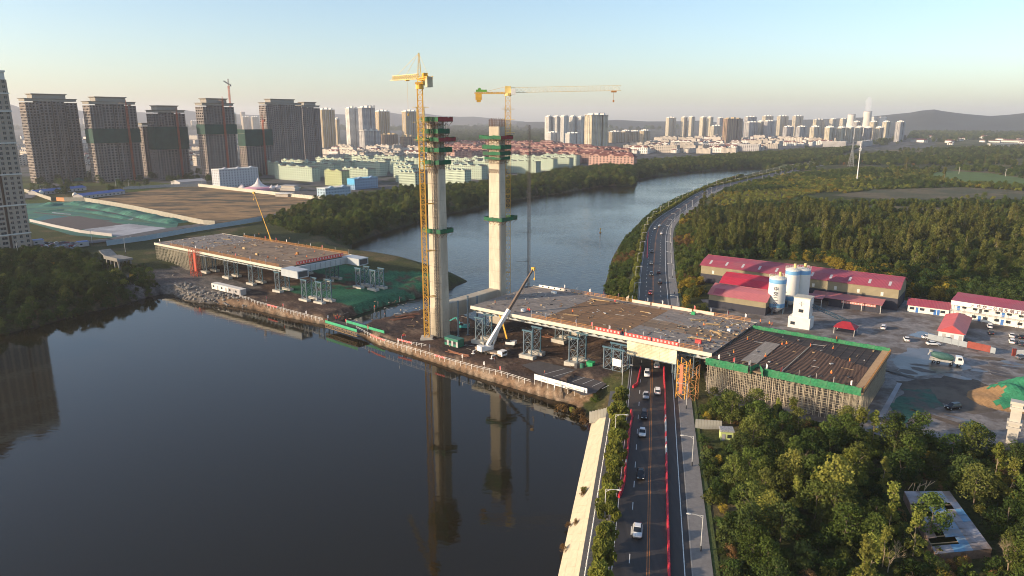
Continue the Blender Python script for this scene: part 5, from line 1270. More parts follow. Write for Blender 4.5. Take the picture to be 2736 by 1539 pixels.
for cx_, cy_, hx_, hy_ in ((-42, 9.5, 44, 11),):
    clear_rect(157.5 + cx_ * BU.x + cy_ * BV.x, 279.8 + cx_ * BU.y + cy_ * BV.y, hx_, hy_, BANG)
clear_rect(191, 268, 24, 9, R(-42)); clear_rect(170, 281, 9, 6, R(-32)); clear_rect(95, 292, 15, 19, BANG)
clear_rect(82.5, 121.5, 6.5, 11, R(-14))  # ruined shed
def scatter_px(poly, z, n, mind, key_fn, label_fn, group, seed, ok=None):
    """individual trees inside a pixel-traced ground patch"""
    g = random.Random(seed); w = pxw(poly, z); xs = [p[0] for p in w]; ys = [p[1] for p in w]; got = []; tries = 0
    while len(got) < n and tries < 20000:
        tries += 1; x, y = g.uniform(min(xs), max(xs)), g.uniform(min(ys), max(ys))
        if not pip(w, np.array([x]), np.array([y]))[0] or in_water(x, y) or not free(x, y, 1.0): continue
        if any((x - a) ** 2 + (y - b) ** 2 < mind * mind for a, b in got): continue
        if ok and not ok(x, y): continue
        got.append((x, y)); k = key_fn(g, x, y); key, sc = k; tree(key, x, y, sc, label_fn(key), group, cat='shrub' if 'shrub' in KINDS[key][0][0] else 'tree')
notyard = lambda x, y: not pip(YARD, np.array([x]), np.array([y]))[0] and road_d(x, y) > 13.2
LB = {'lime2': 'tall lime green broadleaf tree in the', 'broad': 'bushy green broadleaf tree in the', 'dark': 'dark green broadleaf tree in the', 'olive': 'olive brown broadleaf tree in the', 'poplar': 'tall brownish poplar tree in the', 'poplarg': 'slender lime green poplar in the', 'shrub': 'green shrub in the', 'shrubd': 'dark green shrub in the', 'yellow': 'yellow leaved shrub in the', 'rust': 'dry rust coloured shrub in the', 'lime': 'bright lime green shrub in the', 'willow': 'weeping willow in the'}
# willows along the riverside path
g = random.Random(3); i = 0
for y in list(np.arange(181, 139, -4.6)) + [133, 128.5, 124.5, 120, 112.5, 107.5, 101, 96]:
    k = near_i(y); p = off(k, -8.0 + g.uniform(-.4, .4), 6.1); tree('willow', p.x, p.y, g.uniform(.85, 1.1), 'weeping willow in the row along the riverside path', 'willows along the riverside path', 6.05)
# near wood right of the road
NW = [(1868, 1100), (1900, 1075), (2060, 1105), (2200, 1160), (2400, 1185), (2560, 1180), (2720, 1230), (2760, 1400), (2760, 1600), (1925, 1600)]
def nk(g, x, y):
    r = g.random()
    if road_d(x, y) < 16: return (g.choice(('yellow', 'lime', 'shrub', 'rust')), g.uniform(.5, .8))
    if r < .22: return ('broad', g.uniform(.7, 1.1))
    if r < .36: return ('dark', g.uniform(.65, 1.05))
    if r < .50: return ('poplarg', g.uniform(.75, 1.15))
    if r < .58: return ('olive', g.uniform(.5, .75))
    if r < .70: return ('shrub', g.uniform(.7, 1.1))
    if r < .80: return ('shrubd', g.uniform(.7, 1.1))
    if r < .86: return ('yellow', g.uniform(.6, .9))
    if r < .92: return ('rust', g.uniform(.7, 1.1))
    return ('lime', g.uniform(.6, 1.0))
scatter_px(NW, 5.5, 165, 3.3, nk, lambda k: LB[k] + ' roadside wood', 'plants of the roadside wood', 21, notyard)
for px, py, key, sc in ((1952, 1140, 'broad', 1.0), (2020, 1165, 'broad', .95), (2085, 1185, 'dark', .9), (2130, 1180, 'olive', .95), (2290, 1215, 'poplarg', 1.15), (2215, 1395, 'lime2', 1.3), (2160, 1350, 'broad', 1.1), (2110, 1340, 'lime2', 1.05), (2480, 1450, 'broad', 1.0), (2255, 1360, 'lime2', 1.2), (2000, 1290, 'broad', .9), (2050, 1440, 'lime2', .9)):
    p = P(px, py, 5.5); tree(key, p.x, p.y, sc, 'large ' + LB[key].replace(' in the', '') + ' rising above the roadside wood', 'large trees of the roadside wood')
for k, (px, py, lab) in enumerate(((2370, 1539, 'pale bare branched tree beside the ruined blue roof'), (2138, 1275, 'bare pale trunk standing among green trees of the roadside wood'), (2690, 1545, 'pale bare branched tree at the corner of the roadside wood'), (2120, 1120, 'leafless tree in front of the falsework'))):
    p = P(px, py, 6); o = mobj('bare_tree', BARE[k % 2], None, (p.x, p.y, gh(p.x, p.y)), k * 1.3); tag(o, lab, 'tree'); o.scale = (.9,) * 3
# left bank
def lk(g, x, y): r = g.random(); return (('dark', g.uniform(.7, 1.05)) if r < .4 else ('broad', g.uniform(.6, .9)) if r < .55 else ('shrubd', g.uniform(.9, 1.5)) if r < .85 else ('lime', g.uniform(.9, 1.5)) if r < .93 else ('yellow', g.uniform(.6, 1)))
scatter_px([(-60, 900), (-60, 690), (100, 680), (190, 700), (290, 745), (400, 740), (420, 770), (330, 805), (230, 830), (110, 862)], 4, 85, 4.2, lk, lambda k: LB[k] + ' thicket on the left bank', 'thicket on the left bank', 22)
# poplar wood behind the warehouse
def pk(g, x, y): return ('poplar', g.uniform(1.05, 1.5)) if g.random() < .8 else ('broad', g.uniform(.9, 1.2))
scatter_px([(1880, 650), (1960, 590), (2200, 600), (2736, 620), (2790, 740), (2560, 740), (2450, 735), (2200, 690), (2000, 670)], 7, 60, 6.5, pk, lambda k: LB[k] + ' wood behind the warehouse', 'trees behind the warehouse', 23, notyard)
for px, py, sc in ((2520, 492, 1.7), (2395, 485, 1.5), (2420, 460, 1.8), (2660, 440, 1.9), (1880, 560, 1.5), (1900, 575, 1.4), (1870, 580, 1.3)):
    p = P(px, py, 7); tree('poplar', p.x, p.y, sc, 'big brownish poplar standing out above the plain', 'lone poplars of the plain', zs=1.0)
# ---- masses of foliage nobody could count: instanced in one object for each kind
def gn_scatter(name, pts, src, label=None):
    me = bpy.data.meshes.new(name); me.from_pydata([p[:3] for p in pts], [], [])
    a = me.attributes.new('rot', 'FLOAT_VECTOR', 'POINT'); a.data.foreach_set('vector', np.array([(0, 0, p[3]) for p in pts], np.float32).ravel())
    b = me.attributes.new('scl', 'FLOAT_VECTOR', 'POINT'); b.data.foreach_set('vector', np.array([(p[4], p[4], p[4] * p[5]) for p in pts], np.float32).ravel())
    o = mobj(name, me); o['kind'] = 'stuff'
    ng = bpy.data.node_groups.new(name, 'GeometryNodeTree'); ng.interface.new_socket('Geometry', in_out='INPUT', socket_type='NodeSocketGeometry'); ng.interface.new_socket('Geometry', in_out='OUTPUT', socket_type='NodeSocketGeometry')
    gi = ng.nodes.new('NodeGroupInput'); go = ng.nodes.new('NodeGroupOutput'); ip = ng.nodes.new('GeometryNodeInstanceOnPoints'); oi = ng.nodes.new('GeometryNodeObjectInfo')
    oi.transform_space = 'ORIGINAL'; oi.inputs['Object'].default_value = src; oi.inputs['As Instance'].default_value = True
    ng.links.new(gi.outputs[0], ip.inputs['Points']); ng.links.new(oi.outputs['Geometry'], ip.inputs['Instance'])
    for nm, sk in (('rot', 'Rotation'), ('scl', 'Scale')):
        na = ng.nodes.new('GeometryNodeInputNamedAttribute'); na.data_type = 'FLOAT_VECTOR'; na.inputs[0].default_value = nm
        if sk == 'Rotation':
            er = ng.nodes.new('FunctionNodeEulerToRotation'); ng.links.new(na.outputs[0], er.inputs[0]); ng.links.new(er.outputs[0], ip.inputs[sk])
        else: ng.links.new(na.outputs[0], ip.inputs[sk])
    ng.links.new(ip.outputs[0], go.inputs[0]); md = o.modifiers.new('scatter', 'NODES'); md.node_group = ng; return o
BUCK = {}
def mass(poly, z, area_per, mix, seed, ok=None, far=False, minroad=12.5, noise=None, world=False, noyard=True):
    """random plants over a patch: mix = [(kind, weight, smin, smax)]"""
    g = np.random.default_rng(seed); w = poly if world else pxw(poly, z); xs = np.array([p[0] for p in w]); ys = np.array([p[1] for p in w])
    A = abs(np.dot(xs, np.roll(ys, 1)) - np.dot(ys, np.roll(xs, 1))) / 2; bb = (xs.max() - xs.min()) * (ys.max() - ys.min()); n = int(A / area_per * bb / A)
    n = min(n, 120000); x = g.uniform(xs.min(), xs.max(), n); y = g.uniform(ys.min(), ys.max(), n)
    m = pip(w, x, y) & ~(pip(YARD, x, y) & noyard) & ~pip(LAKE, x, y) & ~pip(RIVER, x, y)
    for fp, _ in FLATS[1:] + (FLATS[:1] if noyard else []): m &= ~pip(fp, x, y)
    if noise: m &= fbm(x, y, noise[0], seed + 3) > noise[1]
    x, y = x[m], y[m]
    if not far:
        d = np.full(x.shape, 1e9)
        for a in range(0, len(CLX), 2): d = np.minimum(d, np.hypot(x - CLX[a], y - CLY[a]))
        m = d > minroad; x, y = x[m], y[m]
        k = np.array([free(a, b, 1.5) for a, b in zip(x, y)], bool) if len(x) else np.zeros(0, bool); x, y = x[k], y[k]
    h = terrain_h(x, y) - .15
    if far: h = h + np.clip((np.hypot(x, y) - 1800) / 2500, 0, 1) * (fbm(x, y, 900, 21) - .45) * 30
    cl = fbm(x, y, 45, seed + 9)   # kinds grow in patches
    ws = np.array([q[1] for q in mix], float); ws /= ws.sum(); cum = np.cumsum(ws)
    rr = np.clip((cl - .32) / .36, 0, .999) * .7 + g.uniform(0, .3, len(x)); ki = np.searchsorted(cum, np.clip(rr, 0, .9999))
    for i in range(len(x)):
        key, _, s0, s1 = mix[min(ki[i], len(mix) - 1)]; j = int(g.integers(0, len(KINDS[key])))
        BUCK.setdefault((key, j), []).append((x[i], y[i], h[i], g.uniform(0, 6.28), g.uniform(s0, s1), g.uniform(.85, 1.15)))
# under-storey of the near wood and the left bank
mass(NW, 5.5, 6, [('shrubd', 4, .4, .9), ('shrub', 3, .4, .9), ('rust', 2, .3, .8), ('lime', 1, .3, .7), ('yellow', .7, .3, .6)], 31)
mass([(-60, 905), (-60, 690), (100, 680), (190, 705), (290, 755), (400, 745), (450, 780), (330, 815), (230, 835), (110, 866)], 4, 10, [('shrubd', 5, .5, 1.2), ('dark', 3, .4, .8), ('shrub', 3, .5, 1.0)], 32)
mass([(-60, 700), (150, 672), (290, 700), (400, 720), (330, 760), (200, 720)], 6, 14, [('shrubd', 5, .4, .9), ('dark', 2, .4, .7)], 33)
# wood and scrub of the south plain
mass([(1850, 600), (1905, 575), (2100, 570), (2760, 585), (2800, 760), (2560, 760), (2430, 745), (2200, 695), (2050, 680), (1900, 690), (1870, 700), (1850, 640)], 7, 17, [('dark', 4, .6, 1.0), ('shrub', 3, .8, 1.4), ('broad', 3.5, .55, 1.0), ('poplar', 2.2, .85, 1.35), ('shrubd', 4, .9, 1.5), ('olive', 1.5, .6, 1.1)], 34)
mass([(1850, 600), (1880, 560), (2100, 540), (2760, 545), (2760, 590), (2100, 575), (1905, 580)], 7, 20, [('shrubd', 4, .9, 1.5), ('shrub', 3, .8, 1.4), ('dark', 2, .5, .8), ('lime', 1, .9, 1.5)], 46)
mass([(1880, 700), (2050, 690), (2200, 700), (2430, 790), (2560, 805), (2800, 850), (2800, 740), (2560, 725), (2300, 690), (2050, 660), (1890, 680)], 7, 7, [('shrubd', 4, .8, 1.4), ('yellow', 2.2, .9, 1.5), ('dark', 2, .5, .8), ('shrub', 2, .8, 1.3)], 47, noyard=False)
mass([(1800, 850), (1795, 700), (1790, 620), (1850, 560), (1890, 600), (1875, 700), (1890, 850)], 6, 9, [('shrub', 3, .5, 1.1), ('rust', 2, .5, 1.0), ('yellow', 2, .6, 1.2), ('broad', 1, .4, .7)], 35)
mass([(1860, 545), (1960, 497), (2100, 468), (2300, 450), (2760, 470), (2760, 540), (2100, 510), (1905, 525)], 7, 34, [('shrubd', 3, .9, 1.5), ('shrub', 3, .9, 1.5), ('lime', 3, .9, 1.4), ('yellow', .8, .8, 1.2), ('broad', 1, .6, .9)], 36)
mass([(1900, 535), (1960, 503), (2100, 477), (2290, 480), (2290, 496), (2100, 535), (2000, 556), (1930, 558)], 7, 14, [('lime', 3, .7, 1.1), ('yellow', 1.3, .6, 1.0), ('lime', 2, .7, 1.1), ('shrub', 1.5, .7, 1.1)], 48)
mass([(2060, 462), (2200, 430), (2400, 405), (2760, 395), (2760, 475), (2300, 452)], 7, 120, [('lime', 2, 1.3, 2.2), ('shrubd', 3, 1.3, 2.4), ('broad', 3, .7, 1.2), ('dark', 3, .7, 1.3), ('rust', 1, 1.2, 2), ('poplar', 1.5, .7, 1.2)], 37, far=True, noise=(130, .40))
mass([(2000, 415), (2300, 390), (2760, 372), (2760, 340), (2450, 345), (2420, 375), (2250, 395)], 8, 420, [('dark', 3, 1.2, 2.4), ('broad', 3, 1.2, 2.2), ('shrubd', 2, 2.5, 4.5)], 38, far=True, noise=(260, .45))
# north bank
NB = [(700, 600), (760, 575), (880, 545), (1010, 525), (1120, 512), (1300, 500), (1480, 468), (1700, 440), (2060, 412), (2300, 398), (2200, 432), (2070, 447), (1960, 449), (1880, 453), (1760, 466), (1706, 476), (1691, 494), (1614, 494), (1560, 501), (1500, 512), (1420, 523), (1300, 543), (1200, 567), (1120, 588), (1050, 608), (960, 640), (860, 640), (740, 618)]
mass(NB, 5, 24, [('dark', 5, .6, 1.05), ('broad', 3, .6, 1.0), ('shrubd', 4, .9, 1.6), ('olive', 1, .6, 1.0)], 39)
mass([(1560, 500), (1615, 470), (1690, 475), (1693, 494), (1614, 495)], 3, 16, [('broad', 3, 1.0, 1.5), ('olive', 1, .9, 1.3)], 40)
# riverside verge past the bridge
mass([(1600, 800), (1618, 766), (1640, 690), (1665, 645), (1705, 600), (1745, 565), (1795, 540), (1850, 515), (1910, 491), (1955, 480), (1990, 475), (1930, 497), (1850, 530), (1800, 560), (1755, 590), (1725, 615), (1700, 680), (1685, 740), (1680, 800)], 3, 6, [('shrubd', 3, .5, 1.0), ('shrub', 3, .5, 1.0), ('rust', 2, .5, 1.0)], 41, minroad=9.5)
for i in range(I_BR + 16, N - 10):
    for _ in range(2):
        p = off(i, -8.7 + rng.uniform(-1.2, 1.2), 6.05); j = rng.randrange(3); BUCK.setdefault(('willow', j), []).append((p.x, p.y, 6.0, rng.uniform(0, 6), rng.uniform(.35, .62), 1.0))
# the same woods go on beside the frame
mass([(2730, 1235), (3150, 1290), (3150, 1650), (2730, 1650)], 5.5, 9, [('broad', 3, .7, 1.1), ('dark', 3, .7, 1.0), ('shrubd', 3, .6, 1.1), ('lime', 1, .7, 1.1)], 61)
mass([(2740, 560), (3150, 560), (3250, 880), (2900, 860), (2790, 800)], 7, 17, [('dark', 4, .6, 1.0), ('shrub', 3, .8, 1.4), ('broad', 4, .6, 1.0), ('poplar', 2.6, .6, .95)], 62)
# city greenery and far plain
mass(CITY, 8, 900, [('dark', 3, .8, 1.5), ('broad', 3, .8, 1.5)], 42, far=True, noise=(90, .42))
mass([(-300, 352), (-300, 335), (2900, 335), (2900, 350), (1400, 352)], 8, 5200, [('dark', 3, 2.5, 5), ('shrubd', 3, 5, 10)], 43, far=True, noise=(500, .46))
mass([(1180, 392), (1460, 392), (1460, 350), (1180, 350)], 8, 900, [('dark', 3, 1.5, 2.6), ('shrubd', 3, 2.5, 4)], 44, far=True)
mass([(240, 520), (60, 520), (100, 470), (300, 455), (700, 470), (700, 500), (560, 492)], 8, 500, [('dark', 3, .8, 1.3)], 45, far=True)
for (key, j), pts in BUCK.items():
    if (key, j) not in SRC:   # make sure a real plant of this kind stands somewhere
        p = pts.pop(); tree(key, p[0], p[1], p[4], LB[key] + ' scrub', 'scrub plants', p[2], 'shrub' if 'shrub' in KINDS[key][0][0] else 'tree', j)
    gn_scatter({'poplar': 'poplar_wood', 'poplarg': 'poplar_wood', 'broad': 'woodland', 'dark': 'woodland', 'olive': 'woodland', 'willow': 'verge_planting'}.get(key, 'scrub'), pts, SRC[(key, j)])
print('plants', sum(len(v) for v in BUCK.values()), 'individual', NT[0])
# ================================================================ VEHICLES
def car_paint(n, c): return M('paint_' + n, c, .25, .03, .5, spec=.6)
PAINT = {'white': car_paint('white', (.72, .71, .69)), 'silver': car_paint('silver', (.36, .38, .41)), 'black': car_paint('black', (.012, .012, .014)), 'dark': car_paint('dark', (.03, .034, .042)), 'red': car_paint('red', (.3, .03, .025)), 'blue': car_paint('blue', (.03, .07, .2)), 'grey': car_paint('grey', (.15, .16, .17))}
m_light = M('lamp_lens', (.75, .74, .68), .2, .05, 1); m_tail = M('tail_lens', (.35, .02, .02), .3, .05, 1); m_rim = M('wheel_rim', (.4, .4, .41), .35, .1, 1)
def make_car(kind):
    root = thing('car', 'x', 'car'); suv = kind == 'suv'; zs = 1.12 if suv else 1.0; L = 2.3
    mb = MB(); rings = []
    for x, zt, hw, zb in ((-2.32, .70, .66, .42), (-2.2, .88, .80, .30), (-1.6, .97, .89, .24), (-.6, .96, .91, .22), (.7, .93, .91, .22), (1.5, .86, .89, .24), (2.1, .72, .80, .28), (2.3, .58, .62, .36)):
        zt *= zs; rings.append([(x, -hw * .92, zb), (x, -hw, zb + .2), (x, -hw, zt - .18), (x, -hw * .86, zt), (x, hw * .86, zt), (x, hw, zt - .18), (x, hw, zb + .2), (x, hw * .92, zb)])
    mb.loft(rings); mb.build('body', PAINT['white'], root, smooth=True)
    ra, rb = (-1.95, .35) if suv else (-1.15, .25); zr = 1.62 if suv else 1.42; ba, bb = (-2.15, 1.15) if suv else (-1.85, 1.15); z0 = .9 * zs
    mb = MB(); mb.hexa([(ba, -.80, z0), (bb, -.78, z0), (bb, .78, z0), (ba, .80, z0), (ra, -.62, zr - .03), (rb, -.60, zr - .03), (rb, .60, zr - .03), (ra, .62, zr - .03)]); mb.build('cabin_glass', m_glass, root)
    mb = MB(); mb.hexa([(ra - .05, -.64, zr - .06), (rb + .05, -.62, zr - .06), (rb + .05, .62, zr - .06), (ra - .05, .64, zr - .06), (ra + .12, -.55, zr + .03), (rb - .1, -.53, zr + .03), (rb - .1, .53, zr + .03), (ra + .12, .55, zr + .03)]); mb.build('roof', PAINT['white'], root)
    wm = MB(); wm.tube((0, -.1, 0), (0, .1, 0), .33, n=14, m=0); wm.tube((0, -.115, 0), (0, .115, 0), .2, n=10, m=1); wme = wm.mesh('wheel', [m_black, m_rim])
    for x in (-1.4, 1.42):
        for y in (-.82, .82): mobj('wheel', wme, root, (x, y, .33))
    hl = MB(); hl.box(-.06, .06, -.17, .17, -.07, .07); hme = hl.mesh('headlight', m_light); tme = hl.mesh('tail_light', m_tail)
    for y in (-.55, .55): mobj('headlight', hme, root, (2.2, y, .64 * zs)); mobj('tail_light', tme, root, (-2.27, y, .78 * zs))
    return root
sedan, suvp = make_car('sedan'), make_car('suv'); used = set()
def car(px, py, z, rz, col, kind, label, group=None):
    pr = sedan if kind == 'sedan' else suvp; p = P(px, py, z)
    if kind not in used: o = pr; used.add(kind)
    else: o = copy_tree(pr)
    o.location = (p.x, p.y, z + .01); o.rotation_euler = (0, 0, rz); o['label'] = label
    if group: o['group'] = group
    recolor(o, 'body', PAINT[col]); recolor(o, 'roof', PAINT[col]); return o
def rdir(py, px=1740):
    i = road_at(px, py); d = CL[min(i + 2, N)] - CL[max(i - 2, 0)]; return math.atan2(d.y, d.x)
for px, py, col, kind, away, lab in ((1703, 1424, 'white', 'sedan', 0, 'white sedan with open road behind it coming along the lane inside red barriers'), (1712, 1272, 'black', 'sedan', 0, 'black sedan driving alone between two white cars on the road'), (1716, 1160, 'white', 'sedan', 0, 'white sedan just passing the curved end of the red barriers'), (1721, 1114, 'black', 'suv', 0, 'black off road car with roof rack following a silver car'), (1726, 1061, 'silver', 'sedan', 0, 'silver sedan just out from under the bridge deck'), (1729, 1003, 'white', 'suv', 0, 'white car at the shaded edge of the bridge underpass'), (1755, 980, 'silver', 'suv', 1, 'silver car entering the underpass'), (1757, 1049, 'white', 'suv', 1, 'white van driving towards the underpass'), (1750, 612, 'white', 'sedan', 0, 'white car in the bend of the road'), (1762, 605, 'white', 'sedan', 0, 'second white car in the bend of the road'), (1767, 626, 'white', 'suv', 1, 'white car driving away into the bend'), (1742, 674, 'dark', 'sedan', 0, 'dark car leaving the bend of the road'), (1740, 705, 'grey', 'sedan', 0, 'grey car between two dark cars past the bridge'), (1740, 735, 'dark', 'suv', 0, 'dark car behind a red car past the bridge'), (1738, 785, 'red', 'sedan', 0, 'dark red car close to the far edge of the bridge deck'), (1760, 730, 'black', 'sedan', 1, 'black car with red tail lights past the bridge'), (1763, 756, 'dark', 'suv', 1, 'dark car driving away past the bridge')):
    car(px, py, 6.006, rdir(py, px) + (0 if away else math.pi), col, kind, lab)
for px, py, col, kind, a, lab in ((2360, 878, 'white', 'suv', 60, 'white car alone beside the red tent roof'), (2422, 910, 'white', 'sedan', 70, 'white car beside the puddle in the yard'), (2442, 825, 'white', 'suv', 80, 'white van at the corner of the dark warehouse'), (2492, 831, 'white', 'sedan', 70, 'white car before blue doors of the low red roofed building'), (2519, 835, 'grey', 'suv', 70, 'grey car beside the white dormitory'), (2481, 905, 'white', 'sedan', -10, 'white car by the corner of the red hip roofed building'), (2530, 904, 'white', 'sedan', -12, 'white car parked along the front of the red hip roofed building'), (2535, 910, 'silver', 'sedan', -12, 'silver car parked beside a white car by the red hip roofed building'), (2493, 922, 'white', 'sedan', -6, 'white saloon parked before the display boards'), (2644, 875, 'white', 'suv', 60, 'white car in front of the dormitory'), (2647, 892, 'black', 'suv', 60, 'black car behind the white car in front of the dormitory'), (2703, 900, 'white', 'sedan', 60, 'white car in the pair parked before the dormitory'), (2703, 916, 'white', 'suv', 60, 'white boxy car in the pair parked before the dormitory'), (2728, 903, 'black', 'sedan', 60, 'black car parked next to the white pair'), (2728, 922, 'dark', 'suv', 60, 'dark car parked next to the white boxy car'), (2730, 958, 'grey', 'sedan', 10, 'grey car by the short white wall in the yard'), (2545, 1092, 'black', 'suv', -165, 'black car driving over the muddy yard with lamps on')):
    car(px, py, 6.006, R(a), col, kind, lab)
g = random.Random(8)
for k in range(26):
    px, py = 112 + (k % 9) * 12 + g.uniform(-3, 3), 652 + (k // 9) * 7 + g.uniform(-1, 1)
    p = P(px, py, 7); o = car(px, py, gh(p.x, p.y) + .02, R(g.choice((50, 53, 230, 140))), g.choice(('white', 'white', 'silver', 'dark', 'grey', 'red')), g.choice(('sedan', 'suv')), 'car parked in the crowded lot at the foot of the beige tower', 'cars in the lot at the beige tower')
for k in range(9): p = P(10 + k * 5, 688 + g.uniform(-3, 3), 7); car(10 + k * 9, 690 + g.uniform(-2, 2), gh(p.x, p.y) + .05, R(50), g.choice(('white', 'silver', 'dark')), 'sedan', 'car parked in line on the river road by the thicket', 'cars on the river road')
# mixer truck
def mixer():
    a, b = P(2482, 966, 6), P(2570, 978, 6); d = b - a; rz = math.atan2(d.y, d.x); t = thing('mixer_truck', 'concrete mixer truck with dirty green drum and white cab', 'truck', ((a + b) / 2).to_tuple(), rz)
    mb = MB(); mb.box(-4.6, 4.6, -.45, .45, .75, 1.1); mb.box(-4.4, 1.6, -1.15, -1.0, .8, 1.5); mb.box(-4.4, 1.6, 1.0, 1.15, .8, 1.5); mb.build('chassis', M('dirty_white', (.4, .39, .36), .7, .3, .8), t)
    mb = MB(); rings = []
    for x, r in ((-4.2, .55), (-3.4, .95), (-1.6, 1.22), (.4, 1.2), (1.6, .9), (2.2, .5)): rings.append([(x, r * math.cos(q * .3927), 2.45 - .12 * (x + 1) * .9 + r * math.sin(q * .3927)) for q in range(16)])
    mb.loft(rings); mb.build('drum', M('drum_green', (.05, .12, .105), .6, .3, 1.5), t, smooth=True)
    mb = MB(); mb.loft([[(2.5, -1.2, .8), (4.7, -1.2, .8), (4.7, 1.2, .8), (2.5, 1.2, .8)], [(2.5, -1.2, 2.0), (4.75, -1.2, 1.9), (4.75, 1.2, 1.9), (2.5, 1.2, 2.0)], [(2.55, -1.1, 3.1), (4.3, -1.1, 3.05), (4.3, 1.1, 3.05), (2.55, 1.1, 3.1)]]); mb.build('cab', PAINT['white'], t)
    mb = MB(); mb.hexa([(4.76, -1.05, 1.95), (4.8, -1.05, 1.95), (4.8, 1.05, 1.95), (4.76, 1.05, 1.95), (4.38, -1.0, 2.95), (4.42, -1.0, 2.95), (4.42, 1.0, 2.95), (4.38, 1.0, 2.95)]); mb.build('windscreen', m_glass, t)
    for y in (-1.2, 1.2): mb = MB(); mb.box(3.2, 4.2, y - .03, y + .03, 2.05, 2.8); mb.build('side_window', m_glass, t)
    mb = MB(); mb.bar((-4.5, 0, 3.6), (-5.1, 0, 2.3), .9, .15); mb.tube((-4.3, 0, 3.5), (-4.3, 0, 4.0), .5, .7, 10); mb.build('chute', M('dirty_white', (.4, .4, .37)), t)
    w = MB(); w.tube((0, -.18, 0), (0, .18, 0), .52, n=14, m=0); w.tube((0, -.2, 0), (0, .2, 0), .25, n=10, m=1); wm = w.mesh('wheel', [m_black, m_rim])
    for x in (-3.3, -2.0, 1.6, 3.6):
        for y in (-1.0, 1.0): mobj('wheel', wm, t, (x, y, .52))
mixer()
# mobile cranes
def mobile_crane(label, c, rz, tip, white=True, scale=1.0):
    t = thing('mobile_crane', label, 'mobile crane', c, rz); w = MB(); w.tube((0, -.2, 0), (0, .2, 0), .6, n=12); wm = w.mesh('wheel', m_black); body = m_whitep if white else m_craney
    mb = MB(); mb.box(-6, 6, -1.3, 1.3, .8, 1.5); mb.box(-6.2, -4, -1.35, 1.35, 1.5, 1.8); mb.build('carrier', M('carrier_dirty', (.35, .27, .2), .7, .3, .8) if white else m_craney, t)
    mb = MB(); mb.box(4.3, 6.4, -1.3, 1.3, .9, 2.6, 0); mb.box(6.38, 6.44, -1.1, 1.1, 1.6, 2.4, 1); mb.build('driver_cab', [body, m_glass], t)
    for x in (-4.6, -3.2, -1.0, 2.6, 4.0):
        for y in (-1.15, 1.15): mobj('wheel', wm, t, (x, y, .6))
    for x in (-5.2, 3.4):
        for y in (-1, 1): mb = MB(); mb.bar((x, y, 1.0), (x, y * 3.3, 1.0), .3); mb.bar((x, y * 3.3, 1.0), (x, y * 3.3, .1), .25); mb.box(x - .5, x + .5, y * 3.3 - .5, y * 3.3 + .5, 0, .12); mb.build('outrigger', body, t)
    inv = Matrix.Rotation(-rz, 3, 'Z'); tp = inv @ (Vector(tip) - Vector(c)); pv = Vector((-1.4, 0, 3.0)); bd = (tp - pv); hd = Vector((bd.x, bd.y, 0)).normalized(); bl = bd.length; ba = bd.normalized()
    sd = Vector((-hd.y, hd.x, 0))
    mb = MB()
    def sup_box(a0, a1, s0, s1, z0, z1): mb.hexa([pv * 0 + Vector((-1.4, 0, 0)) + hd * a + sd * s + Vector((0, 0, z)) for z in (z0, z1) for a, s in ((a0, s0), (a1, s0), (a1, s1), (a0, s1))])
    sup_box(-3.4, 1.6, -1.3, 1.3, 1.6, 2.9); sup_box(-3.6, -2.2, -1.35, 1.35, 1.6, 3.4); mb.build('superstructure', body, t)
    mb = MB(); sup_box(1.0, 2.9, .5, 1.5, 1.7, 3.3); mb.build('operator_cab', m_glass, t)
    k = .0
    for i, (f0, f1, ww) in enumerate(((0, .46, 1.1), (.42, .68, .85), (.66, .86, .68), (.84, 1.0, .52))):
        mb = MB(); mb.bar(pv + ba * bl * f0, pv + ba * bl * f1, ww * scale, ww * 1.1 * scale); mb.build('boom_section', body if i == 0 or not white else M('boom_brown', (.14, .10, .075), .6), t)
    mb = MB(); mb.tube(pv + hd * 2.2 + Vector((0, 0, -.8)), pv + ba * bl * .32, .28, n=8); mb.build('lift_cylinder', body, t)
    mb = MB(); mb.cbox(tp, (1.2, .9, 1.1)); mb.bar(tp + hd * .6, tp + hd * .6 + Vector((0, 0, -3.5)), .07); mb.cbox(tp + hd * .6 + Vector((0, 0, -3.8)), (.5, .4, .8)); mb.build('boom_head', m_craney, t)
c = P(1311, 947, 3.2); tip = PY(1425, 718, 246); mobile_crane('white mobile crane with its long boom raised beside the right deck', (c.x, c.y, 3.2), BANG + R(-4), tip)
c = B(-183, 47, 4.5); tip = PY(678, 515, c.y + 6); mobile_crane('yellow mobile crane behind the left deck with thin raised boom', tuple(c), BANG, tip, False, .33)
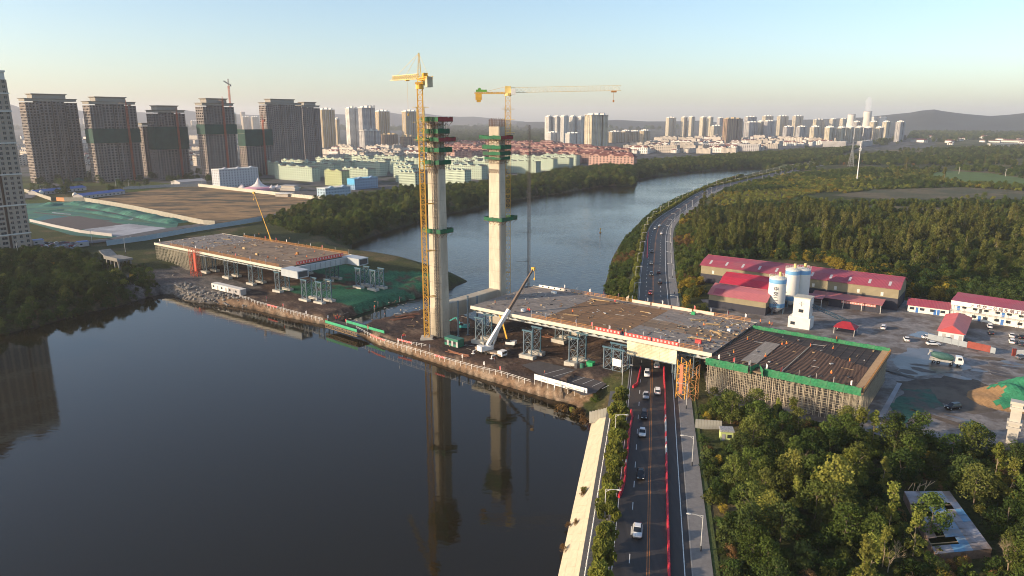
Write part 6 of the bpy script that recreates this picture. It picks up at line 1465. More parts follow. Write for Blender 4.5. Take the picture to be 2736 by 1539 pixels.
def excavator(label, c, rz, col, boomcol, up):
    t = thing('excavator', label, 'excavator', c, rz)
    for y in (-1.1, 1.1):
        mb = MB(); mb.loft([[(x, y + s, z) for x, z in ((-1.9, .25), (-1.6, 0), (1.6, 0), (1.9, .25), (1.9, .6), (1.6, .85), (-1.6, .85), (-1.9, .6))] for s in (-.28, .28)]); mb.build('track', m_black, t)
    mb = MB(); mb.box(-2.1, 1.2, -1.25, 1.25, .95, 1.9); mb.box(-2.3, -1.2, -1.2, 1.2, 1.0, 2.2); mb.build('body', col, t)
    mb = MB(); mb.loft([[(-.2, .3, 1.9), (1.2, .3, 1.9), (1.2, 1.25, 1.9), (-.2, 1.25, 1.9)], [(-.1, .35, 2.9), (.9, .35, 2.9), (.9, 1.2, 2.9), (-.1, 1.2, 2.9)]]); mb.build('cab', m_glass, t)
    mb = MB(); e = Vector((3.0, -.2, 4.6 * up)); s = Vector((4.6, -.2, 6.2 * up)) if up > 1 else Vector((5.6, -.2, 3.0)); mb.bar((.8, -.2, 1.5), e, .4, .55); mb.bar(e, s, .32, .45); mb.build('boom', boomcol, t)
    mb = MB(); mb.prism([(s.x - .5, -.7), (s.x + .5, -.7), (s.x + .5, .3), (s.x - .5, .3)], s.z - 1.0, s.z); mb.build('bucket', m_dark, t)
c = P(1362, 925, 3.3); excavator('white excavator with raised yellow boom between two support towers', tuple(c), R(160), m_whitep, m_craney, 2.0)
c = P(1238, 880, 3.3); excavator('teal excavator working behind the pipe columns', tuple(c), R(165), M('teal_paint', (.06, .38, .36), .5), M('teal_paint', (.06, .38, .36)), 1.0)

# ================================================================ STREET FURNITURE
lamp = thing('street_lamp', 'x', 'street lamp')
mb = MB(); mb.tube((0, 0, 0), (0, 0, 7.2), .11, .07, 8); mb.build('pole', M('lamp_pole', (.5, .49, .46), .5), lamp); mb = MB(); mb.tube((0, 0, -.1), (0, 0, 1.1), .17, .15, 8); mb.build('base', m_dark, lamp)
mb = MB(); pts = [Vector((0, 0, 6.6)), Vector((.7, 0, 7.05)), Vector((1.5, 0, 7.25)), Vector((2.2, 0, 7.25))]
for a, b in zip(pts[:-1], pts[1:]): mb.tube(a, b, .06, n=6)
mb.bar((0, 0, 7.15), (1.2, 0, 7.18), .06); mb.build('arm', M('lamp_pole', (.5, .49, .46)), lamp); mb = MB(); mb.loft([[(2.1, -.1, 7.2), (2.1, .1, 7.2), (2.1, .1, 7.34), (2.1, -.1, 7.34)], [(2.5, -.19, 7.19), (2.5, .19, 7.19), (2.5, .15, 7.38), (2.5, -.15, 7.38)], [(2.95, -.12, 7.22), (2.95, .12, 7.22), (2.95, .08, 7.33), (2.95, -.08, 7.33)]]); mb.build('lamp_head', M('lamp_head_grey', (.55, .54, .5), .5), lamp)
first = True
for side, o_, y0, st in ((1, 9.3, 83, 32), (-1, -8.4, 85, 33.5)):
    acc = 0; i = near_i(y0); last = CL[i] - Vector((0, 99, 0))
    while i < N - 3:
        if (CL[i] - last).length >= st:
            last = CL[i]; p = off(i, o_, 6.1); s_, t_ = ST(p.x, p.y)
            if not (-4 < t_ < 43):
                rz = math.atan2(CLN[i].y, CLN[i].x) + (math.pi if side > 0 else 0); ob = lamp if first else dup(lamp, p, rz); first = False
                ob.location = p; ob.rotation_euler = (0, 0, rz); far_ = t_ > 40
                ob['label'] = ('white street lamp on the ' + ('outer pavement' if side > 0 else 'riverside verge') + ' of the bending road past the bridge') if far_ else ('white street lamp on the right hand pavement before the bridge' if side > 0 else 'white street lamp among the willows before the bridge'); ob['group'] = 'street lamps along the road'
        i += 1
for px, py in ((50, 690), (247, 655), (336, 680), (110, 520), (310, 500), (345, 505), (540, 500)):
    p = P(px, py, 7); o = dup(lamp, (p.x, p.y, 7), R(40), 'slim pale lamp post on the far bank roads', 'lamp posts on the far bank', 1.35)
# bollards along the promenade
mb = MB(); mb.tube((0, 0, 0), (0, 0, .95), .11, .1, 8); mb.tube((0, 0, .95), (0, 0, 1.1), .14, .06, 8); bm2 = mb.mesh('bollard', m_whitep)
k = 0
for q in np.arange(-.45, .99, .0155):
    p = et0 + (et1 - et0) * q; o = mobj('bollard', bm2, None, (p.x + .35, p.y, 6.1)); tag(o, 'short white bollard on the edge of the promenade above the concrete slope', 'bollard', 'bollards on the promenade edge')
# barriers
mb = MB(); mb.loft([[(x, y, z) for y, z in ((-.24, 0), (-.24, .25), (-.14, .55), (-.12, .85), (.12, .85), (.14, .55), (.24, .25), (.24, 0))] for x in (-.72, -.66, .66, .72)]); mb.box(-.3, .3, -.16, .16, .86, .9); BAR = mb.mesh('water_barrier', M('barrier_red', (.56, .035, .055), .45, .12, 2, rand=.12))
mb = MB(); mb.loft([[(x, y, z) for y, z in ((-.24, 0), (-.24, .25), (-.14, .55), (-.12, .85), (.12, .85), (.14, .55), (.24, .25), (.24, 0))] for x in (-.72, -.66, .66, .72)]); BARW = mb.mesh('water_barrier', M('barrier_white', (.7, .66, .6), .5, .1, 2))
def barrier_row(pts, label, group, wrange=()):
    ps = resample([P(x, y, 6.012) for x, y in pts], 1.47)
    for a, b in zip(ps[:-1], ps[1:]):
        d = b - a; yy = a.y; w = any(lo < yy < hi for lo, hi in wrange) and rng.random() < .5
        o = mobj('water_barrier', BARW if w else BAR, None, (a + b) / 2, math.atan2(d.y, d.x) + rng.uniform(-.04, .04)); tag(o, label.replace('red', 'white') if w else label, 'barrier', group)
barrier_row([(1774, 985), (1775, 1020), (1777, 1052), (1778, 1110), (1779, 1162), (1781, 1242), (1783, 1341), (1786, 1447), (1788, 1539), (1789, 1620)], 'red water filled barrier in the straight line beside the double yellow line', 'barriers on the right of the traffic', ((150, 175),))
barrier_row([(1686, 1100), (1690, 1113), (1684, 1141), (1680, 1176), (1676, 1215), (1672, 1242), (1670, 1282), (1660, 1318), (1650, 1336)], 'red water filled barrier in the curved line by the willow verge', 'barriers on the left of the traffic', ((142, 150),))
barrier_row([(1712, 984), (1706, 1010), (1702, 1030), (1689, 1037)], 'red water filled barrier at the foot of the underpass', 'barriers at the underpass')
barrier_row([(1732, 622), (1730, 650), (1729, 690)], 'red and pale barrier closing the riverside lane before the bend', 'barriers before the bend')
# site railing along the water
def rail_row(name, label, pts, z, group, banners=(), mat=m_whitep, step=2.4):
    ps = resample([P(x, y, z) for x, y in pts], step); root = thing(name, label, 'railing', ps[0].to_tuple(), 0, group); o0 = ps[0]
    for i, (a, b) in enumerate(zip(ps[:-1], ps[1:])):
        d = b - a; L_ = d.length; rz = math.atan2(d.y, d.x); mb = MB(); mb.bar((0, 0, -.6), (0, 0, 1.2), .1); mb.bar((0, 0, 1.1), (L_, 0, 1.1), .07); mb.bar((0, 0, .6), (L_, 0, .6), .06)
        g0 = gh(a.x, a.y)
        o = mb.build('rail_panel', mat, root, a - o0, rz); o.location.z = max(g0, z - .6) - o0.z
        if i in banners: mobj('banner', lettered_banner(L_ * .96, .62), o, (.05, -.06, .5))
    return root
rail_row('site_railing', 'white railing along the earth bank of the right platform', [(952, 876), (1006, 903), (1065, 922), (1128, 940), (1181, 956), (1277, 982), (1338, 995), (1426, 1022)], 3.1, 'site railings', (5, 6, 7, 8, 20, 21))
rail_row('site_railing', 'white railing along the stony bank under the left deck', [(640, 795), (711, 814), (801, 838), (868, 855)], 3.1, 'site railings', (9, 10, 11))
rail_row('site_railing', 'short railing with red banner in front of the tower base', [(1062, 908), (1110, 920), (1150, 930)], 3.2, 'site railings', (0, 1, 2))
# notice boards at the end of the railing
root = thing('notice_board_row', 'row of eight white notice boards on the earth bank beside the parking bays', 'notice boards', P(1427, 1019, 3.4).to_tuple())
ps = [P(1427 + (1569 - 1427) * k / 8, 1019 + (1060 - 1019) * k / 8, 3.4) for k in range(9)]
for a, b in zip(ps[:-1], ps[1:]):
    d = b - a; mb = MB(); mb.box(.05, d.length - .05, -.05, .05, .7, 2.5, 0)
    if rng.random() < .6: mb.box(.3, d.length - .4, -.06, -.045, 1.2, 1.6, 1)
    mb.bar((.1, .1, -1), (.1, .1, 2.5), .08); mb.build('board', [m_whitep, M('board_print', (.35, .36, .36), .6)], root, a - ps[0], math.atan2(d.y, d.x))
# flags
fl = MB(); fl.tube((0, 0, 0), (0, 0, 2.6), .04, .03, 5, 0); fl.hexa([(0, -.02, 1.3), (.45, -.12, 1.2), (.45, -.08, 1.2), (0, .02, 1.3), (0, -.02, 2.55), (.5, -.1, 2.3), (.5, -.06, 2.3), (0, .02, 2.55)], 1)
FW = fl.mesh('flag', [m_whitep, M('flag_white', (.72, .68, .66), .8)]); FR = fl.mesh('flag', [m_whitep, M('flag_red', (.55, .10, .09), .8)])
def flag(p, red, lab): tag(mobj('flag', FR if red else FW, None, p, rng.uniform(0, 6)), ('red' if red else 'white') + ' ' + lab, 'flag', 'site flags')
for k in range(11): flag(B(27 + k * 6, -.9, ZD + .1), rng.random() < .4, 'flag on the near edge of the right deck')
for k in range(13): flag(B(15 + k * 6, 38.8, ZD + .1), rng.random() < .3, 'flag on the far edge of the right deck')
for k in range(10): flag(B(-205 + k * 10, 40.8, ZD + .1), rng.random() < .3, 'flag on the far edge of the left deck')
for k in range(9): flag(B(-222 + k * 12, .3, ZD + .1), rng.random() < .2, 'flag on the near edge of the left deck')
for k in range(9): flag(B(95 + k * 4.3, -5.6, 15.3), rng.random() < .3, 'flag on the green net of the falsework')
for px, py in ((712, 806), (758, 826), (820, 846), (875, 858), (926, 868), (982, 886), (1066, 925), (1074, 915), (1147, 938), (1236, 966), (1338, 998), (1480, 1045), (1295, 985), (1000, 836), (1010, 820), (1068, 807), (1562, 1060)): flag(P(px, py, 3.1), rng.random() < .4, 'flag standing on the site platform')
# ================================================================ PEOPLE
def person_mesh(pose):
    v = [(0, 0, .95), (0, 0, 1.15), (0, .01, 1.38), (0, .01, 1.5), (0, .02, 1.60), (0, .03, 1.72), (.17, 0, 1.40), (.24, .06, 1.15), (.22, .2 * pose, .95), (-.17, 0, 1.40), (-.24, .02, 1.15), (-.24, .1, .93), (.1, 0, .88), (.11, .04 + .05 * pose, .48), (.11, -.02 + .12 * pose, .06), (.11, .12 + .12 * pose, .03), (-.1, 0, .88), (-.11, .04, .48), (-.11, -.06, .06), (-.11, .08, .03)]
    e = [(0, 1), (1, 2), (2, 3), (3, 4), (4, 5), (2, 6), (6, 7), (7, 8), (2, 9), (9, 10), (10, 11), (0, 12), (12, 13), (13, 14), (14, 15), (0, 16), (16, 17), (17, 18), (18, 19)]
    rad = [.16, .15, .17, .07, .09, .08, .075, .055, .045, .075, .055, .045, .095, .075, .055, .04, .095, .075, .055, .04]
    me = bpy.data.meshes.new('person'); me.from_pydata(v, e, []); o = bpy.data.objects.new('person', me); COL.objects.link(o)
    md = o.modifiers.new('s', 'SKIN'); o.modifiers.new('d', 'SUBSURF').levels = 1
    for i, s in enumerate(me.skin_vertices[0].data): s.radius = (rad[i], rad[i]); s.use_root = i == 0
    dg = bpy.context.evaluated_depsgraph_get(); out = bpy.data.meshes.new_from_object(o.evaluated_get(dg)); bpy.data.objects.remove(o)
    return out
m_skin = M('skin', (.42, .26, .18), .7, .05, 2); m_trouser = M('trousers', (.03, .035, .05), .85, .1, 2)
def dress(me, vest):
    me = me.copy(); me.materials.clear()
    for m in (m_trouser, vest, m_skin): me.materials.append(m)
    for p in me.polygons: c = p.center; p.material_index = 0 if c.z < .92 else (2 if c.z > 1.5 else 1)
    return me
hm_ = MB(); hm_.lathe([(.135, 1.70), (.13, 1.77), (.09, 1.83), (.02, 1.85)], n=10); HY = hm_.mesh('helmet', M('helmet_yellow', (.75, .5, .03), .4)); HR = hm_.mesh('helmet', M('helmet_red', (.6, .05, .03), .4))
V_O = M('vest_orange', (.8, .2, .04), .7, .05, 2); V_R = M('vest_red', (.6, .05, .04), .7, .05, 2); V_B = M('jacket_dark', (.06, .07, .1), .8, .05, 2)
PM = {(v, p): dress(person_mesh(p), m) for p in (0.0, 1.0) for v, m in (('o', V_O), ('r', V_R), ('b', V_B))}
def person(p, v, lab):
    o = mobj('person', PM[(v, rng.choice((0.0, 1.0)))], None, p, rng.uniform(0, 6.28)); tag(o, lab, 'person', 'site workers'); mobj('helmet', HY if rng.random() < .6 else HR, o); return o
NMV = {'o': 'person in orange vest and helmet', 'r': 'person in red vest and helmet', 'b': 'person in dark jacket and helmet'}
def crowd(pts, z, where, vs='oob'):
    for px, py in pts: v = rng.choice(vs); person(P(px, py, z), v, NMV[v] + ' ' + where)
crowd([(1411, 835), (1415, 836), (1323, 815), (1571, 792), (1643, 812), (1880, 876), (1862, 904), (1899, 914), (1530, 840), (1663, 892)], ZD + .02, 'standing on the right deck', 'oor')
tt = lambda a: [(1750 + x / 3.766, 750 + y / 3.766) for x, y in a]
crowd(tt([(790, 755), (1108, 795), (1790, 715), (1955, 840), (1770, 965), (1275, 672), (1320, 668), (1060, 436), (1150, 460), (1175, 472), (1825, 615), (560, 630), (930, 620), (1560, 690)]), 15.7, 'working on the dark reinforcement deck', 'oo')
t2 = lambda a: [(350 + x / 3.766, 580 + y / 3.766) for x, y in a]
crowd(t2([(1285, 395), (1850, 370), (1655, 400), (1945, 385), (1770, 420), (1380, 425), (1460, 440), (1050, 325), (1768, 305), (1290, 190), (1600, 240), (760, 330), (720, 320)]), ZD + .02, 'standing on the left deck', 'oob')
crowd([(893, 851), (897, 854), (902, 850), (905, 856), (909, 853), (899, 858), (872, 862), (1076, 905), (1080, 903), (1084, 907), (1028, 848), (1322, 970), (1455, 1005), (1666, 1012), (1001, 826)], 3.15, 'on the site platform by the water', 'rrob')
# ================================================================ SITE BUILDINGS AND STORES
m_redroof = Mrib('red_roof_sheet', (.30, .058, .085), .5, 'X', .5, col2=(.27, .075, .095), amt=.5); m_crimson = Mrib('crimson_roof_sheet', (.40, .025, .05), .5, 'X', .5, amt=.5); m_pinkroof = Mrib('pink_roof_sheet', (.42, .13, .14), .5, 'X', .45, col2=(.36, .125, .12), amt=.5)
m_olivewall = Mrib('beige_sheet_wall', (.26, .22, .135), .35, 'X', .6, amt=.4); m_navyshade = M('navy_shade_wall', (.035, .036, .05), .7, .1, .5); m_officew = M('office_white', (.70, .68, .62), .7, .06, .5); m_doorblue = M('door_blue', (.05, .16, .42), .5, .1, 1)
def gable(root, x0, x1, y0, y1, z0, ze, zr, wall, roof, over=.5, name_w='wall', arch=False, skyl=0, lower=None):
    ym = (y0 + y1) / 2; mb = MB()
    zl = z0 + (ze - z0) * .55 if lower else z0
    prof = [(y0, ze), (y0 + (ym - y0) * .45, ze + (zr - ze) * (.62 if arch else .45)), (ym, zr), (ym + (y1 - ym) * .55, ze + (zr - ze) * (.62 if arch else .45)), (y1, ze)]
    ring = lambda x: [(x, y0, zl), (x, y1, zl)] + [(x, y, z) for y, z in reversed(prof)]
    mb.loft([ring(x0), ring(x1)]); mb.build(name_w, wall, root)
    if lower: mb = MB(); mb.box(x0 - .03, x1 + .03, y0 - .03, y1 + .03, z0, zl); mb.build('shaded_lower_wall', lower, root)  # dark band: shade on the lower wall put into its colour
    n = max(1, round((x1 - x0 + 2 * over) / 8)); xs = np.linspace(x0 - over, x1 + over, n + 1); po = [(y0 - over, ze - over * (zr - ze) / (ym - y0))] + prof[1:-1] + [(y1 + over, ze - over * (zr - ze) / (ym - y0))]
    ri = MB()
    for (ya, za), (yb, zb) in zip(po[:-1], po[1:]):
        ri.hexa([(xs[0], ya, za + .06), (xs[-1], ya, za + .06), (xs[-1], yb, zb + .06), (xs[0], yb, zb + .06), (xs[0], ya, za + .2), (xs[-1], ya, za + .2), (xs[-1], yb, zb + .2), (xs[0], yb, zb + .2)])
    ro = ri.build('roof', roof, root)
    mb = MB(); mb.bar((xs[0], ym, zr + .24), (xs[-1], ym, zr + .24), .5, .12); mb.build('ridge_cap', roof, ro)
    for k in range(skyl):
        x = x0 + (k + .5) * (x1 - x0) / skyl; ya, za = po[0]; yb, zb = po[1]; q = lambda f: (ya + (yb - ya) * f, za + (zb - za) * f + .23)
        mb = MB(); a, b = q(.35), q(.9); mb.face([(x - .5, *a), (x + .5, *a), (x + .5, *b), (x - .5, *b)]); mb.build('skylight', M('skylight', (.42, .40, .41), .4), ro)
    return ro
def win(root, x, y, z, w, h, mat=None, name='window', side='F'):
    mb = MB()
    if side == 'F': mb.box(x - w / 2, x + w / 2, y - .06, y + .02, z, z + h, 0)
    else: mb.box(x - .02, x + .06, y - w / 2, y + w / 2, z, z + h, 0)
    return mb.build(name, mat or m_bglass, root)
# long warehouse; local x along the bridge axis, origin at its front right corner
wh = thing('warehouse', 'long warehouse with faded red arched roof behind the silos', 'building', (157.5, 279.8, 6), BANG)
gable(wh, -84, 0, 0, 19, 0, 9.0, 12.2, m_olivewall, m_redroof, .6, arch=True, skyl=11, lower=m_navyshade)
for k in range(9): win(wh, -78 + k * 9, -.02, 5.4, 1.0, 1.5, m_s_white)
s2 = P(2047, 808, 11.5)
sh = thing('storage_shed', 'pair of sheds with pink and red sheet roofs left of the silos', 'building', (s2.x, s2.y, 6), BANG)
gable(sh, -23.5, 0, 0, 15, 0, 5.6, 8.6, m_olivewall, m_pinkroof, .5, arch=True, lower=m_navyshade); gable(sh, -24.5, -.5, 15.6, 31, 0, 7.4, 10.6, m_olivewall, m_crimson, .5, arch=True, lower=m_navyshade)
for x0, x1 in ((-22, -18),):
    mb = MB(); mb.hexa([(x0, .2, 5.95), (x1, .2, 5.95), (x1, 3.2, 7.65), (x0, 3.2, 7.65), (x0, .2, 6.0), (x1, .2, 6.0), (x1, 3.2, 7.7), (x0, 3.2, 7.7)]); mb.build('roof_patch', m_redroof, sh)
def silo(label, c, r, z0, z1, lettered):
    t = thing('cement_silo', label, 'silo', (c.x, c.y, 6)); mb = MB(); blue = M('silo_blue', (.16, .36, .58), .5, .06, .4); H = z1 - 6; zb = z0 - 6
    prof = [(r * .3, zb - 2.2), (r, zb), (r, zb + 1.6), (r, H - 2.0), (r, H - .4), (r * .96, H), (r * .2, H + .8)]; mb.lathe(prof, n=28, ms=[0, 1, 0, 1, 0, 0, 0]); mb.build('shell', [m_officew, blue], t, smooth=True)
    for k in range(4): a = k * 1.57 + .78; mb = MB(); x, y = r * .9 * math.cos(a), r * .9 * math.sin(a); mb.bar((x, y, -.2), (x, y, zb + .2), .4); mb.build('leg', m_bluegrey, t)
    mb = MB(); n = 20
    for z in (H + .6, H + 1.15):
        for k in range(n): a, b = k * 6.2832 / n, (k + 1) * 6.2832 / n; mb.bar((r * math.cos(a), r * math.sin(a), z), (r * math.cos(b), r * math.sin(b), z), .06)
    for k in range(n): a = k * 6.2832 / n; mb.bar((r * math.cos(a), r * math.sin(a), H - .3), (r * math.cos(a), r * math.sin(a), H + 1.15), .06)
    mb.build('guard_rail', m_s_white, t)
    mb = MB(); mb.tube((.6, -.4, H + .5), (.6, -.4, H + 2.4), .55, n=10); mb.build('dust_filter', m_craney2, t)
    mb = MB(); mb.bar((r + .1, -.25, 0), (r + .1, -.25, H), .06); mb.bar((r + .1, .25, 0), (r + .1, .25, H), .06)
    for k in range(int(H / .5)): mb.bar((r + .1, -.25, k * .5), (r + .1, .25, k * .5), .05)
    mb.build('ladder', m_s_white, t)
    for k in range(1, 5): mb = MB(); z = zb + (H - zb) * k / 5; mb.lathe([(r + .01, z), (r + .03, z + .03), (r + .01, z + .08)], n=28); mb.build('weld_ring', m_officew, t)
    if lettered:
        for k, ch in enumerate('中交二公局'):
            tm = text_mesh(ch, 1.8, M('silo_letters', (.10, .10, .13), .6), .02, 'letter'); o = mobj('letter', tm, t); a = R(-118); o.location = ((r + .06) * math.cos(a), (r + .06) * math.sin(a), H - 4.6 - k * 2.05); o.rotation_euler = (math.pi / 2, 0, a + math.pi / 2)
    return t
silo('white silo with vertical characters and blue bands standing on steel legs', Vector((106.6, 276.5)), 3.35, 8.8, 20.6, True)
a = P(2110, 818, 6); silo('white silo with blue top half hidden behind the lettered silo', a.xy, 2.9, 9, 21.8, False); a = P(2137, 815, 6); silo('white silo with blue top beside the batching tower', a.xy, 3.05, 9, 21.6, False)
bt = thing('batching_tower', 'white boxy batching tower with star emblem in front of the silos', 'building', (109.2, 256.5, 6), BANG)
mb = MB(); mb.box(-2.9, 2.9, -2.6, 2.6, 4.2, 11.6); mb.build('wall', m_officew, bt); mb = MB(); mb.box(-3.1, 3.1, -2.8, 2.8, 11.6, 11.9); mb.build('roof', M('roof_beige', (.45, .42, .34), .7), bt)
mb = MB(); mb.box(-4.2, 3.6, -2.9, 2.9, 0, 4.2); mb.build('lower_housing', m_officew, bt); win(bt, 0, -2.6, 6.2, 1.7, 1.2); win(bt, -2.5, -2.9, 1.2, 1.6, 1.2)
mb = MB()
for k in range(4): an = k * 1.5708; mb.bar((0, -2.63, 9.5), (.95 * math.cos(an), -2.63, 9.5 + .95 * math.sin(an)), .2, .04); mb.bar((.42 * math.cos(an + .785), -2.63, 9.5 + .42 * math.sin(an + .785)), (.9 * math.cos(an), -2.63, 9.5 + .9 * math.sin(an)), .1, .04)
mb.build('star_emblem', M('emblem_grey', (.12, .12, .15), .6), bt)
mb = MB(); lattice(mb, (3.2, 1, 8.5), (16, 10, 1.5), 1.2, 1.5, .16, .1); mb.build('conveyor', m_blue, bt)
for s in (-2.5, 2.5):
    mb = MB(); mb.bar((s, 2, 0), (s, 2, 11), .25); mb.build('column', m_bluegrey, bt)
# canopy shed before the warehouse
cs = thing('canopy_shed', 'open shed with pink sheet roof and red banner before the warehouse', 'building', P(2352, 838, 6).to_tuple(), BANG)
mb = MB(); mb.hexa([(-27, -1, 3.6), (.5, -1, 3.6), (.5, 6, 4.6), (-27, 6, 4.6), (-27, -1, 3.75), (.5, -1, 3.75), (.5, 6, 4.75), (-27, 6, 4.75)]); mb.hexa([(-29, -6, 3.9), (-21, -6, 3.9), (-21, -1, 4.6), (-29, -1, 4.6), (-29, -6, 4.05), (-21, -6, 4.05), (-21, -1, 4.75), (-29, -1, 4.75)]); mb.build('roof', m_pinkroof, cs)
for x in (-28.6, -21.4, -14, -7, 0): mb = MB(); y = -5.5 if x < -20 else -.6; mb.bar((x, y, 0), (x, y, 3.7), .18); mb.build('post', m_s_white, cs)
mb = MB(); mb.box(-20, 0, .5, .7, 0, 3.4); mb.build('wall', m_navyshade, cs); mobj('banner', lettered_banner(13, .9, M('banner_pink', (.6, .25, .22), .7)), cs, (-15, .4, 2.2))
# dormitory
dl = P(2540, 846, 6); dr = P(2736, 878, 6); drz = math.atan2(dr.y - dl.y, dr.x - dl.x); do = thing('dormitory', 'two storey white dormitory with red roof, blue doors and sign characters', 'building', (dl.x, dl.y, 6), drz); DL = 48
mb = MB(); mb.box(0, DL, 0, 7.5, 0, 6.3); mb.build('wall', m_officew, do)
mb = MB(); mb.box(-.2, DL, -1.3, -.02, 2.9, 3.05); mb.build('gallery_floor', m_s_white, do)
mb = MB(); mb.box(-.3, DL, -1.5, -1.4, 5.25, 6.95); mb.build('sign_board', m_officew, do)
mb = MB()
for k in range(26): mb.bar((k * 1.8, -1.25, 3.0), (k * 1.8, -1.25, 4.0), .05)
mb.bar((0, -1.25, 4.0), (DL, -1.25, 4.0), .06); mb.bar((0, -1.25, 3.5), (DL, -1.25, 3.5), .05); mb.build('gallery_rail', m_s_white, do, kind='stuff')
for k in range(13): mb = MB(); mb.bar((k * 3.6, -1.25, 0), (k * 3.6, -1.25, 6.4), .12); mb.build('post', m_s_white, do)
for fl_ in (0, 1):
    for k in range(12):
        x = 2.2 + k * 3.7; m_ = m_doorblue if (k + fl_) % 3 else m_dark
        if k % 2 == 0: win(do, x, -.02, fl_ * 3.05 + .05, .95, 2.05, m_, 'door')
        win(do, x + 1.9, -.02, fl_ * 3.05 + 1.0, 1.5, 1.05, m_bglass)
for (za, zb, y0, y1) in ((6.75, 7.6, -1.3, 3.0), (7.1, 8.4, 3.2, 8.4)):
    mb = MB(); mb.hexa([(-.4, y0, za), (DL, y0, za), (DL, y1, zb), (-.4, y1, zb), (-.4, y0, za + .15), (DL, y0, za + .15), (DL, y1, zb + .15), (-.4, y1, zb + .15)]); mb.build('roof', m_redroof, do)
mb = MB(); mb.hexa([(0, 7.45, 6.3), (DL, 7.45, 6.3), (DL, 7.5, 6.3), (0, 7.5, 6.3), (0, 7.45, 8.0), (DL, 7.45, 8.0), (DL, 7.5, 8.0), (0, 7.5, 8.0)]); mb.build('back_wall', m_officew, do)
for k, ch in enumerate('中交二公局东萌工程有限'):
    o = mobj('letter', text_mesh(ch, 1.55, M('sign_letters', (.12, .07, .09), .6), .03, 'letter'), do, (9.2 + k * 1.75, -1.54, 5.52)); o.rotation_euler = (math.pi / 2, 0, 0)
mb = MB()
for k in range(4): an = k * 1.5708 + .785; mb.bar((7.0, -1.53, 6.05), (7.0 + .6 * math.cos(an), -1.53, 6.05 + .6 * math.sin(an)), .26, .05)
mb.build('emblem', M('sign_letters', (.16, .10, .12)), do)
lo_ = P(2424, 832, 6); hi_ = P(2534, 846, 6); lb = thing('site_office', 'low white office with red roof between warehouse and dormitory', 'building', (lo_.x, lo_.y, 6), math.atan2(hi_.y - lo_.y, hi_.x - lo_.x)); LB_ = (hi_ - lo_).length
gable(lb, 0, LB_, 0, 8, 0, 2.9, 4.6, m_officew, m_redroof, .5)
for k in range(4): win(lb, 1.5 + k * 3.6, -.02, 1.1, 1.6, 1.0)
for x in (3.3, 9.6, 10.8): win(lb, x, -.02, .05, .9, 2.1, m_doorblue, 'door')
hp = P(2505, 906, 6); hb_ = thing('canteen', 'white hip roofed building with bright red roof in the middle of the yard', 'building', (hp.x, hp.y, 6), BANG)
mb = MB(); mb.box(0, 7.6, 0, 27, 0, 3.1); mb.build('wall', Mrib('panel_white', (.64, .63, .6), 1.0, 'X', .6, amt=.2), hb_)
mb = MB(); mb.hexa([(-.6, -.6, 3.1), (8.2, -.6, 3.1), (8.2, 27.6, 3.1), (-.6, 27.6, 3.1), (3.7, 3.0, 4.9), (3.9, 3.0, 4.9), (3.9, 25, 4.9), (3.7, 25, 4.9)]); ro = mb.build('roof', Mrib('bright_red_roof', (.58, .10, .085), .5, 'Y', .45, amt=.4), hb_)
for k in range(3): mb = MB(); mb.box(1.2 + k * 2.5, 2.3 + k * 2.5, -.03, 0, 0, 2.4); mb.build('panel_strip', m_w_grey, hb_)
tt_ = thing('red_pavilion', 'small pavilion with dark red hipped roof beside the falsework', 'pavilion', (122.2, 248.5, 6), BANG)
mb = MB(); mb.hexa([(-3.8, -3.2, 2.4), (3.8, -3.2, 2.4), (3.8, 3.2, 2.4), (-3.8, 3.2, 2.4), (-1.4, -.2, 4.4), (1.4, -.2, 4.4), (1.4, .2, 4.4), (-1.4, .2, 4.4)]); mb.build('roof', M('dark_red_roof', (.30, .02, .03), .6), tt_)
for x in (-3.4, 3.4):
    for y in (-2.8, 2.8): mb = MB(); mb.bar((x, y, 0), (x, y, 2.5), .15); mb.build('post', m_s_white, tt_)
mb = MB(); mb.box(-3, 3, -2.4, 2.4, 0, .9); mb.build('counter', m_navyshade, tt_)
# display walls in the yard
dw = thing('display_wall', 'row of pale display boards ending in a dark red board', 'notice boards', P(2478, 910, 6).to_tuple()); o0 = P(2478, 910, 6)
for k, (xa, xb, col) in enumerate(((2478, 2500, 0), (2500, 2519, 0), (2519, 2541, 0), (2541, 2561, 0), (2561, 2583, 0), (2583, 2645, 1), (2645, 2659, 0))):
    a, b = P(xa, 908 + (xa - 2478) * .22, 6), P(xb, 908 + (xb - 2478) * .22, 6); d = b - a; mb = MB(); mb.box(.06, d.length - .06, -.08, .08, .35, 2.3 if col == 0 else 2.7); mb.bar((.05, 0, 0), (.05, 0, 2.5), .12); mb.build('board', M('board_red', (.24, .05, .035), .6) if col else M('board_pale', (.28, .31, .33), .6), dw, a - o0, math.atan2(d.y, d.x))
dw2 = thing('display_wall', 'short white wall with dark red end post in the yard', 'wall', P(2703, 950, 6).to_tuple()); mb = MB(); mb.box(0, 1.2, -.2, .2, 0, 2.4); mb.build('end_post', M('board_red', (.24, .05, .035)), dw2); mb = MB(); mb.box(1.2, 9, -.15, .15, .2, 1.9); mb.build('panel', m_officew, dw2)
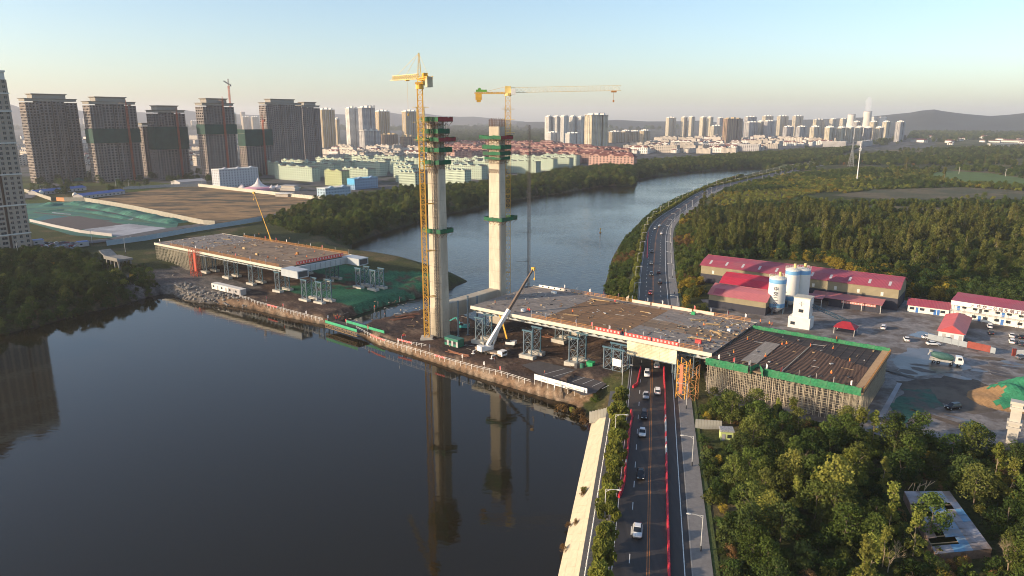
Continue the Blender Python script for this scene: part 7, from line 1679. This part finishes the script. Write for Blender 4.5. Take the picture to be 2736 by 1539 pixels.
# sand heap under torn green net
c = P(2722, 1070, 6); t = thing('sand_heap', 'heap of orange sand half covered by green net', 'sand heap', (c.x, c.y, 6))
def heap(n, mfun, z0, name, mat):
    mb = MB(); G = {}
    for i in range(n + 1):
        for j in range(n + 1):
            x, y = (i / n - .5) * 26, (j / n - .5) * 20; r = math.hypot(x / 13, y / 10); z = 6.6 * max(0, 1 - r) ** .9 * (1 + .15 * math.sin(x * .9 + y * .5)) + z0; G[i, j] = (x, y, z - .05)
    for i in range(n):
        for j in range(n):
            q = [G[i, j], G[i + 1, j], G[i + 1, j + 1], G[i, j + 1]]
            if mfun(q[0][0], q[0][1]): mb.face(q)
    mb.build(name, mat, t, smooth=True)
heap(26, lambda x, y: True, 0, 'sand', M('orange_sand', (.24, .145, .07), .95, .2, .8, bump=.3)); heap(26, lambda x, y: x + 2.2 * math.sin(y * .8) > -7 + .5 * y and math.hypot(x / 13, y / 10) < .98, .14, 'net_cover', M('bright_net', (.025, .17, .085), .8, .3, .8, bump=.5, bscale=2))
# concrete pier at the right
c = P(2700, 1190, 5.4); t = thing('bridge_pier', 'white concrete pier column with stepped ledges standing in the yard', 'pier', (c.x, c.y, 5.2), BANG)
mb = MB(); mb.box(-1.1, 1.1, -.8, .8, 0, 11.2); mb.build('column', m_conc, t)
for z, e in ((4.6, .35), (6.0, .4), (9.6, .3), (11.0, .35)): mb = MB(); mb.box(-1.1 - e, 1.1 + e, -.8 - e, .8 + e, z, z + .6); mb.build('ledge', m_conc, t)
c2 = P(2738, 1150, 5.4); mb = MB(); mb.box(-.9, .9, -.8, .8, 0, 9); mb.box(-1.2, 1.2, -1.1, 1.1, 8.4, 9); tag(mb.build('bridge_pier', m_conc, None, (c2.x + 1.5, c2.y, 5.2), BANG), 'second concrete pier just behind the stepped pier', 'pier')
# ruined shed
t = thing('ruined_shed', 'ruined shed with broken faded blue sheet roof in the wood', 'building', (0, 0, 0)); zr_ = 8.6
cr = [P(2416, 1312, zr_), P(2536, 1312, zr_), P(2650, 1466, zr_ - .3), P(2500, 1480, zr_ - .3)]; t.location = (cr[3].x, cr[3].y, 5.6); o0 = Vector(t.location)
mbl = [M('sheet_blue', (.13, .29, .44), .6, .25, .6, col2=(.30, .31, .33), rand=.15), M('sheet_grey', (.34, .32, .33), .7, .25, .6, col2=(.22, .17, .14), rand=.15)]
NX, NY = 6, 9
for i in range(NX):
    for j in range(NY):
        if (i in (0, 1) and j in (2, 3)) or (i in (0, 1) and j == 7) or (i, j) in ((1, 6), (2, 7), (4, 2)): continue
        def q(a, b): return (cr[0] * (1 - a) + cr[1] * a) * (1 - b) + (cr[3] * (1 - a) + cr[2] * a) * b
        dz = Vector((0, 0, rng.uniform(-.06, .06))); a0, a1, b0, b1 = i / NX + .003, (i + 1) / NX + .004, j / NY + .002, (j + 1) / NY - .002
        p4 = [q(a0, b0) + dz - o0, q(a1, b0) - o0, q(a1, b1) - o0, q(a0, b1) + dz - o0]; mb = MB(); mb.hexa([p - Vector((0, 0, .06)) for p in p4] + p4); mb.build('roof_sheet', mbl[0] if i in (2, 3) or rng.random() < .25 else mbl[1], t)
mb = MB(); zz = Vector((0, 0, .15))
for a, b in ((cr[0], cr[3]), (cr[3], cr[2]), (cr[2], cr[1]), (cr[0], cr[1])):
    a_, b_ = a - o0 - zz, b - o0 - zz; mb.hexa([(a_.x, a_.y, -.4), (b_.x, b_.y, -.4), (b_.x + .2, b_.y + .15, -.4), (a_.x + .2, a_.y + .15, -.4), a_, b_, b_ + Vector((.2, .15, 0)), a_ + Vector((.2, .15, 0))])
mb.build('wall', M('old_brick', (.22, .15, .11), .9, .3, 1), t)
mb = MB()
for k in range(10): b = (k + .5) / 10; mb.bar(cr[0] * (1 - b) + cr[3] * b - o0 - zz, cr[1] * (1 - b) + cr[2] * b - o0 - zz, .12)
for k in range(8): mb.bar(cr[0] + Vector((2 + k * .6, 1.0 + rng.uniform(0, 2), -.8)) - o0, cr[0] + Vector((4 + k * .7, 3.5 + rng.uniform(0, 1.5), -.3)) - o0, .1)
mb.build('rafters', m_timber, t, kind='stuff')
# gate kiosk
t = thing('gate_kiosk', 'small lime green kiosk with dark window at the edge of the wood', 'kiosk', (52.4, 160.0, 5.7), R(-8)); mb = MB(); mb.box(-1.5, 1.5, -1.2, 1.2, 0, 2.7); mb.build('wall', M('lime_wall', (.48, .55, .22), .7, .06, 1), t); mb = MB(); mb.box(-1.7, 1.7, -1.4, 1.4, 2.7, 2.9); mb.box(-1.6, 1.6, -1.3, 1.3, 2.9, 3.1); mb.build('roof', M('kiosk_roof', (.3, .3, .3), .8, .4, 3), t)
win(t, .55, -1.2, 1.1, 1.0, .85); win(t, -.8, -1.2, .05, .8, 2.0, m_w_grey, 'door')
# containers and small site things
def container(label, a, b, h, d, mat, doors=2, name='site_container', roofm=None):
    v_ = b - a; t = thing(name, label, 'container', a.to_tuple(), math.atan2(v_.y, v_.x)); L_ = v_.length; mb = MB(); mb.box(0, L_, 0, d, 0, h); mb.build('wall', mat, t); mb = MB(); mb.box(-.1, L_ + .1, -.1, d + .1, h, h + .15); mb.build('roof', roofm or m_s_white, t)
    for k in range(doors * 2): x = (k + .5) * L_ / (doors * 2); win(t, x, -.02, .1 if k % 2 else 1.0, .9 if k % 2 else 1.2, 2.0 if k % 2 else .9, m_w_grey if k % 2 else m_bglass, 'door' if k % 2 else 'window')
a, b = P(566, 771, 3.6), P(643, 790, 3.6); mid = a + (b - a) * .58
container('white site cabin on the rubble bank under the left deck', a, mid, 2.6, 3, m_officew); container('grey site cabin end to end with the white one on the rubble bank', mid + (b - a) * .01, b, 2.6, 3, m_w_grey)
container('green site cabin with pale windows at the foot of the front tower', P(1188, 920, 3.2), P(1224, 930, 3.2), 2.8, 3, M('cabin_green', (.02, .16, .10), .6), 3, roofm=M('cabin_green_roof', (.05, .15, .13), .6))
mb = MB(); mb.box(-1.1, 1.1, -.9, .9, 0, 2.2); mb.box(-1.2, 1.2, -1, 1, 2.2, 2.35); mb.box(-.4, .4, -.95, -.88, .1, 1.9); c = P(1578, 985, 4.3); tag(mb.build('storage_box', M('box_green', (.02, .30, .11), .6), None, c, BANG), 'green storage box beside a support tower footing', 'box')
mb = MB(); mb.tube((0, 0, 0), (0, 0, 1.6), .8, n=14); mb.tube((0, 0, 1.6), (0, 0, 1.8), .8, .3, 14); c = P(1556, 985, 4.3); tag(mb.build('water_tank', M('tank_green', (.03, .13, .09), .6), None, c), 'dark green round tank beside the green storage box', 'tank')
for k in range(5): mb = MB(); mb.box(-.5, .5, -.25, .25, 0, 1.5); c = P(1539 + k * 3.2, 984, 4.2); tag(mb.build('gas_cage', m_dark, None, c, BANG), 'dark slatted cage in the row by the green tank', 'cage', 'cages by the tank')
# temporary truss bridge over the channel
a, b = P(872, 866, 2.6), P(952, 890, 2.6); d = b - a; t = thing('temporary_bridge', 'low temporary truss bridge with green side boards over the channel', 'bridge', a.to_tuple(), math.atan2(d.y, d.x)); L_ = d.length
mb = MB(); mb.box(-1, L_ + 1, 0, 5.5, .1, .4); mb.build('deck', m_plat, t)
for y in (0, 5.5):
    mb = MB(); lattice(mb, (-.5, y, -.7), (L_ + .5, y, -.7), .25, 1.4, .12, .09, d=1.4); mb.build('truss', M('truss_rust', (.28, .19, .10), .7), t)
    mb = MB(); mb.box(-.5 + (0 if y == 0 else 6), L_ + (.5 if y == 0 else 10), y - .12, y - .06, .5, 1.6); mb.build('side_board', M('board_green', (.04, .33, .16), .6), t)
# grey hoarding at the bank end and by the kiosk
def hoard(label, a, b, h, mat, n=8):
    v_ = b - a; t = thing('hoarding', label, 'hoarding', a.to_tuple(), math.atan2(v_.y, v_.x)); L_ = Vector((v_.x, v_.y)).length; me = None
    for k in range(n):
        if me is None: mb = MB(); mb.box(.02, L_ / n - .02, -.04, .04, 0, h); me = mb.mesh('sheet', mat)
        mobj('sheet', me, t, (k * L_ / n, 0, v_.z * k / n))
m_hoard = Mrib('hoarding_sheet', (.34, .33, .29), .25, 'X', .6, amt=.5)
hoard('grey sheet hoarding closing the concrete slope at the water', P(1574, 1130, 1.0), P(1634, 1116, 3.4), 3.4, m_hoard); hoard('grey sheet hoarding beside the gate kiosk', P(1857, 1145, 5.8), P(1928, 1150, 5.8), 2.6, m_hoard, 9)
# debris, timber, rebar on decks and platform
def bundle(label, p, rz, L_, n, mat, name, spread=1.0, cat='bundle'):
    t = thing(name, label, cat, p, rz)
    for k in range(n): mb = MB(); y, a = rng.uniform(-.5, .5) * spread, rng.uniform(-.12, .12); l = L_ * rng.uniform(.7, 1); mb.bar((-l / 2, y - a * l, .1 + .12 * (k // 5)), (l / 2, y + a * l, .12 + .12 * (k // 5)), .16, .1); mb.build('bar' if 'rebar' in name else 'plank', mat, t)
for s, t_, L_, n, rz, lab in ((34, 34, 8, 8, .2, 'orange timber bundle at the corner of the rusty plates'), (80, 28, 5, 12, .5, 'yellowish plank pile among the clutter before the reinforcement deck'), (84, 20, 5, 9, -.3, 'scattered planks before the dark reinforcement deck'), (82, 10, 6, 8, .1, 'long boards at the joint of the right deck'), (74, 30, 5, 7, .9, 'reddish plank pile beyond the yellowish pile'), (86, 33, 4, 10, 1.2, 'short timber heap at the far end of the right deck'), (36, 10, 6, 4, .3, 'few loose boards on the rusty plates'), (55, 29, 4, 3, .1, 'pair of pale boards on the rusty plates')):
    bundle(lab, B(s, t_, ZD + .02), BANG + rz, L_, n, m_timber, 'plank_pile')
for s, t_, lab in ((-205, 30, 'timber pile on the pale end of the left deck'), (-198, 20, 'timber pile beside workers on the left deck'), (-175, 28, 'timber pile in the middle of the left deck'), (-210, 12, 'timber pile near the falsework end of the left deck'), (-160, 34, 'timber pile by the far rail of the left deck')): bundle(lab, B(s, t_, ZD + .02), BANG + rng.uniform(-.5, .5), 5, 9, m_timber, 'plank_pile')
for px, py, lab in ((1090, 843, 'long rusty steel bundle lying behind the front tower'), (1075, 852, 'rusty steel bundle beside the channel'), (1225, 945, 'steel bundle lying on the earth beside the green cabin'), (1480, 905, 'steel bundle under the right deck')): bundle(lab, tuple(P(px, py, 3.3)), BANG + 1.2 if px < 1200 else BANG, 11, 12, M('rusty_bar', (.30, .13, .07), .7, .2, 1), 'rebar_bundle', 1.6)
def crate(label, p, size, mat, rz=0.0): mb = MB(); x, y, z = size; mb.box(-x / 2, x / 2, -y / 2, y / 2, .1, z); mb.box(-x / 2 - .05, x / 2 + .05, -y / 2 - .05, y / 2 + .05, z, z + .08); mb.box(-x / 2, -x / 2 + .15, -y / 2, y / 2, 0, .1); mb.box(x / 2 - .15, x / 2, -y / 2, y / 2, 0, .1); tag(mb.build('site_box', mat, None, p, BANG + rz), label, 'box')
for s, t_, sz, mat, lab in ((20, 4, (1.4, .9, .9), m_whitep, 'white box beside orange workers on the right deck'), (14, 33, (2, 1, .8), m_whitep, 'white box near the white beams on the right deck'), (84, 6, (1.8, 1.1, 1.1), m_redw, 'dark red machine box at the joint of the right deck'), (70, 36, (1.2, 1, 1), M('box_green', (.02, .3, .11)), 'green box by the far rail of the right deck'), (87, 24, (1, 1, .7), m_whitep, 'white box in the clutter at the far end of the right deck'), (-150, 12, (1.6, 1, 1), m_timber, 'brown box on the left deck'), (-170, 18, (1.8, 1.2, 1), m_timber, 'brown crate on the left deck'), (-135, 25, (1.2, 1, 1.2), m_orange, 'orange box on the left deck')): crate(lab, B(s, t_, ZD + .02), sz, mat)
for s, t_ in ((3, 39.6),):
    t = thing('white_girder', 'white perforated girder lying along the far corner of the right deck', 'girder', B(s, t_ - 1, ZD), BANG); mb = MB(); mb.box(0, 15, 0, .3, 0, 1.0); mb.build('web', m_whitep, t)
    for k in range(5): mb = MB(); mb.tube((2 + k * 2.8, -.02, .5), (2 + k * 2.8, -.05, .5), .35, n=12); mb.build('hole', m_dark, t)
# loose litter on the decks: offcuts, rods, sheets too small to tell apart
def litter(name, s0, s1, t0, t1, z, n, seed, dens=None):
    g = random.Random(seed); mb = MB()
    for k in range(n):
        s, t = g.uniform(s0, s1), g.uniform(t0, t1)
        if dens and g.random() > dens(s, t): continue
        p = B(s, t, z); L_ = g.choice((.4, .6, 1.0, 2.2, 3.5)); a = g.uniform(0, 6.28) if g.random() < .5 else BANG + g.choice((0, 1.57)); m = g.randrange(6)
        d = Vector((math.cos(a), math.sin(a), 0)) * L_ / 2; h = g.uniform(.05, .35) if L_ < 1.1 else .06; mb.bar(p - d + Vector((0, 0, h / 2)), p + d + Vector((0, 0, h / 2)), g.uniform(.15, .6) if L_ < 1.1 else .13, h, m)
    mb.build(name, [m_timber, m_rebar, M('litter_white', (.42, .41, .39), .7), m_dark, m_rust, M('litter_pale', (.26, .24, .2), .8)], None, kind='stuff')
litter('deck_litter', 62, 91, 2, 38, ZD + .01, 520, 1, lambda s, t: .15 + .85 * max(0, (s - 66) / 25) ** 1.3)
litter('deck_litter', 2, 60, 1, 38, ZD + .01, 150, 2); litter('deck_litter', -227, -115, 2, 40, ZD + .01, 620, 3, lambda s, t: .3 + .7 * (s < -185))
litter('deck_litter', 93, 129, -3, 31, 15.66, 50, 4); litter('ground_litter', -70, 60, -12, 30, 3.35, 260, 5, lambda s, t: 1.0 if abs(s + 40) < 18 or s > 40 else .5)
# growth on the concrete slope
for k, (px, py, zz, key, sc) in enumerate(((1556, 1318, 2.6, 'rust', .55), (1560, 1310, 3.2, 'lime', .45), (1537, 1396, 2.2, 'rust', .42), (1518, 1402, .8, 'rust', .4), (1506, 1466, .9, 'rust', .5))):
    p = P(px, py, zz); tree(key, p.x, p.y, sc, ('dry clump', 'green clump', 'small dry clump', 'tiny dry clump', 'dry tuft')[k] + ' growing from the joints of the concrete slope', 'growth on the concrete slope', zz - .35, 'shrub')
for px, py, key, sc in ((1500, 1088, 'rust', .9), (1530, 1092, 'lime', .7), (1545, 1100, 'rust', 1.0), (1562, 1118, 'rust', .8), (1590, 1075, 'shrub', .7)):
    p = P(px, py, 1.5); tree(key, p.x, p.y, sc, 'dry reddish growth at the water end of the earth bank' if key == 'rust' else 'green growth at the water end of the earth bank', 'growth on the earth bank', max(.1, gh(p.x, p.y)), 'shrub')
# rubble stones on the left bank
st_me = []
for k in range(4):
    mb = MB(); r = random.Random(k); ring = []
    for z, s in ((0, .8), (.3, 1.0), (.6, .5)): ring.append([(s * .6 * math.cos(a * 1.05) * r.uniform(.75, 1.2), s * .6 * math.sin(a * 1.05) * r.uniform(.75, 1.2), z) for a in range(6)])
    mb.loft(ring); st_me.append(mb.mesh('stone', M('pale_stone', (.24, .215, .185), .9, .2, 1, rand=.25)))
rub = tag(thing('rubble_bank', 'loose pale rubble stones on the bank by the site cabins', 'rubble', (0, 0, 0)))
for k in range(280):
    px, py = rng.uniform(465, 660), 0; py = 775 + (px - 465) * .24 + rng.gauss(0, 9); p = P(px, py, 2); z = gh(p.x, p.y)
    if z > .05: o = mobj('stone', rng.choice(st_me), rub, (p.x, p.y, z - .1), rng.uniform(0, 6)); o.scale = (rng.uniform(.6, 1.6),) * 3
# ================================================================ NORTH BANK THINGS
def wall_line(label, pts, z, h, th, mat, seg, name='boundary_wall', group=None, posts=False):
    ps = [P(x, y, z) for x, y in pts]; t = thing(name, label, 'wall', ps[0].to_tuple(), 0, group)
    for a, b in zip(ps[:-1], ps[1:]):
        d = b - a; n = max(1, round(d.length / seg)); L_ = d.length / n; rz = math.atan2(d.y, d.x); mb = MB(); mb.box(.03, L_ - .03, -th / 2, th / 2, -.6, h)
        if posts: mb.box(-.15, .15, -th / 2 - .12, th / 2 + .12, -.6, h + .2)
        me = mb.mesh('panel', mat)
        for k in range(n): mobj('panel', me, t, a + d * (k / n) - ps[0], rz)
m_pale = M('rendered_wall', (.33, .305, .25), .85, .25, .12)
wall_line('pale rendered wall around the net covered land', [(225, 537), (300, 549), (360, 560), (480, 586), (545, 600), (575, 602)], 7.2, 3.4, .3, m_pale, 7); wall_line('pale wall with green door beside the blue roofed sheds', [(66, 513), (137, 536)], 7.3, 3.4, .3, m_pale, 7); wall_line('short pale wall beside the orange gate', [(172, 537), (225, 537)], 7.3, 3.4, .3, m_pale, 6)
wall_line('orange sheet gate in the pale wall', [(151, 536), (172, 537)], 7.3, 3.2, .15, M('gate_orange', (.55, .22, .08), .6), 4, 'gate')
wall_line('low grey wall on the river road side of the net covered land', [(80, 592), (140, 606), (215, 622), (300, 632)], 7.0, 2.0, .3, m_w_grey, 8)
wall_line('panelled concrete fence between the dry field and the circus tent', [(530, 498), (700, 517), (800, 528), (880, 536)], 7.6, 3.2, .18, M('precast_panel', (.52, .48, .39), .85, .15, .5), 4, 'boundary_fence', None, True); wall_line('panelled concrete fence running in shade behind the dry field', [(330, 506), (440, 500), (530, 498)], 7.6, 3.0, .18, M('precast_shaded', (.36, .34, .32), .85, .15, .5), 4, 'boundary_fence', None, True)  # second run: its shade is painted in as a greyer panel colour
wall_line('pale blue sheet hoarding along the far bank road', [(285, 654), (390, 640), (500, 620), (640, 598), (700, 588)], 7.4, 2.6, .1, M('hoarding_blue', (.30, .38, .42), .6, .1, .5), 3, 'hoarding')
# blue roofed sheds, domes
for a, b, d_, lab in (((100, 522), (232, 508), 12, 'long blue roofed shed behind the pale wall'), ((222, 532), (335, 518), 12, 'blue roofed shed at the corner of the dry field')):
    p, q = P(*a, 7.6), P(*b, 7.6); v_ = q - p; t = thing('blue_shed', lab, 'building', p.to_tuple(), math.atan2(v_.y, v_.x)); gable(t, 0, v_.length, 0, d_, 0, 3.2, 4.8, m_w_grey, M('blue_roof', (.06, .12, .33), .5, .1, .3), .4)
    for k in range(int(v_.length / 5)): win(t, 2.5 + k * 5, -.02, .8, 1.4, 1.3)
for px, py in ((89, 519), (104, 520), (111, 521), (201, 527)):
    p = P(px, py, 7.6); mb = MB(); mb.lathe([(1.4, 0), (2.2, 1.4), (2.3, 2.6), (1.8, 3.9), (.9, 4.6), (.1, 4.8)], n=14); mb.box(-1.6, 1.6, -1.6, 1.6, -.4, 0); tag(mb.build('white_dome', m_w_white, None, p, smooth=True), 'small white dome beside the blue roofed shed', 'dome', 'white domes')
# big white building, pale blue buildings
wb = slab_block(50, 15, 7, M('bluish_white_wall', (.52, .53, .56), .85, .06, .2), m_s_white, False); p = P(632, 496, 8); wb.location = (p.x, p.y, 7.5); wb.rotation_euler = (0, 0, PHI); wb['label'] = 'large bluish white building with blank lit side behind the circus tent'
bb = slab_block(34, 12, 4, M('pale_blue_wall', (.24, .36, .52), .8, .06, .2), M('cyan_roof', (.16, .42, .6), .7), False); p = P(970, 502, 8); bb.location = (p.x, p.y, 7.5); bb.rotation_euler = (0, 0, PHI); bb['label'] = 'pale blue building with bright blue side wall near the green blocks'
mb = MB(); mb.box(-17.3, -17.05, -6, 6, 5.5, 11.4); mb.build('blue_sign_wall', M('cyan_wall', (.07, .36, .62), .6), bb)
b3 = slab_block(32, 13, 3, M('pale_blue_wall2', (.36, .47, .56), .8, .06, .2), m_w_white, False); p = P(893, 522, 8); b3.location = (p.x, p.y, 7.5); b3.rotation_euler = (0, 0, PHI); b3['label'] = 'low pale blue building at the end of the panelled fence'
lw = P(505, 494, 8); t = thing('low_hall', 'low grey hall with flat pitched roof beside the bluish white building', 'building', (lw.x, lw.y, 7.5), PHI); gable(t, -16, 16, -10, 10, 0, 5, 7, m_w_grey, m_w_grey, .3)
# circus tent
p = P(692, 506, 8); t = thing('circus_tent', 'pink and white circus tent with pointed top behind the fence', 'tent', (p.x, p.y, 7.6)); mw = M('tent_pink', (.62, .30, .36), .7, .06, .3); mt = M('tent_white', (.62, .55, .52), .7, .06, .3)
mb = MB(); mb.lathe([(11, 3.2), (7, 4.6), (4, 6.6), (2, 9.6), (.8, 12.4), (.1, 13)], n=18); mb.build('top', mt, t); mb = MB(); mb.lathe([(16, 0), (15.5, 2.6), (10.5, 3.6)], n=18); mb.build('skirt', mw, t)
for dx, dy in ((-16, -4), (15, -3), (20, 2), (-20, 3)):
    mb = MB(); mb.lathe([(3.4, 2.6), (1.5, 3.8), (.2, 5.8)], c=(dx, dy), n=10); mb.lathe([(3.4, 0), (3.4, 2.6)], c=(dx, dy), n=10); mb.build('side_tent', mt, t)
for px, py, w_, lab in ((775, 508, 18, 'two tier flat roofed pavilion behind the circus tent'), (740, 504, 10, 'small blue kiosk building beside the circus tent'), (760, 523, 14, 'low white roofed stall behind the fence')):
    p = P(px, py, 8); t = thing('pavilion', lab, 'building', (p.x, p.y, 7.5), PHI - 1.2); mb = MB(); mb.box(-w_ / 2, w_ / 2, -5, 5, 0, 2.8); mb.build('wall', m_w_low, t); mb = MB(); mb.box(-w_ / 2 - 1, w_ / 2 + 1, -6, 6, 2.8, 3.2); mb.build('roof', m_w_white, t)
    if w_ == 18: mb = MB(); mb.box(-w_ / 2 + 1, w_ / 2 - 1, -4, 4, 3.2, 5.6); mb.build('upper_wall', m_w_low, t); mb = MB(); mb.box(-w_ / 2, w_ / 2, -5, 5, 5.6, 6); mb.build('upper_roof', m_w_grey, t)
# concrete frame of an old landing on the left bank
p = P(322, 728, 3.5); t = thing('concrete_landing', 'grey concrete landing on columns among the bank bushes', 'landing', (p.x, p.y, 3.0), BANG); mb = MB(); mb.box(-8, 7, -4, 4, 7.6, 8.6); mb.hexa([(-15, -3, 10.5), (-8, -3, 8.0), (-8, 3, 8.0), (-15, 3, 10.5), (-15, -3, 11.3), (-8, -3, 8.62), (-8, 3, 8.62), (-15, 3, 11.3)]); m_shadec = M('shaded_concrete', (.22, .21, .19), .9, .2, .5); mb.build('slab', m_shadec, t)  # concrete colour darkened to stand for the shade on the landing
for x in (-6.5, -2.2, 2, 6):
    for y in (-3, 3): mb = MB(); mb.bar((x, y, -2), (x, y, 7.6), .8); mb.build('column', m_shadec, t)
mb = MB(); mb.box(-8, 7, -4.1, -3.9, 8.6, 9.5); mb.build('parapet', m_shadec, t)
# parking sheds at the foot of the beige tower
for k, (px, py) in enumerate(((105, 655), (225, 660))): a = P(px - 14, py, 7.2); b = P(px + 14, py - 3, 7.2); container(('blue roofed hut at the foot of the beige tower', 'small blue hut beside the parked cars')[k], a, b, 2.8, 5, m_w_grey, 1, 'hut', M('blue_roof2', (.05, .14, .42), .5))
# whitewashed posts on the bank path
pm_ = MB(); pm_.tube((0, 0, -.2), (0, 0, 1.0), .12, n=6); pm_.tube((0, 0, 1.0), (0, 0, 1.2), .14, .04, 6); PMe = pm_.mesh('path_post', m_whitep)
for k in range(14): p = P(18 + k * 13, 792 - k * 2.6, 3); tag(mobj('path_post', PMe, None, (p.x, p.y, gh(p.x, p.y))), 'white post along the path on the left bank', 'post', 'posts on the left bank path')
for px, py in ((290, 782), (335, 772), (360, 770), (380, 768), (402, 765), (255, 796)): p = P(px, py, 2); tag(mobj('path_post', PMe, None, (p.x, p.y, gh(p.x, p.y))), 'white post near the water edge of the left bank', 'post', 'posts at the left bank water edge')
# buoy
p = P(1604, 622, 0); t = thing('buoy', 'small orange buoy floating on the river', 'buoy', (p.x, p.y, 0)); mb = MB(); mb.tube((0, 0, -.3), (0, 0, .5), 1.0, .8, 10); mb.build('float', m_orange, t); mb = MB(); mb.bar((0, 0, .5), (0, 0, 3), .3); mb.cbox((0, 0, 3), (.9, .9, .9)); mb.build('marker', m_craney, t)
# mast on the plain, power pylons
p = P(2289, 486, 7); t = thing('telecom_mast', 'tall slim white telecom mast rising from the scrub', 'mast', (p.x, p.y, 7)); H_ = PY(2302, 376, p.y).z - 7; mb = MB(); mb.tube((0, 0, -1), (0, 0, H_), .75, .3, 12); mb.build('pole', m_whitep, t)
for z in (H_ - 12, H_ - 9): mb = MB(); mb.tube((0, 0, z), (0, 0, z + .3), 1.6, n=12); mb.build('antenna_ring', m_whitep, t)
for k in range(6): a = k * 1.05; mb = MB(); mb.cbox((1.5 * math.cos(a), 1.5 * math.sin(a), H_ - 9.5), (.4, .4, 2.2), a); mb.build('antenna', m_whitep, t)
pyl = thing('power_pylon', 'x', 'power pylon'); mb = MB(); hh = 42
for sx, sy in ((-1, -1), (1, -1), (1, 1), (-1, 1)): mb.bar((sx * 3.5, sy * 3.5, 0), (sx * .6, sy * .6, hh * .7), .35); mb.bar((sx * .6, sy * .6, hh * .7), (sx * .3, sy * .3, hh), .3)
for k in range(9):
    f0, f1 = k / 9, (k + 1) / 9; w0, w1 = 3.5 - 2.9 * f0, 3.5 - 2.9 * f1
    for (ax, ay), (bx, by) in (((-1, -1), (1, -1)), ((1, -1), (1, 1)), ((1, 1), (-1, 1)), ((-1, 1), (-1, -1))): mb.bar((ax * w0, ay * w0, f0 * hh * .7), (bx * w1, by * w1, f1 * hh * .7), .18)
mb.build('tower', M('galvanised', (.34, .34, .34), .6), pyl)
for z in (hh * .72, hh * .85, hh * .97): mb = MB(); mb.bar((-6, 0, z), (6, 0, z), .35); mb.build('cross_arm', M('galvanised', (.34, .34, .34)), pyl)
for k, (px, py, lab) in enumerate(((2273, 443, 'lattice power pylon beside the telecom mast'), (2557, 345, 'tiny power pylon below the right hill'), (2704, 350, 'tiny power pylon on the slope at the right'), (2536, 352, 'small power pylon on the hazy plain'))):
    p = P(px, py, 8); o = pyl if k == 0 else dup(pyl, (0, 0, 0)); o.location = (p.x, p.y, 7); o.rotation_euler = (0, 0, k * .5); o['label'] = lab
for px, py in ((2562, 464), (2686, 471)):
    p = P(px, py, 7); mb = MB(); mb.tube((0, 0, -.5), (0, 0, 10), .35, .2, 8); mb.bar((-1.5, 0, 9), (1.5, 0, 9), .2); tag(mb.build('utility_pole', m_conc, None, p), 'concrete utility pole standing in the green crop field', 'utility pole', 'poles in the crop field')
# scattered village houses on the far plain
vh = slab_block(16, 9, 2, m_w_white, m_r_red); first = True
for k in range(75):
    px, py = (rng.uniform(2400, 2736), rng.uniform(345, 392)) if k < 45 else (rng.uniform(1150, 2000), rng.uniform(338, 350))
    p = P(px, py, 8); d = 7.3 + max(0, min(1, (p.xy.length - 1800) / 2500)) * (float(fbm(np.array([p.x]), np.array([p.y]), 900, 21)[0]) - .45) * 30
    o = vh if first else dup(vh, (0, 0, 0)); first = False; o.location = (p.x, p.y, d); o.rotation_euler = (0, 0, rng.uniform(0, 3)); s_ = rng.uniform(1, 3); o.scale = (s_, s_, rng.uniform(.8, 1.5)); o['label'] = 'small white house with red roof on the far plain'; o['group'] = 'village houses of the far plain'
p = P(2690, 392, 8); t = thing('highway_bridge', 'long pale viaduct on piers at the right edge of the plain', 'bridge', (p.x, p.y, 7), R(10)); mb = MB(); mb.box(-60, 180, -5, 5, 8, 10); mb.build('deck', m_w_white, t)
for k in range(12): mb = MB(); mb.box(-55 + k * 20, -53 + k * 20, -4, 4, -1, 8); mb.build('pier', m_w_white, t)
# ---------------------------------------------------------------- haze: the air itself
def make_haze():
    mb = MB(); mb.box(-15000, 15000, -900, 15500, -32, 330)
    m = bpy.data.materials.new('haze_air'); m.use_nodes = True; nt = m.node_tree; nt.nodes.remove(nt.nodes['Principled BSDF'])
    v = nd(nt, 'ShaderNodeVolumePrincipled'); v.inputs['Color'].default_value = (.95, .94, 1, 1); v.inputs['Density'].default_value = .00008; v.inputs['Anisotropy'].default_value = .2
    nt.links.new(v.outputs[0], nt.nodes['Material Output'].inputs['Volume'])
    tag(mb.build('haze', m), kind='stuff')
make_haze()
